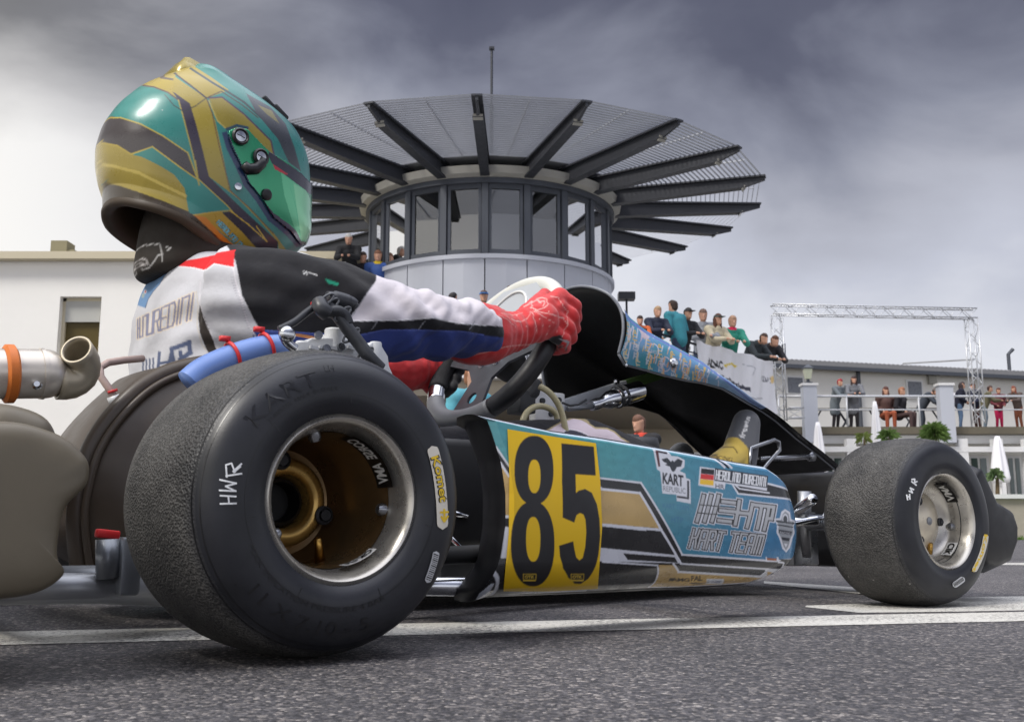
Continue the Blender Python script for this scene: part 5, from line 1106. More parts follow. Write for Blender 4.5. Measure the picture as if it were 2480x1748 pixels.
for y in np.linspace(-.50, .50, 21): rings.append([Vector((x_+.06, y, z_+.018*(1-(y/.5)**4))) for x_, z_ in ((-.34, .09), (-.355, .15), (-.34, .205), (-.30, .225), (-.255, .215), (-.24, .17), (-.25, .12), (-.27, .085))])
mb.loft(rings); o = mb.build('rear_bumper', M_BUMP, kart, True); cr_a = o.data.attributes.new('crease_edge', 'FLOAT', 'EDGE'); cr_a.data.foreach_set('value', [.25]*len(o.data.edges)); m_ = o.modifiers.new('s', 'SUBSURF'); m_.levels = 3; bake(o); o.data.shade_smooth()
# ---- seat
M_SEAT = mat('seat_shell', (70, 60, 50), .40, var=.25, vscale=10, bump=.15, bscale=60, bdist=.001)
xb = [(.045, .02), (.07, -.045), (.10, -.075), (.14, -.088), (.18, -.085), (.22, -.070), (.26, -.048), (.30, -.015), (.33, .015)]
rings = []
for z, x_ in xb:
    hw = .215 if z > .1 else .15+.065*(z-.045)/.055; rg = []
    for k in range(41):
        t = R(-100+200*k/40); fx = .30; cx = x_+.17
        drop = 0
        rg.append(Vector((cx-.17*math.copysign(abs(math.cos(t))**.75, math.cos(t)) if math.cos(t) > 0 else cx+.20*abs(math.cos(t)), hw*math.copysign(abs(math.sin(t))**.8, math.sin(t)), z)))
    rings.append(rg)
mb = MB(); n_ = 41; mb.add([p for r_ in rings for p in r_], [(i*n_+k, (i+1)*n_+k, (i+1)*n_+k+1, i*n_+k+1) for i in range(len(rings)-1) for k in range(n_-1)])
SEAT = mb.build('seat', M_SEAT, kart, True); m_ = SEAT.modifiers.new('s', 'SUBSURF'); m_.levels = 2; m2 = SEAT.modifiers.new('t', 'SOLIDIFY'); m2.thickness = .005; bake(SEAT); SEAT.data.shade_smooth()
def seatcurve(L_, y0, r_, nm):
    P = [Vector(ky(x, y, y0)) for x, y in L_]; Q = []
    for i in range(len(P)-1):
        p0, p1, p2, p3 = P[max(i-1, 0)], P[i], P[i+1], P[min(i+2, len(P)-1)]
        for k in range(8): t = k/8; Q.append(.5*((2*p1)+(-p0+p2)*t+(2*p0-5*p1+4*p2-p3)*t*t+(-p0+3*p1-3*p2+p3)*t**3))
    Q.append(P[-1]); m_ = MB(); m_.tube(Q, r_, 16); m_.build(nm, M_SEAT, SEAT, True); return Q
q1 = seatcurve([(200, 1400), (190, 1330), (186, 1250), (196, 1170), (222, 1085), (272, 1008), (345, 938), (425, 898), (520, 880), (600, 884)], -.205, .012, 'seat_rim')
q2 = seatcurve([(222, 1400), (212, 1335), (205, 1250), (216, 1175), (241, 1092), (290, 1016), (360, 947), (435, 908), (527, 890), (600, 892)], -.220, .0045, 'seat_ridge')
#q3 = seatcurve([(246, 1340), (238, 1250), (250, 1180), (274, 1100), (320, 1028), (384, 962), (452, 924), (540, 906), (600, 904)], -.228, .0045, 'seat_ridge')
# flat side wing of the seat inside that rim
mb = MB(); cc_ = Vector((.14, -.235, .15)); k = len(q1); vs = list(q1); 
mid_ = [p.lerp(cc_, .45)+Vector((0, -.006, 0)) for p in q2]; mb.add(vs+list(q2)+mid_+[cc_], [(i, i+1, k+i+1, k+i) for i in range(k-1)]+[(k+i, k+i+1, 2*k+i+1, 2*k+i) for i in range(k-1)]+[(2*k+i, 2*k+i+1, 3*k) for i in range(k-1)])
o = mb.build('seat_wing', M_SEAT, SEAT, True)
# ---- exhaust silencer
M_EXH = mat('exhaust_steel', (212, 204, 192), .34, .5, var=.15, vscale=12)
def K(x, y, yl=-.22): return Vector(ky(x, y, yl))
ax0, ax1 = K(-160, 905), K(155, 905); d = (ax1-ax0).normalized(); rad = .0265*1.0
rad = (K(60, 850)-K(60, 970)).length/2*1.0
mb = MB(); L_ = (ax1-ax0).length
prof = [(.0001, 0), (rad, 0), (rad, L_*.84)]+[(rad*math.cos(t)**.8 if t < 1.5 else .0001, L_*.84+rad*.85*math.sin(t)) for t in np.linspace(.15, 1.55, 9)]
mb.lathe(prof, (ax0, d), 40); EX = mb.build('silencer', M_EXH, kart, auto=40)
seam = ax0+d*(K(100, 905)-ax0).length; mb = MB(); mb.lathe([(rad-.001, -.002), (rad+.0012, -.002), (rad+.0012, .002), (rad-.001, .002)], (seam, d), 40, closed=True); mb.build('seam', M_EXH, EX, auto=30)
P = [K(140, 922), K(172, 924), K(198, 910, -.222), K(206, 880, -.228), K(197, 862, -.236), K(184, 846, -.246)]; mb = MB(); r0 = .0185; mb.tube(P, [r0*1.2, r0*1.25, r0*1.2, r0*1.08, r0*1.0, r0*1.0], 24, caps=False); o = mb.build('tail_pipe', mat('exhaust_dark', (176, 166, 146), .4, .4, var=.2, vscale=14), EX, True); m_ = o.modifiers.new('s', 'SUBSURF'); m_.levels = 1; m2 = o.modifiers.new('t', 'SOLIDIFY'); m2.thickness = .0028; bake(o); o.data.shade_smooth()
sp_ = ax0+d*(K(22, 905)-ax0).length; pts = []
mb = MB(); mb.lathe([(rad+.0005, -.007), (rad+.005, -.004), (rad+.005, .004), (rad+.0005, .007)], (sp_, d), 36, closed=True); mb.build('orange_band', mat('band_orange', (206, 112, 40), .5, var=.15, vscale=60), EX, auto=50)
c = K(90, 932, -.246); mb = MB(); mb.lathe([(.0001, .006), (.0032, .006), (.004, .002), (.0055, 0)], (c, (-.3, -1, .1)), 14); mb.build('rivet', M_CHROME, EX, auto=30)
tb('breather_hose', [K(345, 868, -.1), K(300, 872, -.12), K(262, 878, -.13), K(242, 890, -.13), K(244, 912, -.14), K(262, 938, -.14), K(276, 962, -.15)], .0048, mat('braided_hose', (172, 150, 142), .5, bump=.4, bscale=500, bdist=.0006))
tb('hose_fitting', [K(276, 958, -.15), K(284, 978, -.15)], .009, M_ALU); tb('red_ring', [K(272, 944, -.149), K(274, 950, -.149)], .0062, MATS['clip_red'])
# ---- engine head seen over the tyre
zc = zoomf(680, 700, 1/6.222)
def E(x, y, yl=-.34): (a_, b_), = zc([(x, y)]); return Vector(ky(a_, b_, yl))
outl_ = [(240, 790), (400, 780), (470, 735), (720, 730), (900, 735), (1090, 760), (1150, 850), (1350, 830), (1370, 790), (1500, 800), (1540, 880), (1620, 1010), (1640, 1160), (1700, 1300), (1500, 1500), (240, 1300)]
mb = MB(); fr = [E(x, y, -.335) for x, y in outl_]; k = len(fr)
bk = [p+Vector((0, .13, 0)) for p in fr]; mb.add(fr+bk, [tuple(range(k)), tuple(range(2*k-1, k-1, -1))]+[(i, (i+1) % k, k+(i+1) % k, k+i) for i in range(k)]); ENG = mb.build('engine', M_ALU, kart); bevel(ENG, .004, 3)
for i, (x, y, r_, h_, yy) in enumerate(((810, 600, .0125, .045, -.325), (1430, 800, .008, .028, -.33), (950, 690, .008, .02, -.30), (640, 700, .008, .02, -.31), (330, 790, .009, .018, -.325))):
    t_ = E(x, y, yy); mb = MB(); mb.lathe([(.0001, 0), (r_*.9, 0), (r_, -.002), (r_, -h_), (.0001, -h_)], (t_, (0, 0, 1)), 20); mb.build('head_stud', M_ALU, ENG, auto=30)
for i in range(5):
    mb = MB(); x = 440+i*140; mb.bar(E(x, 870, -.339), E(x+120, 905, -.339), .006, .004); mb.build('cast_rib', M_ALU, ENG)
mb = MB(); mb.lathe([(.0001, .002), (.014, .002), (.014, 0)], (E(350, 720, -.30), (0, -.3, 1)), 24); mb.build('copper_washer', mat('copper', (190, 130, 84), .35, .8), ENG, auto=30)
for xx, yy_ in ((560, 700), (680, 900), (900, 880), (1250, 930)):
    mb = MB(); mb.lathe([(.0001, .004), (.005, .004), (.0055, 0)], (E(xx, yy_, -.341), (0, -1, .2)), 12); mb.build('bolt', M_STEEL, ENG, auto=30)
# ignition lead cluster
M_CAB = mat('cable_black', (46, 48, 53), .42, var=.15, vscale=60)
def spl(P, n_=8):
    Q = []
    for i in range(len(P)-1):
        p0, p1, p2, p3 = P[max(i-1, 0)], P[i], P[i+1], P[min(i+2, len(P)-1)]
        for k in range(n_): t = k/n_; Q.append(.5*((2*p1)+(-p0+p2)*t+(2*p0-5*p1+4*p2-p3)*t*t+(-p0+3*p1-3*p2+p3)*t**3))
    return Q+[P[-1]]
mb = MB(); mb.tube(spl([E(700, 250, -.35), E(860, 400, -.355), E(1010, 600, -.36), E(1180, 820, -.365), E(1330, 1020, -.37), E(1500, 1200, -.37)]), .0085, 16); LEAD = mb.build('ignition_lead', M_CAB, kart, True)
mb = MB(); mb.tube(spl([E(700, 140, -.35), E(800, 150, -.35), E(950, 190, -.35), E(1050, 230, -.35), E(1100, 290, -.35)]), [.009]*8+[.0105]*12+[.010]*8+[.008]*5, 16); mb.build('plug_cap', M_CAB, LEAD, True)
mb = MB(); mb.tube(spl([E(-20, 610, -.345), E(200, 500, -.345), E(380, 360, -.345), E(520, 260, -.345)]), .0048, 12); mb.build('cable', M_CAB, LEAD, True)
mb = MB(); mb.tube([E(500, 270, -.347), E(555, 250, -.347)], .0075, 14); mb.build('red_cap', MATS['clip_red'], LEAD, True)
mb = MB(); mb.tube(spl([E(600, 280, -.352), E(700, 340, -.356), E(850, 330, -.36), E(960, 400, -.36), E(1010, 520, -.36)]), .0075, 14); mb.build('cable', M_CAB, LEAD, True)
mb = MB(); mb.tube(spl([E(580, 200, -.352), E(620, 300, -.36), E(700, 370, -.36)]), .010, 14); mb.build('connector', M_CAB, LEAD, True)
for x, y in ((660, 180), (740, 250), (920, 380), (1050, 700), (1260, 990)):
    c = E(x, y, -.357); mb = MB(); mb.tube([c+Vector((.011*math.cos(t), -.002, .006*math.sin(t)+.008*math.cos(t))) for t in np.linspace(0, 6.283, 18)], .0016, 6); mb.build('cable_tie', mat('tie_grey', (92, 94, 98), .35), LEAD, True)
mb = MB(); mb.tube(spl([E(1240, 990, -.372), E(1360, 1000, -.374), E(1430, 1060, -.374), E(1450, 1120, -.37)]), .0022, 8); mb.build('tie_tail', M_CAB, LEAD, True)
mb = MB(); mb.tube(spl([E(100, 700, -.35), E(70, 760, -.35), E(150, 850, -.35), E(220, 900, -.35)]), .006, 12); mb.lathe([(.0001, .006), (.006, .006), (.010, .002), (.010, -.004), (.0001, -.004)], (E(100, 680, -.355), (0, -1, 0)), 20); mb.build('throttle_link', M_CHROME, ENG, True)
# dark airbox and radiator side between tyre and side pod
mb = MB(); mb.box(Vector(ky(1080, 1195, -.40)), (.09, .10, .13)); o = mb.build('airbox', M_INNER, kart); bevel(o, .010, 3)
mb = MB(); mb.box(Vector(ky(1122, 1196, -.42)), (.05, .04, .045)); o = mb.build('blue_reservoir', mat('reservoir_blue', (70, 150, 176), .4), kart); bevel(o, .004)
mb = MB(); mb.box(Vector(ky(1095, 1330, -.38)), (.10, .10, .07)); o = mb.build('engine_mount', M_RUBH, kart); bevel(o, .006)
for a_, b_, r_ in (((1080, 1290), (1135, 1345), .0028), ((1085, 1240), (1130, 1250), .004), ((1075, 1350), (1125, 1352), .0035)): tb('linkage', [Vector(ky(*a_, -.45)), Vector(ky(*b_, -.45))], r_, M_CHROME)
tb('red_line', [Vector(ky(1080, 1330, -.46)), Vector(ky(1128, 1334, -.46))], .004, mat('line_red', (150, 30, 34), .5))
# blue water hose with red ties, far teal pod piece
zs = zoomf(280, 580, 600/2296)
def S(x, y, yl=-.30): (a_, b_), = zs([(x, y)]); return Vector(ky(a_, b_, yl))
mb = MB(); mb.tube(spl([S(680, 1330), S(800, 1230), S(960, 1150), S(1150, 1075), S(1350, 1020), S(1500, 1005), S(1600, 1010)]), .0170, 20); WHO = mb.build('water_hose', mat('hose_blue', (104, 134, 196), .4, var=.08, vscale=30, coat=.2), kart, True)
for x, y in ((1085, 1095), (1400, 1005)):
    c = S(x, y, -.30); mb = MB(); ax_ = Vector((.93, 0, .36)); u1 = Vector((0, 1, 0)); u2 = ax_.cross(u1); mb.tube([c+(u1*math.cos(t)+u2*math.sin(t))*.0185 for t in np.linspace(0, 6.283, 28)], .0024, 8); mb.box(c+u2*-.0195*-1+Vector((-.004, 0, .004)), (.012, .008, .006)); mb.build('red_cable_tie', MATS['clip_red'], WHO, True)
mb = MB(); mb.box((.52, .60, .14), (.46, .10, .17)); o = mb.build('side_pod', mat('far_pod', (86, 160, 176), .35), kart); bevel(o, .02, 3)
# ================================================================== THE DRIVER
c0 = np.array([.14, 0, 0.0]); wp = KO+KF*c0[0]+KL*c0[1]
drv = empty('person', tuple(wp), PH); tag(drv, 'kart driver in teal and gold helmet, white and black race suit and red gloves', 'person')
OFF = (c0[0], c0[1], 0)
M_SUIT = mat('suit_cloth', (200, 200, 205), .9, attr=True, bump=.45, bscale=38, bdist=.0045, var=.07, vscale=26, sheen=.1, spec=.25)
mb = MB()
st = [(.06, .17, .10, .15), (.10, .16, .13, .175), (.20, .145, .128, .172), (.30, .135, .122, .175), (.37, .13, .120, .182), (.43, .125, .112, .188), (.47, .118, .095, .172), (.50, .108, .075, .125), (.525, .10, .062, .075), (.54, .10, .055, .06)]
Z = np.linspace(.06, .54, 40); S_ = np.array(st); cs = [np.interp(Z, S_[:, 0], S_[:, i]) for i in (1, 2, 3)]
mb.loft(ell_rings([((cs[0][i]+.012, 0, Z[i]-.004), (cs[1][i]-.010, 0, 0), (0, cs[2][i]-.008, 0)) for i in range(40)], 48, 2.35))
def limb(P, n_=16):
    """P: list of (x,y,z,r_vertical,r_side) -> smooth tube"""
    P = np.array(P, float); k = len(P); T_ = np.linspace(0, k-1, n_*(k-1)+1); Q = []
    for t in T_:
        i = min(int(t), k-2); f = t-i; p0, p1, p2, p3 = P[max(i-1, 0)], P[i], P[i+1], P[min(i+2, k-1)]
        Q.append(.5*((2*p1)+(-p0+p2)*f+(2*p0-5*p1+4*p2-p3)*f*f+(-p0+3*p1-3*p2+p3)*f**3))
    Q = np.array(Q); rings = []
    for i, q in enumerate(Q):
        tg = Vector(Q[min(i+1, len(Q)-1)][:3]-Q[max(i-1, 0)][:3]).normalized(); up = Vector((0, 0, 1)); sd_ = tg.cross(up).normalized(); up = sd_.cross(tg)
        rings.append((Vector(q[:3]), up*q[3], sd_*q[4]))
    mb.loft(ell_rings(rings, 30, 2.1))
for s in (-1, 1):
    if s < 0: limb([(.115, -.12, .435, .075, .07), (.15, -.175, .425, .072, .068), (.22, -.215, .412, .072, .066), (.31, -.235, .404, .054, .058), (.385, -.235, .408, .046, .054), (.44, -.225, .410, .043, .050), (.475, -.214, .413, .041, .046), (.495, -.208, .411, .036, .034)])
    else: limb([(.115, .12, .435, .07, .065), (.19, .18, .425, .062, .06), (.30, .21, .412, .055, .055), (.40, .22, .42, .052, .05), (.50, .21, .425, .046, .046), (.60, .19, .425, .036, .036)])
    limb([(.16, s*.08, .13, .07, .075), (.30, s*.12, .16, .078, .075), (.50, s*.15, .21, .068, .066), (.66, s*.16, .238, .058, .056), (.74, s*.16, .245, .055, .054), (.84, s*.15, .225, .052, .052), (.98, s*.135, .20, .046, .046), (1.07, s*.125, .20, .036, .036)])
BODY = mb.build('race_suit', M_SUIT, drv, True)
BODY = fuse(BODY, .0038, 8, 1)
V = verts(BODY); nrm = np.empty(len(V)*3); BODY.data.vertices.foreach_get('normal', nrm); nrm = nrm.reshape(-1, 3)
# cloth folds
def fold(P, c, d, wl, amp, rad):
    c = np.array(c); d = np.array(d, float); d /= np.linalg.norm(d); q = P-c; s = q@d; r2 = (q**2).sum(1)
    return amp*np.sin(s/wl*2*np.pi)*np.exp(-r2/(2*rad*rad))
D_ = np.zeros(len(V))
D_ += fold(V, (.39, -.25, .42), (.9, 0, .45), .040, .0012, .045)
armz = np.clip((V[:, 0]-.26)/.06, 0, 1)*np.clip((.62-V[:, 0])/.05, 0, 1)*(V[:, 2] > .3)
D_ += armz*np.array([noise.noise(Vector((p[0]*26+p[2]*24, p[1]*14, p[2]*15-p[0]*9))) for p in V])*.0095
D_ += armz*np.array([noise.noise(Vector((p[0]*60-p[2]*50, p[1]*26, p[2]*34+p[0]*16))) for p in V])*.0034
D_ += fold(V, (.36, -.25, .36), (.8, 0, -.6), .055, .0018, .05); D_ += fold(V, (.24, -.27, .41), (.6, 0, .8), .05, .0032, .07); D_ += fold(V, (.20, -.26, .37), (.5, 0, -.85), .045, .004, .05)
D_ += fold(V, (.10, -.19, .40), (.2, 0, 1), .040, .0026, .06); D_ += fold(V, (.12, -.19, .33), (.1, 0, 1), .032, .0030, .05); D_ += fold(V, (.02, -.08, .40), (0, .5, .9), .06, .0018, .09)
D_ += np.array([noise.noise(Vector((p[0]*26, p[1]*26, p[2]*30))) for p in V])*.0022
V2 = V+nrm*D_[:, None]; setverts(BODY, V2)
# paint (suit mesh is stored already; its coordinates equal kart frame here)
sb = bvh_of(BODY)
nrm = np.empty(len(V)*3); BODY.data.vertices.foreach_get('normal', nrm); nrm = nrm.reshape(-1, 3); V = verts(BODY)
def par(cx, cy, yl):
    # a fixed oblique elevation of the suit in the driver's own frame
    d = rayl(cx, cy); d = d/np.linalg.norm(d); e1 = np.cross(d, [0, 0, 1]); e1 /= np.linalg.norm(e1); e2 = np.cross(e1, d)
    away = (nrm@d > .1) & (V[:, 1] > 0); Q = V.copy(); Q[away, 1] *= -1
    def m(p): P = ky(p[0], p[1], yl); return (P@e1, P@e2)
    return Paint(np.stack([Q@e1, Q@e2], 1), (196, 196, 200), m, dens=40)
legP = Paint(V[:, [0, 2]], (30, 30, 36), side_map(sb, -.16), dens=20)
SWc = (206, 200, 206); SBK = (30, 30, 34); SBL = (52, 66, 128); SRD = (214, 40, 44)
def P2(L): return zs(L)
def paint_suit(pt, is_arm):
    # whole right arm black, then its panels
    arm = [(545, 600), (562, 640), (575, 720), (600, 770), (612, 800), (640, 840), (760, 860), (860, 900), (1300, 960), (1300, 640), (900, 600), (700, 560)]
    if is_arm: pt.poly(arm, SBK)
    else: pt.poly([(545, 600), (562, 640), (575, 720), (600, 770), (640, 840), (700, 800), (1300, 960), (1300, 640), (700, 560)], SBK)
    pt.poly([(912, 680), (880, 730), (852, 766), (848, 777), (960, 776), (972, 776), (992, 776), (1050, 770), (1100, 782), (1172, 788), (1240, 792), (1240, 640), (912, 640)], SWc)
    pt.poly([(600, 800), (760, 808), (870, 812), (930, 800), (1010, 800), (1120, 804), (1168, 812), (1240, 820), (1240, 980), (600, 980)], SBL)
    pt.line([(848, 777), (960, 776), (1050, 770), (1100, 782), (1172, 788)], 2.4, (226, 224, 228)); pt.line([(600, 799), (760, 807), (870, 811), (930, 799), (1010, 799), (1120, 803), (1168, 811)], 2.2, (86, 100, 168))
    for x in (908, 1018, 1138): pt.line([(x+8, 778), (x-6, 798)], 1.6, (140, 140, 146))
    pt.line([(848, 777), (880, 730), (912, 681)], 2.0, (150, 150, 156))
    # shoulder patch, yoke
    pt.poly(P2([(525, 215), (640, 190), (780, 175), (960, 140), (1090, 125), (1075, 150), (1062, 290), (900, 250), (830, 300), (720, 265), (560, 240)]), SRD)
    pt.line(P2([(560, 240), (720, 265), (830, 300), (900, 250), (1062, 290)]), 3, (224, 222, 224))
    pt.poly(P2([(160, 430), (260, 330), (480, 240), (520, 240), (440, 330), (400, 400), (330, 470), (280, 540), (250, 630), (150, 600)]), (104, 140, 180)); pt.line(P2([(520, 242), (440, 330), (400, 400), (330, 470), (280, 540), (250, 630)]), 1.6, (60, 74, 100))
    pt.disc(P2([(215, 500)])[0], 5, 7, (150, 165, 165)); pt.disc(P2([(240, 462)])[0], 4.5, 5.5, (206, 200, 200)); pt.disc(P2([(240, 462)])[0], 2.2, 3, (190, 50, 60))
    # dark wedge between the back panel and the side band, seams
    pt.poly(P2([(775, 600), (800, 680), (850, 800), (900, 930), (955, 1085), (900, 1115), (830, 1000), (775, 860), (762, 720)]), (52, 46, 42))
    pt.line(P2([(745, 480), (760, 600), (752, 800), (790, 950), (850, 1060), (895, 1120)]), 1.8, (196, 186, 170)); pt.line(P2([(780, 400), (775, 600), (810, 720), (900, 930), (955, 1085)]), 1.8, (214, 210, 214)); pt.line(P2([(1060, 300), (1080, 420), (1130, 600), (1180, 760), (1270, 930)]), 3.0, (216, 212, 216))
    for i in range(26):
        t = i/25; x = 1035+(1225-1035)*t**1.1; y = 380+(920-380)*t; pt.line(P2([(x, y), (x+26, y-4)]), 1.2, (150, 145, 155))
    # name on the back: outlined block letters following the curve of the back
    def warp(u, v, A, B, C_, D2):   # bilinear px quad: A ul, B ur, C ll, D lr
        return tuple(np.array(A)*(1-u)*(1-v)+np.array(B)*u*(1-v)+np.array(C_)*(1-u)*v+np.array(D2)*u*v)
    def warptext(txt, q4, w_, c, gap, curve=0, power=1.0):
        wid = [.35 if ch in ' I.' else 1 for ch in txt]; tot = sum(wid)+gap*(len(txt)-1); x = 0
        for ch, k in zip(txt, wid):
            for pl in FONT.get(ch, []):
                L_ = [warp(((x+p[0]*k)/tot)**power, p[1], *q4) for p in pl]; pt.line([(a_, b_) for a_, b_ in L_], w_, c)
            x += k+gap
    q4 = P2([(165, 745), (730, 500), (165, 935), (700, 735)])
    warptext('H.NUREDINI', q4, 8.5, (222, 204, 176), .32, power=1.3); warptext('H.NUREDINI', q4, 4.8, (128, 130, 152), .32, power=1.3)
    hq = [(470, 1030, 385, 1060, 470, 1250), ]
    for a_, w_ in (([(520, 1045), (470, 1255)], 9), ([(400, 1060), (385, 1260)], 8), ([(400, 1160), (520, 1130)], 6), ([(520, 1015), (680, 950), (690, 1040), (600, 1110)], 11), ([(520, 1040), (560, 1225)], 9), ([(600, 1040), (620, 1210)], 9)):
        pt.line(P2(a_), w_, (84, 94, 122))
    for i in range(4):
        x = 228+i*36
        for j in range(3): y = 1150+j*62-i*10; pt.line(P2([(x, y), (x+4, y+44)]), 5, (88, 96, 118))
    pt.line(P2([(230, 1330), (380, 1290)]), 3, (96, 104, 124))
    # small chest print in white and the green cuff on the far shoulder
    pt.line([(735, 655), (737, 664), (742, 657), (744, 667)], 1.8, (214, 214, 214)); pt.line([(748, 660), (770, 668)], 2.2, (200, 200, 200)); pt.poly([(790, 676), (824, 688), (820, 694), (798, 688)], (40, 150, 120))
AC = par(960, 790, -.25); paint_suit(AC, True); TCc = par(440, 760, -.10); paint_suit(TCc, False)
isarm = np.clip((V[:, 0]-.14)/.05, 0, 1)*(V[:, 1] < 0); isarm = np.where((V[:, 1] < -.185) & (V[:, 0] > .12), 1, isarm)[:, None]
CB = AC.C.reshape(4, -1, 3).mean(0)*isarm+TCc.C.reshape(4, -1, 3).mean(0)*(1-isarm)
legsel = V[:, 0] > .30
lm = (V[:, 2] < .315) & (V[:, 0] > .28)
armtop = (V[:, 0] > .315) & (V[:, 2] > .447) & (V[:, 1] < -.05); CB[armtop] = np.array(s2l(SWc))
farm = (V[:, 1] > .10) & (V[:, 0] > .24) & (V[:, 2] > .33); CB[farm] = np.array(s2l((58, 74, 140)))
farsh = (V[:, 1] > .12) & (V[:, 0] <= .24) & (V[:, 2] > .36); CB[farsh] = np.array(s2l((30, 30, 34)))
zk = zoomf(1240, 860, 400/2296)
kp = [(420, 1080), (560, 1000), (700, 920), (830, 870), (960, 890), (1080, 960), (1160, 1010), (1330, 1020), (1420, 1060), (1520, 1150), (1650, 1230), (1700, 1500), (300, 1500)]
legP.poly(zk(kp), (206, 192, 200)); legP.line(zk(kp[:11]), 4.2, (164, 148, 112)); legP.line(zk([(x, y-16) for x, y in kp[:11]]), 1.8, (40, 36, 36)); legP.poly(zk([(720, 1060), (800, 1035), (900, 1050), (980, 1080), (1050, 1110), (1000, 1160), (760, 1140)]), (62, 62, 74)); legP.line(zk([(720, 1058), (800, 1030), (900, 1042), (1050, 1105)]), 1.8, (226, 222, 226))
CB[lm] = legP.C.reshape(4, -1, 3).mean(0)[lm]; colorize(BODY, CB)
Vo = verts(BODY); setverts(BODY, Vo-np.array(OFF))

# ---- neck support
M_COLLAR = mat('collar_cloth', (50, 44, 38), .85, attr=True, bump=.3, bscale=300, bdist=.0006, var=.12, vscale=30)
rings = []
for z, cx, hx, hy in ((.482, .088, .086, .09), (.495, .084, .096, .108), (.515, .084, .096, .108), (.535, .085, .094, .106), (.555, .086, .094, .104), (.58, .088, .092, .10), (.60, .09, .088, .096), (.612, .092, .07, .08)):
    rings.append(((cx+.024, 0, z), (hx*.92, 0, .012), (0, hy*.92, 0)))
mb = MB(); mb.loft(ell_rings(rings, 64, 2.1)); CO = mb.build('neck_collar', M_COLLAR, drv, True); m_ = CO.modifiers.new('s', 'SUBSURF'); m_.levels = 3; bake(CO); CO.data.shade_smooth()
cb = bvh_of(CO); V = verts(CO); pt = Paint(V[:, [0, 2]], (46, 40, 34), side_map(cb, -.09))
zh = zoomf(180, 100, 600/1618)
pt.line(P2([(230, 75), (300, 50), (410, 45), (425, 120), (430, 200)]), 2.6, (206, 204, 200)); pt.line(P2([(470, 70), (510, 80), (480, 100)]), 3, (206, 204, 200)); pt.line(P2([(205, 300), (300, 270), (350, 210), (390, 150), (440, 130)]), 2.6, (200, 198, 196)); pt.line(P2([(190, 210), (280, 190), (300, 230), (200, 260)]), 2.6, (196, 192, 190)); pt.line(P2([(200, 235), (270, 250)]), 3, (196, 192, 190))
colorize(CO, pt.C); setverts(CO, verts(CO)-np.array(OFF))

# ---- helmet: shell lofted from its own side profile, tilted forward
HC = np.array([.118, 0, .665]); TL = R(-13)
fa = np.array([math.cos(TL), 0, math.sin(TL)]); ua = np.array([-math.sin(TL), 0, math.cos(TL)])
def hac(x, y, yl=0): P = ky(x, y, yl)-HC; return P@fa, P@ua
front_px = [(440, 181), (475, 184), (514, 197), (560, 212), (600, 236), (643, 264), (677, 295), (699, 345), (718, 385), (729, 420), (733, 471), (733, 530), (732, 582), (724, 615), (712, 645)]
back_px = [(440, 181), (391, 191), (336, 212), (287, 250), (254, 295), (236, 352), (228, 415), (230, 471), (240, 505)]
fr = np.array([hac(x, y) for x, y in front_px]); bkp = np.array([hac(x, y) for x, y in back_px])
fo = fr[np.argsort(fr[:, 1])]; bo = bkp[np.argsort(bkp[:, 1])]; fo = np.vstack([[(.085, -.160), (.125, -.148), (.155, -.128)], fo])
cbot = -.157; ctop = max(fr[:, 1].max(), bkp[:, 1].max())
NC, NA = 420, 620
kf = np.ones(27)/27
def smoothed(P):
    x = np.linspace(P[:, 1].min(), P[:, 1].max(), 300); y = np.interp(x, P[:, 1], P[:, 0]); y2 = np.concatenate([2*y[0]-y[13:0:-1], y, 2*y[-1]-y[-2:-15:-1]]); return np.stack([np.convolve(y2, kf, 'valid'), x], 1)
fo, bo0 = smoothed(fo), smoothed(bo); bo = bo0
q = np.linspace(0, 1, NC); cc = cbot+(ctop-cbot)*np.sin(q*np.pi/2)**.93
rows = []
cbb = bo[0, 1]
for c in cc:
    af = np.interp(c, fo[:, 1], fo[:, 0]); ab = np.interp(c, bo[:, 1], bo[:, 0])
    if c < cbb: ab = bo[0, 0]+(cbb-c)*.25
    hw = .124*math.sqrt(max(1e-4, 1-max(0, (c-.005)/(ctop-.005))**2.4)) if c > .005 else .124-.020*((.005-c)/(.005-cbot))**2
    cen = (af+ab)/2-.008; 
    t = np.linspace(0, 2*math.pi, NA, endpoint=False); ct, s_t = np.cos(t), np.sin(t)
    pw = 2/2.15
    a = np.where(ct > 0, cen+(af-cen)*np.abs(ct)**pw, cen-(cen-ab)*np.abs(ct)**pw); b = hw*np.sign(s_t)*np.abs(s_t)**pw
    # chin tapers towards the front
    b = b*(1-.10*np.clip((a-.05)/.12, 0, 1)*np.clip((.02-c)/.1, 0, 1))
    rows.append(HC+a[:, None]*fa+b[:, None]*np.array([0, 1, 0])+c*ua)
HG = np.array(rows)[::-1]
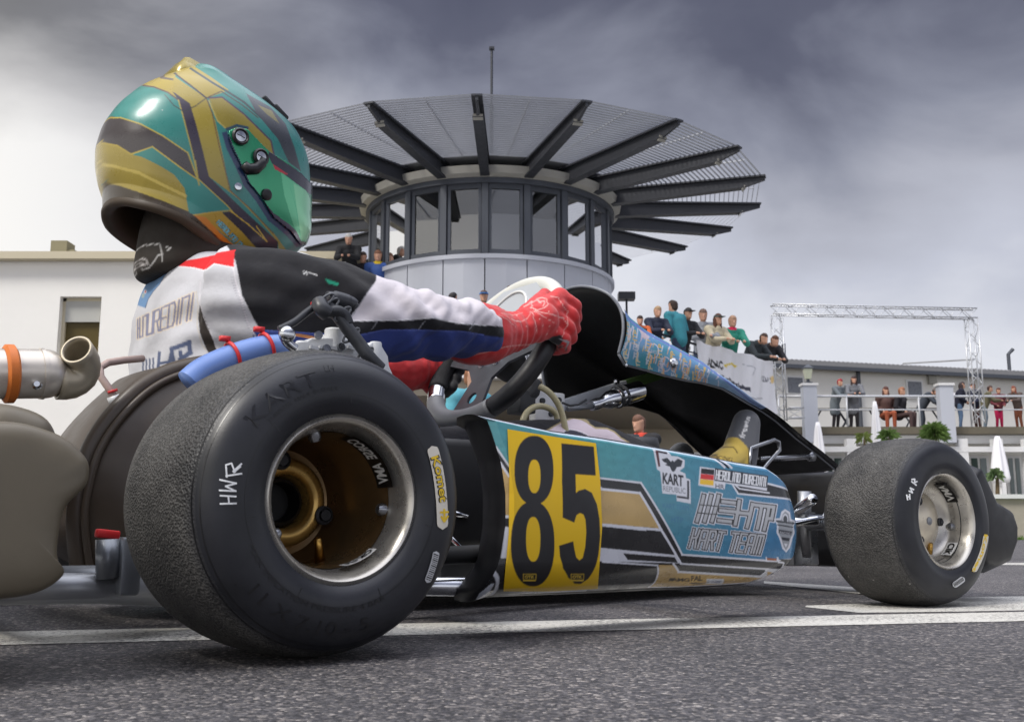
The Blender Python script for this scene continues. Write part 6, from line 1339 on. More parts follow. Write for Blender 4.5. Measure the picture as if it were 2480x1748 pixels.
# bottom edge rises from chin to nape: bend lower rows upward towards the back
A_all = (HG-HC)@fa; C_all = (HG-HC)@ua
lift = (np.interp(A_all, [-.16, -.14, -.10, -.04, .02, .06, .11, .15, .19], [-.108, -.113, -.124, -.130, -.145, -.152, -.146, -.125, -.095])-cbot)*np.clip((-.03-C_all)/(-.03-cbot), 0, 1)
HG = HG+lift[..., None]*ua
HG = HG.transpose(1, 0, 2)
M_HELM = mat('helmet_paint', (120, 120, 120), .30, attr=True, coat=.32, var=.04, vscale=18)
HEL = gridmesh('helmet', HG, M_HELM, drv, close_u=True)
hb = bvh_of(HEL); hmap = side_map(hb, 0); V = verts(HEL)
pt = Paint(V[:, [0, 2]], (52, 130, 120), hmap, dens=9)
GOLD = (164, 144, 52); DK = (54, 46, 62); DKR = (66, 60, 60)
def metal(c):
    def f(P):
        nn = np.array([noise.noise(Vector((p[0]*18, p[1]*18, 1))) for p in P]); return np.array(s2l(c))*(1+.16*nn[:, None])
    return f
pt.poly(zh([(-50, 400), (1700, 100), (1700, 1700), (-50, 1700)]), metal((50, 130, 122)))
pt.poly(zh([(100, 640), (190, 520), (230, 495), (300, 500), (430, 540), (580, 620), (742, 730), (795, 890), (700, 830), (510, 688), (375, 738), (300, 690), (190, 668), (90, 700)]), metal(DKR))
pt.poly(zh([(80, 690), (190, 668), (280, 682), (370, 738), (450, 760), (560, 815), (650, 870), (720, 960), (748, 1118), (600, 1055), (450, 1000), (300, 950), (200, 930), (120, 960), (60, 980)]), metal((158, 140, 58)))
pt.line(zh([(100, 800), (250, 815), (420, 860), (560, 930), (725, 1010)]), 7, (196, 176, 90))
for L_ in ([(180, 505), (300, 500), (430, 540), (580, 620), (742, 730), (815, 930)], [(90, 700), (190, 666), (280, 682), (370, 738), (510, 690), (700, 830), (800, 900)]): pt.line(zh(L_), 3, (182, 160, 62))
pt.line(zh([(200, 930), (300, 950), (450, 1000), (600, 1055), (748, 1118)]), 3, (70, 62, 40))
pt.poly(zh([(300, 300), (420, 290), (520, 300), (600, 330), (665, 372), (650, 300), (660, 210), (600, 200), (450, 240)]), metal(GOLD)); pt.line(zh([(400, 285), (520, 300), (610, 335), (680, 385)]), 3.5, (90, 70, 60)); pt.line(zh([(540, 235), (640, 250)]), 5, (96, 82, 66))
pt.poly(zh([(640, 330), (700, 360), (760, 410), (800, 560), (845, 740), (880, 885), (1060, 1060), (1200, 1190), (1330, 1310), (1320, 1430), (1230, 1340), (1000, 1075), (815, 905), (775, 730), (705, 480), (680, 385)]), metal(DK))
pt.line(zh([(680, 385), (710, 490), (775, 740), (815, 940), (790, 780)]), 2.8, (176, 158, 70)); pt.line(zh([(815, 905), (1000, 1075), (1230, 1340)]), 2.8, (176, 158, 70))
pt.poly(zh([(600, 60), (680, 100), (900, 240), (1010, 320), (870, 372), (660, 212)]), metal(GOLD))
pt.poly(zh([(650, 228), (860, 372), (920, 520), (960, 700), (1000, 890), (1018, 975), (1140, 1080), (1300, 1250), (1440, 1440), (1440, 1500), (1340, 1440), (1330, 1310), (1200, 1160), (1060, 1020), (880, 885), (845, 740), (800, 560), (755, 408), (645, 330)]), metal((160, 142, 56)))
pt.line(zh([(862, 372), (900, 470), (950, 700), (1000, 900), (1018, 975), (1140, 1085), (1300, 1255)]), 2.6, (110, 84, 56))
pt.poly(zh([(880, 372), (965, 362), (1110, 475), (1285, 650), (1305, 745), (1180, 640), (1060, 572), (1000, 580), (935, 520)]), metal((150, 134, 52)))
pt.line(zh([(875, 372), (965, 366), (1110, 478), (1285, 652), (1305, 745)]), 3.5, (84, 62, 84)); pt.line(zh([(880, 390), (935, 520), (1000, 580)]), 3, (184, 168, 90))
pt.line(zh([(655, 212), (760, 290), (862, 372)]), 4, (54, 46, 46)); pt.line(zh([(862, 372), (960, 328), (1100, 420), (1200, 500)]), 2.6, (70, 60, 50)); pt.line(zh([(862, 372), (790, 425), (715, 460), (650, 420), (590, 350)]), 2.2, (46, 50, 48))
pt.line(zh([(760, 180), (900, 270), (1000, 330), (1110, 400), (1220, 500)]), 5, (40, 60, 60))
pt.poly(zh([(1120, 340), (1280, 430), (1380, 540), (1440, 700), (1480, 850), (1400, 790), (1330, 640), (1190, 470)]), metal((62, 66, 72)))
pt.poly(zh([(1195, 415), (1290, 455), (1340, 540), (1260, 480)]), (128, 120, 70))
# chin bar
pt.poly(zh([(40, 985), (130, 962), (200, 932), (300, 952), (450, 1002), (600, 1057), (748, 1120), (830, 1152), (1000, 1300), (1150, 1440), (1100, 1700), (0, 1700)]), (58, 48, 34))
pt.poly(zh([(780, 1135), (960, 1112), (1060, 1200), (1240, 1350), (1450, 1490), (1430, 1560), (1200, 1450), (1000, 1280), (860, 1170)]), metal((170, 140, 46)))
pt.poly(zh([(780, 1135), (860, 1150), (960, 1260), (1150, 1415), (1250, 1500), (1120, 1450), (950, 1290)]), metal((196, 124, 44)))
pt.poly(zh([(965, 1120), (1020, 1108), (1255, 1305), (1130, 1160), (1200, 1190), (1330, 1310), (1310, 1440), (1240, 1410), (1100, 1250)]), metal((44, 34, 46)))
pt.line(zh([(1020, 1108), (1140, 1200), (1258, 1308), (1190, 1210)]), 2.6, (206, 170, 60)); pt.line(zh([(780, 1135), (900, 1118), (1020, 1106)]), 2.6, (190, 160, 60))
o_, e_ = zh([(950, 1168), (1195, 1425)]); ux = np.array(e_)-np.array(o_); n2 = np.array([-ux[1], ux[0]])/np.hypot(*ux)
pt.stroketext('HEROLIND NUREDINI', np.array(o_), ux, -n2*-10.5, 3.6, (24, 50, 66), gap=.4); pt.stroketext('HEROLIND NUREDINI', np.array(o_), ux, -n2*-10.5, 1.9, (120, 200, 214), gap=.4)
# teal lower wedge, shadowless line art
pt.line(zh([(375, 738), (510, 690), (700, 830)]), 3, (190, 168, 66)); pt.line(zh([(575, 450), (576, 450)]), 2, (200, 210, 205))
pt.line(zh([(985, 610), (1010, 695), (1072, 820), (1122, 935), (1200, 1035), (1280, 1160), (1390, 1250), (1470, 1340)]), 13, (34, 54, 92)); pt.line(zh([(1000, 575), (1060, 552), (1130, 566)]), 7, (34, 70, 92))
C_h = pt.C
colorize(HEL, C_h)
# underside: padded dark lining and roll
lin = MB(); rgs = []
base = HG[:, -1, :]                   # bottom ring
def insetring(k, up): 
    c = base.mean(0); return [Vector(c+(p-c)*np.array([k, k, 1])+ua*up) for p in base[::8]]
rgs = [insetring(1.0, 0), insetring(1.006, -.004), insetring(.99, -.009), insetring(.93, -.012), insetring(.84, -.010), insetring(.76, .004), insetring(.70, .03), insetring(.66, .07)]
lin.loft(rgs, caps=False); k = len(rgs[0]); lin.add(rgs[-1], [tuple(range(k))])
LIN = lin.build('helmet_lining', mat('lining', (66, 54, 40), .6, var=.2, vscale=20), HEL, True)
# visor
vis_z = [(1010, 585), (1060, 566), (1130, 580), (1265, 722), (1380, 790), (1478, 868), (1560, 960), (1560, 1330), (1470, 1330), (1400, 1240), (1290, 1150), (1210, 1020), (1130, 925), (1080, 810), (1020, 690), (1000, 630)]
sel = Paint(V[:, [0, 2]], (0, 0, 0), hmap, dens=9, aa=0); sel.poly(zh(vis_z), (255, 255, 255)); inside = sel.C[:, 0] > .5
nrm = np.empty(len(V)*3); HEL.data.vertices.foreach_get('normal', nrm); nrm = nrm.reshape(-1, 3)
outw = np.sign(((V-HC)*nrm).sum(1)); nrm *= outw[:, None]
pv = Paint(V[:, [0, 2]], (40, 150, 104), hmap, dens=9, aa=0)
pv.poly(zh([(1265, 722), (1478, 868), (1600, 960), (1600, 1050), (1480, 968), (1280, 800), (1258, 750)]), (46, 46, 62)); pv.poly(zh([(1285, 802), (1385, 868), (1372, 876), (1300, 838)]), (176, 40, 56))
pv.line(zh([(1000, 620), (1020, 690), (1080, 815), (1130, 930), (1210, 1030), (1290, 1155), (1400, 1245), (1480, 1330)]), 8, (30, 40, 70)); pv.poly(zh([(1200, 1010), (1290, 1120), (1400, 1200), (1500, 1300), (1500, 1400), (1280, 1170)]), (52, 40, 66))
pv.poly(zh([(1340, 860), (1500, 975), (1560, 1100), (1560, 1320), (1470, 1300), (1420, 1200), (1360, 1000)]), (92, 186, 138)); pv.poly(zh([(1420, 930), (1500, 975), (1560, 1100), (1560, 1320), (1470, 1290)]), (128, 204, 156))  # iridescent sheen of the visor painted in as lighter greens towards the front
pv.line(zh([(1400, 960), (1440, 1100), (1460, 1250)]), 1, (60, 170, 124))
faces = np.array([p.vertices[:] for p in HEL.data.polygons]); fs = faces[inside[faces].all(1)]
idx = np.unique(fs); remap = -np.ones(len(V), int); remap[idx] = np.arange(len(idx))
vm = MB(); VV = V[idx]+nrm[idx]*.0032
vm.v = [tuple(p) for p in VV]; vm.f = [tuple(remap[f]) for f in fs]; vm.m = [0]*len(fs)
M_VIS = mat('visor_mirror', (60, 160, 120), .18, .4, attr=True, coat=.5)
VIS = vm.build('visor', M_VIS, HEL, True); colorize(VIS, pv.C[idx]); m_ = VIS.modifiers.new('t', 'SOLIDIFY'); m_.thickness = .0028; m_.offset = -1; bake(VIS); VIS.data.shade_smooth()
vb = bvh_of(VIS)
def HV(x, y, off=.0, b_=None): (a_, c_), = zh([(x, y)]); return Vector(surf((a_, c_), b_ or vb, off, -.12))
def hn(x, y): 
    (a_, c_), = zh([(x, y)]); h_ = vb.ray_cast(Vector(CL), Vector(rayl(a_, c_)).normalized(), 6); 
    if h_[0] is None: return Vector((0, -1, 0))
    n_ = h_[1]; return n_ if n_.dot(Vector(CL)-h_[0]) > 0 else -n_
for x, y in ((1080, 626), (1212, 760)):
    c = HV(x, y); n_ = hn(x, y); mb = MB(); mb.lathe([(.0118, 0), (.0128, .004), (.0105, .0062), (.0085, .0042), (.0085, .002)], (c, n_), 30); s_ = mb.build('visor_pivot', M_BLK, HEL, auto=35)
    mb = MB(); mb.lathe([(.0082, .002), (.0078, .0046), (.0001, .005)], (c, n_), 24); mb.build('screw_head', M_CHROME, s_, auto=35); mb = MB(); t_ = n_.cross(Vector((.3, 0, 1))).normalized(); mb.bar(c+n_*.0051-t_*.006, c+n_*.0051+t_*.006, .0012, .0006); mb.build('slot', M_INNER, s_)
P = [HV(x, y)+hn(x, y)*.002 for x, y in ((1100, 805), (1130, 838), (1180, 835), (1220, 800), (1225, 770))]; mb = MB(); mb.tube(P, [.0065, .0085, .0085, .0075, .006], 14); mb.build('visor_tab', M_BLK, HEL, True)
c = HV(1252, 1003); mb = MB(); mb.lathe([(.0085, 0), (.0085, .003), (.006, .0045), (.0001, .0045)], (c, hn(1252, 1003)), 24); mb.build('visor_post', M_BLK, HEL, auto=35)
c = HV(1068, 950, 0, hb); mb = MB(); mb.lathe([(.0062, 0), (.0052, .0025), (.0001, .0032)], (c, (-.1, -1, 0)), 20); mb.build('screw', M_CHROME, HEL, auto=35)
# rear spoiler ridge and top vents
mb = MB(); rg = []
for i, (x, y, h_, w_) in enumerate([(580, 225, .0005, .03), (620, 190, .010, .045), (660, 150, .018, .05), (690, 150, .017, .05), (760, 190, .011, .05), (850, 245, .006, .045), (960, 310, .002, .04)]):
    a_, b_ = zh([(x, y)])[0]; p = ky(a_, b_, 0); c = Vector(p); rg.append([c+Vector((0, s*w_, -.012-.03*s*s)) for s in (-1,)]+[c+Vector((0, s*w_*.8, -.004)) for s in (-1, -.6)]+[c, ]+[c+Vector((0, s*w_*.8, -.004)) for s in (.6, 1)]+[c+Vector((0, w_, -.042)), c+Vector((0, 0, -.05))])
mb.loft(rg); SPO = mb.build('helmet_spoiler', mat('spoiler_gold', (150, 134, 58), .3, .2, coat=.4, var=.1, vscale=20), HEL, True)
for x, y in ((1240, 436), (1310, 490)):
    a_, b_ = zh([(x, y)])[0]; c = Vector(ky(a_, b_, 0)); mb = MB(); mb.box(c+Vector((.0, 0, -.001)), (.030, .05, .010), Matrix.Rotation(R(38), 3, 'Y')); bevel(mb.build('top_vent', M_BLK, HEL), .003)
for ob in [HEL]+[x for x in HEL.children_recursive]:
    setverts(ob, verts(ob)-np.array(OFF))

# ---- gloves
M_GLOVE = mat('glove_red', (204, 40, 42), .7, attr=True, bump=.45, bscale=60, bdist=.003, var=.08, vscale=40, sheen=.2)
M_PALM = mat('glove_palm', (34, 34, 38), .7)
def glove(side):
    s = side; caps = []
    wrist = Vector((.555, s*.192, .425)) if s < 0 else Vector((.64, .175, .425))
    angs = (66, 74, 82, 90) if s < 0 else (-106, -98, -90, -82)
    def fr(a):
        a = R(a); rho = (SU*math.cos(a)+SY*math.sin(a)); return rim(a), rho
    K_ = []
    lens = (1.0, 1.08, 1.03, .86)
    for a, L_ in zip(angs, lens):
        c, rho = fr(a); r1 = .0134
        k = c+rho*.026+SN*.024; p1 = c+rho*.031+SN*-.006*L_; p2 = c+rho*.014+SN*-.027*L_; p3 = c-rho*.012*L_+SN*-.024
        K_.append(k)
        caps += [(k, p1, r1*1.12, r1), (p1, p2, r1, r1*.95), (p2, p3, r1*.95, r1*.82)]
        caps.append((k, wrist.lerp(k, .45), r1*1.25, .019))
    mid = (K_[1]+K_[2])/2
    caps += [(wrist, mid.lerp(wrist, .35), .030, .030), (wrist, K_[0].lerp(wrist, .3), .024, .020), (wrist, K_[3].lerp(wrist, .3), .024, .020)]
    tw = wrist.lerp(K_[0], .38)+SN*.012; c, rho = fr(angs[0]-9 if s < 0 else angs[3]+12)
    caps += [(tw, c+rho*-.004+SN*.030, .016, .0125), (c+rho*-.004+SN*.030, c-rho*.020+SN*.014, .0125, .0105)]
    # flared gauntlet cuff
    cuff = wrist+Vector((-.068, s*.014, -.012)); caps += [(wrist, cuff, .031, .049), (cuff, cuff+Vector((-.022, .0, -.001)), .049, .050)]
    g_ = capsules(caps, .0024, 'glove', M_GLOVE, drv, 10)
    V = verts(g_); D_ = np.array([noise.noise(Vector((p[0]*60, p[1]*60, p[2]*75))) for p in V])*.0016; nn = np.empty(len(V)*3); g_.data.vertices.foreach_get('normal', nn); nn = nn.reshape(-1, 3)
    D_ += fold(V, tuple(wrist), (1, 0, .1), .018, .0024, .03); V = V+nn*D_[:, None]; setverts(g_, V)
    return g_
GR = glove(-1)
gb = bvh_of(GR); V = verts(GR); pt = Paint(V[:, [0, 2]], (200, 38, 40), side_map(gb, -.2), dens=15)
zg = zoomf(800, 620, 700/2296); WL = (228, 168, 160)
for L_, w_ in (([(1670, 375), (1640, 350), (1600, 370), (1590, 410), (1640, 430), (1700, 410), (1730, 380), (1720, 345), (1680, 330), (1640, 340)], 3.2), ([(1660, 365), (1700, 355), (1690, 395)], 3), ([(1620, 435), (1690, 450), (1780, 470), (1850, 490), (1880, 540)], 2.4), ([(1610, 440), (1690, 480), (1780, 530)], 1.6), ([(1600, 445), (1630, 540), (1640, 610)], 2), ([(1590, 440), (1560, 500), (1510, 525), (1440, 500)], 1.8), ([(1340, 470), (1400, 500), (1470, 560)], 1.4), ([(1360, 455), (1450, 470), (1530, 450)], 1.4), ([(1750, 320), (1810, 330), (1850, 400), (1890, 440), (1880, 560), (1840, 640), (1810, 740)], 2), ([(1130, 790), (1250, 760), (1400, 720), (1500, 708), (1650, 700), (1750, 660)], 2.2), ([(1540, 400), (1600, 360)], 4)):
    pt.line(zg(L_), w_*.75, WL)
for i in range(8): x, y = [(1690, 550), (1735, 440), (1660, 500), (1740, 560), (1560, 560), (1800, 600), (1480, 470), (1720, 620)][i]; pt.disc(zg([(x, y)])[0], 1.6, 1.6, WL)
pt.line(zg([(1120, 370), (1190, 390), (1215, 500), (1210, 600), (1170, 720), (1110, 790)]), 2.4, (150, 30, 34)); pt.line(zg([(1130, 372), (1200, 440)]), 2, (90, 24, 28))
pt.poly(zg([(1760, 640), (1830, 625), (1850, 660), (1780, 790), (1740, 760)]), (34, 32, 36)); pt.line(zg([(1800, 660), (1770, 760)]), 5, (150, 152, 156))
colorize(GR, pt.C); setverts(GR, verts(GR)-np.array(OFF))
GL = glove(1); V = verts(GL); C_ = np.tile(np.array(s2l((190, 34, 38))), (len(V), 1)); pm = ((V-np.array(SWC))@np.array(SN) < -.004) | (V[:, 0] > .655); C_[pm] = np.array(s2l((34, 34, 38))); colorize(GL, C_); setverts(GL, verts(GL)-np.array(OFF))
# ---- boots
M_BOOT = mat('boot_suede', (70, 72, 80), .85, attr=True, bump=.5, bscale=260, bdist=.0008, var=.12, vscale=40, sheen=.3)
def boot(s):
    an = Vector((1.085, s*.125, .215)); heel = Vector((1.125, s*.125, .145)); toe = Vector((1.196, s*.122, .326)) if s < 0 else Vector((1.26, .118, .28)); ball = heel.lerp(toe, .66)
    caps = [(Vector((1.04, s*.13, .19)), an, .038, .036), (an, heel, .036, .034), (heel, ball, .034, .036), (ball, toe, .036, .028), (an, ball, .034, .032)]
    return capsules(caps, .003, 'boot', M_BOOT, drv, 8)
BT = boot(-1); bb = bvh_of(BT); V = verts(BT); pt = Paint(V[:, [0, 2]], (82, 84, 90), side_map(bb, -.16), dens=15)
pt.poly([(1700, 1135), (1712, 1085), (1735, 1062), (1760, 1055), (1790, 1062), (1812, 1085), (1815, 1130), (1790, 1190), (1700, 1190)], metal((190, 164, 74)))
a_, = [(1800, 1078)]; pt.text('freem', (1802, 1062), (16, -52), (-13, -4), (206, 206, 208), .02); pt.text('RACING', (1722, 1110), (52, 10), (0, -12), (96, 76, 20), .03); pt.line([(1728, 1085), (1750, 1074), (1775, 1082), (1785, 1096)], 3, (96, 76, 24)); pt.line([(1722, 1118), (1780, 1126)], 4, (96, 76, 20))
colorize(BT, pt.C); setverts(BT, verts(BT)-np.array(OFF))
B2 = boot(1); V = verts(B2); colorize(B2, np.tile(np.array(s2l((60, 62, 66))), (len(V), 1))); setverts(B2, V-np.array(OFF))
# ================================================================== SPECTATORS
def spectator(x, y, z, face, hgt, lab, jacket, trousers, hair, skin=(196, 150, 126), pose='lean', longhair=False, cap=None, group='spectators on the tower terrace', extra=None, vox=.02, lod=1, seat=False, coat=False):
    r_ = empty('person', (x, y, z), face); tag(r_, lab, 'person', group)
    k = hgt/1.75; ln = .26 if pose == 'lean' else (.12 if pose == 'stand' else .42); V_ = lambda a, b, c: Vector((a*k, b*k, c*k))
    # own frame: +x is where the person looks
    hipz = .93 if not seat else .50
    hip = V_(0, 0, hipz); chest = V_(ln*.55, 0, hipz+.36); neck = V_(ln*.85, 0, hipz+.54); head = V_(ln*1.0+.03, 0, hipz+.69)
    sh = [V_(ln*.75, s*.215, hipz+.47) for s in (-1, 1)]
    if pose == 'lean': el_ = [V_(ln+.16, s*.25, hipz+.20) for s in (-1, 1)]; ha_ = [V_(ln+.40, s*.08, hipz+.20) for s in (-1, 1)]
    elif pose == 'bow': el_ = [V_(ln+.12, s*.26, hipz+.16) for s in (-1, 1)]; ha_ = [V_(ln+.38, s*.06, hipz+.14) for s in (-1, 1)]; head = V_(ln+.16, 0, hipz+.58)
    else: el_ = [V_(ln*.5-.02, s*.27, hipz+.20) for s in (-1, 1)]; ha_ = [V_(ln*.5+.20, s*.14, hipz+.06) for s in (-1, 1)]
    if seat: kn = [V_(.44, s*.11, .50) for s in (-1, 1)]; an = [V_(.42, s*.11, .08) for s in (-1, 1)]
    else: kn = [V_(.04, -.09, .49), V_(.07 if pose != 'stand' else .02, .09, .49)]; an = [V_(-.02, -.10, .08), V_(.0, .10, .08)]
    caps = [(head-V_(.01, 0, .05), head+V_(-.01, 0, .04), .075*k, .092*k), (neck, head-V_(0, 0, .06), .055*k, .055*k), (chest, neck, .12*k, .06*k), (hip, chest, .12*k, .13*k), (head+V_(.085, 0, -.01), head+V_(.09, 0, -.035), .012*k, .016*k), (head+V_(.06, 0, -.085), head+V_(.045, 0, -.09), .03*k, .03*k)]
    for i in (0, 1): caps += [(sh[i], el_[i], .045*k, .038*k), (el_[i], ha_[i], .036*k, .028*k), (ha_[i], ha_[i]+V_(.07, -.01 if i else .01, -.02), .034*k, .026*k), (hip+V_(0, (-1, 1)[i]*.08, 0), kn[i], .08*k, .055*k), (kn[i], an[i], .05*k, .035*k)]
    mS = mat('skin_%d' % skin[0], skin, .6, var=.08, vscale=20)
    capsules(caps, .018, 'body', mS, r_, 2)
    mJ = mat('cloth_%d_%d_%d' % jacket, jacket, .85, var=.18, vscale=9, bump=.3, bscale=40, bdist=.01)
    cj = [(hip+V_(0, 0, -.02), chest, .17*k, .19*k), (chest, neck-V_(0, 0, .05), .19*k, .11*k), (sh[0], sh[1], .10*k, .10*k)]
    if coat: cj += [(hip+V_(0, -.06, -.35), hip+V_(0, -.03, 0), .14*k, .15*k), (hip+V_(0, .06, -.35), hip+V_(0, .03, 0), .14*k, .15*k)]
    for i in (0, 1): cj += [(sh[i], el_[i], .088*k, .074*k), (el_[i], ha_[i].lerp(el_[i], .15), .070*k, .052*k)]
    jk = capsules(cj, .02, 'jacket', mJ, r_, 2)
    mT = mat('cloth_%d_%d_%d' % trousers, trousers, .9, var=.15, vscale=9)
    ct = [(hip, hip+V_(0, 0, -.05), .14*k, .14*k)]
    for i in (0, 1): ct += [(hip+V_(0, (-1, 1)[i]*.08, -.03), kn[i], .10*k, .07*k), (kn[i], an[i], .068*k, .052*k)]
    capsules(ct, .02, 'trousers', mT, r_, 2)
    mh = mat('hair_%d_%d' % hair[:2], hair, .7, var=.25, vscale=30)
    chh = [(head+V_(-.03, 0, .045), head+V_(.0, 0, .065), .092*k, .085*k), (head+V_(-.05, 0, -.02), head+V_(-.04, 0, .04), .075*k, .085*k)]
    if longhair: chh += [(head+V_(-.06, 0, 0), head+V_(-.07, 0, -.20), .085*k, .07*k), (head+V_(-.02, .06, .0), head+V_(-.03, .075, -.17), .045*k, .04*k), (head+V_(-.02, -.06, .0), head+V_(-.03, -.075, -.17), .045*k, .04*k)]
    capsules(chh, .014, 'hair', mh, r_, 1)
    if cap:
        mb = MB(); mb.lathe([(.001, .075*k), (.06*k, .062*k), (.098*k, .02*k), (.102*k, -.005)], (head+V_(-.01, 0, .055), (0, 0, 1)), 24); mb.box(head+V_(.12, 0, .052), (.10*k, .14*k, .012)); mb.build('cap', mat('cap_%d_%d' % cap[:2], cap, .7, var=.1), r_, True)
    if extra: 
        mb = MB(); rg = []
        for i in range(7): t = i/6; rg.append([neck+V_(.01+.10*math.cos(a)*(1-.15*abs(t-.5)), .10*math.sin(a), -.07+.10*t)*1 for a in np.linspace(0, 6.283, 20, endpoint=False)])
        mb.loft(rg); mb.build('scarf', mat('scarf_%d' % extra[0], extra, .85), r_, True)
    for i in (0, 1):
        if z < 3 or lod: 
            mb = MB(); capsules([(an[i]+V_(-.03, 0, -.04), an[i]+V_(.14, 0, -.05), .042*k, .035*k)], .016, 'shoe', mat('shoe_dark', (44, 42, 44), .7), r_, 1)
    return r_
def place(hx, hy, D, z, hgt=1.75):   # foot point so that the head top is at that picture height
    p = at(hx, hy, D); return p[0], D, z
FC = -math.pi/2      # looking at the camera
def sp(hx, D, z, htop_y, lab, jacket, trousers, hair, face=FC, **kw):
    p = at(hx, htop_y, D); ln = {'lean': .26, 'stand': .12, 'bow': .42}[kw.get('pose', 'lean')]; seat = kw.get('seat', False)
    full = 1.75*(1.0) if not seat else 1.32
    hgt = min(2.0, max(1.35, (p[2]-z)/full*1.75 / (1.0 if kw.get('pose') != 'bow' else .94))); k = hgt/1.75
    x = p[0]-math.cos(face)*ln*k; y = D-math.sin(face)*ln*k
    return spectator(x, y, z, face, hgt, lab, jacket, trousers, hair, **kw)
JE = (58, 70, 96)
T1 = 3.28
sp(1548, 20.9, T1, 776, 'woman in a red top half hidden behind the kart front panel', (190, 70, 48), JE, (52, 38, 34), hgt=None) if False else None
sp(1550, 21.7, T1, 778, 'dark haired person in an orange top half hidden behind the kart front panel', (196, 96, 50), JE, (52, 38, 34))
sp(1592, 22.0, T1, 743, 'grey blond man in a navy jacket leaning on the rail with folded hands', (36, 42, 62), JE, (168, 140, 110), face=FC+.3)
sp(1631, 22.6, T1, 728, 'tall man in a teal hooded jacket standing with his back turned', (56, 134, 148), JE, (58, 42, 34), face=FC-2.4, pose='stand')
sp(1665, 22.9, T1, 747, 'man in a black jacket and dark cap beside the teal jacket', (34, 36, 42), (40, 42, 52), (40, 34, 32), face=FC+.5, cap=(40, 38, 44))
sp(1702, 23.9, T1, 750, 'grey haired man in a light grey sweater behind the black jacket', (150, 154, 162), JE, (120, 96, 84))
sp(1737, 23.8, T1, 761, 'long haired person in a beige jacket and dark green cap above the banner', (196, 186, 160), JE, (92, 56, 40), longhair=True, cap=(66, 78, 74), face=FC+.5)
sp(1773, 24.5, T1, 766, 'bald man in a green jacket with a pink scarf above the banner', (48, 142, 122), JE, (176, 140, 116), extra=(214, 40, 84), face=FC+.2)
sp(1838, 26.1, T1, 810, 'man in a dark jacket bowing over the rail near the gantry', (50, 56, 60), JE, (70, 50, 40), pose='bow', face=FC+.6)
sp(1868, 26.9, T1, 816, 'brown haired child in black leaning at the very end of the rail', (40, 38, 42), JE, (96, 62, 42), pose='bow', face=FC+.3)
sp(1096, 20.6, T1, 709, 'dark haired spectator whose head shows above the sleeve', (44, 46, 52), JE, (34, 30, 34), face=FC+2.5, pose='stand')
sp(1172, 20.6, T1, 705, 'spectator in a blue and white cap and black jacket below the tower', (36, 36, 40), JE, (80, 60, 50), cap=(60, 120, 190))
sp(1236, 20.9, T1, 694, 'spectator with short brown hair seen through the steering wheel top', (60, 62, 70), JE, (64, 42, 34), pose='stand')
sp(1345, 20.8, T1, 705, 'spectator with reddish brown hair just above the red glove', (60, 52, 52), JE, (84, 48, 36), pose='stand')
sp(1376, 21.0, T1, 714, 'light brown haired spectator beside the rounded black front panel', (120, 96, 70), JE, (128, 96, 70), pose='stand')
G2 = 'spectators on the stair landing'
sp(845, 24.3, 5.42, 568, 'white haired man in a black polo shirt leaning on the stair rail', (26, 26, 30), JE, (206, 204, 200), group=G2)
sp(880, 24.6, 5.0, 612, 'small person in dark clothes between the two men on the stairs', (40, 36, 44), JE, (60, 44, 38), group=G2)
sp(916, 24.5, 4.9, 608, 'man in a blue shirt with a yellow bag strap beside the tower door', (54, 84, 148), JE, (120, 80, 60), group=G2, pose='stand', extra=(206, 176, 40))
G3 = 'guests on the right hand roof terrace'; ZR = zt+.09
def rsp(hx, hy, D, lab, j, t, h, **kw): return sp(hx, D, ZR, hy, lab, j, t, h, group=G3, **kw)
rsp(2033, 918, D1+.55, 'woman with red hair in a grey coat leaning on the railing', (104, 112, 118), (46, 42, 46), (150, 34, 44), face=FC+.6, coat=True)
rsp(2067, 911, D1+.6, 'dark haired woman in a grey coat beside the red haired woman', (112, 114, 120), (44, 40, 44), (52, 34, 34), face=FC-.1, longhair=True, coat=True)
rsp(2144, 937, D1+1.3, 'long haired woman seated at the beer table in orange and brown', (84, 60, 56), (160, 84, 56), (82, 44, 36), seat=True, pose='stand', longhair=True)
rsp(2182, 938, D1+1.3, 'blond woman in a black top seated beside the woman in orange', (36, 34, 40), (84, 66, 66), (150, 100, 70), seat=True, pose='stand', face=FC+.8)
rsp(2255, 941, D1+1.5, 'man in a dark jacket and cap bending over the railing', (60, 66, 76), (70, 78, 88), (90, 60, 46), pose='bow', face=FC+1.0, cap=(96, 102, 100))
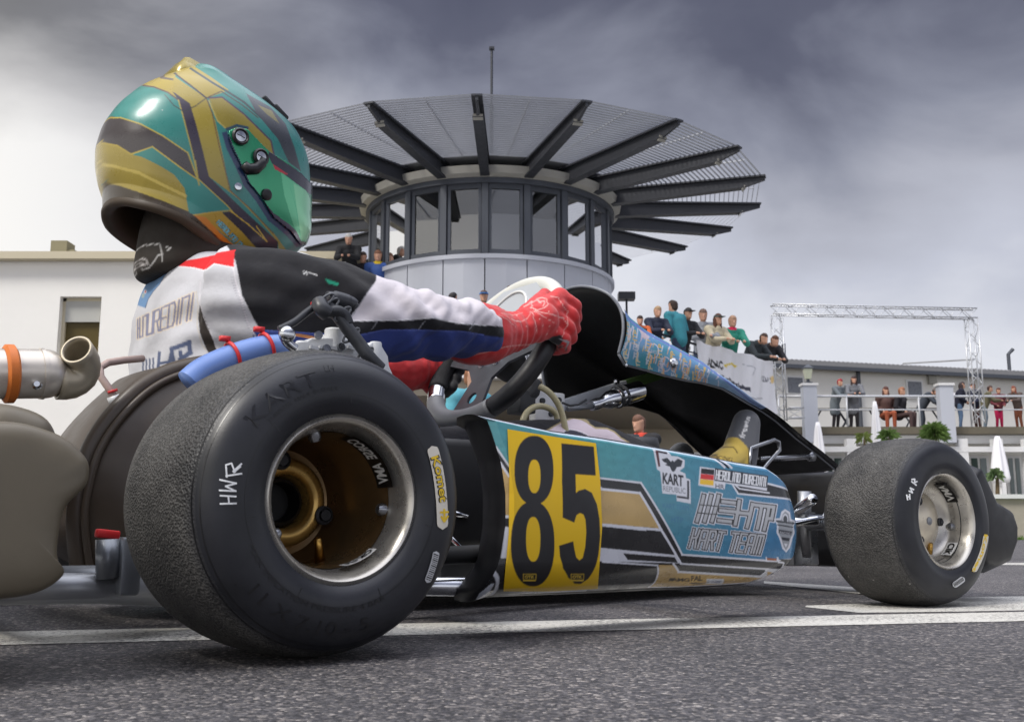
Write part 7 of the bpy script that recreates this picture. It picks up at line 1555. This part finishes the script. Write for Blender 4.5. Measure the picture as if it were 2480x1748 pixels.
rsp(2298, 934, D1+2.6, 'brown haired guest in a white shirt behind the grey pillar', (206, 206, 210), JE, (96, 70, 56), pose='stand')
rsp(2328, 925, D1+.8, 'long haired woman in a navy jacket and blue jeans right of the pillar', (34, 36, 54), (92, 116, 146), (48, 34, 36), longhair=True, pose='stand', face=FC+1.2)
rsp(2356, 928, D1+.9, 'dark haired person in navy beside the woman in blue jeans', (40, 44, 66), (70, 44, 42), (64, 40, 34), pose='stand', face=FC-1.2)
rsp(2396, 934, D1+.6, 'woman in an olive jacket and light jeans leaning on the railing', (110, 106, 82), (128, 142, 154), (70, 44, 38), face=FC+1.1)
rsp(2455, 940, D1+.7, 'long haired woman with a red brown skirt at the right edge of the photo', (84, 72, 68), (122, 70, 50), (124, 62, 44), longhair=True, face=FC-.9)
rsp(2420, 975, D1+1.1, 'child in bright pink trousers behind the railing near the right edge', (110, 50, 60), (214, 40, 96), (90, 50, 40), pose='stand')
# people in the paddock
spectator(*[at(1120, 1289, 11.0)[0], 11.0, 0], FC+.9, 1.86, 'person in a light blue shirt standing in the paddock behind the steering wheel', (92, 168, 184), (70, 100, 120), (150, 100, 80), pose='stand', group='people in the paddock')
spectator(*[at(1582, 1289, 16.0)[0], 16.0, 0], FC-.8, 1.86, 'person with brown hair and a bright orange collar standing beyond the side pod', (34, 34, 38), (60, 60, 66), (104, 72, 56), pose='lean', extra=(226, 84, 66), group='people in the paddock')
# dark kit bags behind the side pod
for i, (x, y, D, r1) in enumerate(((1545, 1068, 14.5, .30), (1515, 1060, 15.2, .22))):
    p = at(x, y, D); t = empty('wheel_trolley', (p[0], D, 0)); tag(t, 'dark tyre stack behind the side pod beside the person with orange collar' if i == 0 else 'smaller dark tyre stack left of the one beside the orange collar', 'tyres')
    for j in range(6):
        mb = MB(); hh = (p[2]+.05)/6; mb.lathe([(.10, j*hh), (r1*.9, j*hh+.01), (r1, j*hh+hh*.5), (r1*.9, (j+1)*hh-.01), (.10, (j+1)*hh)], ((0, 0, 0), (0, 0, 1)), 28, closed=True); mb.build('tyre', M_RUBH, t, True)
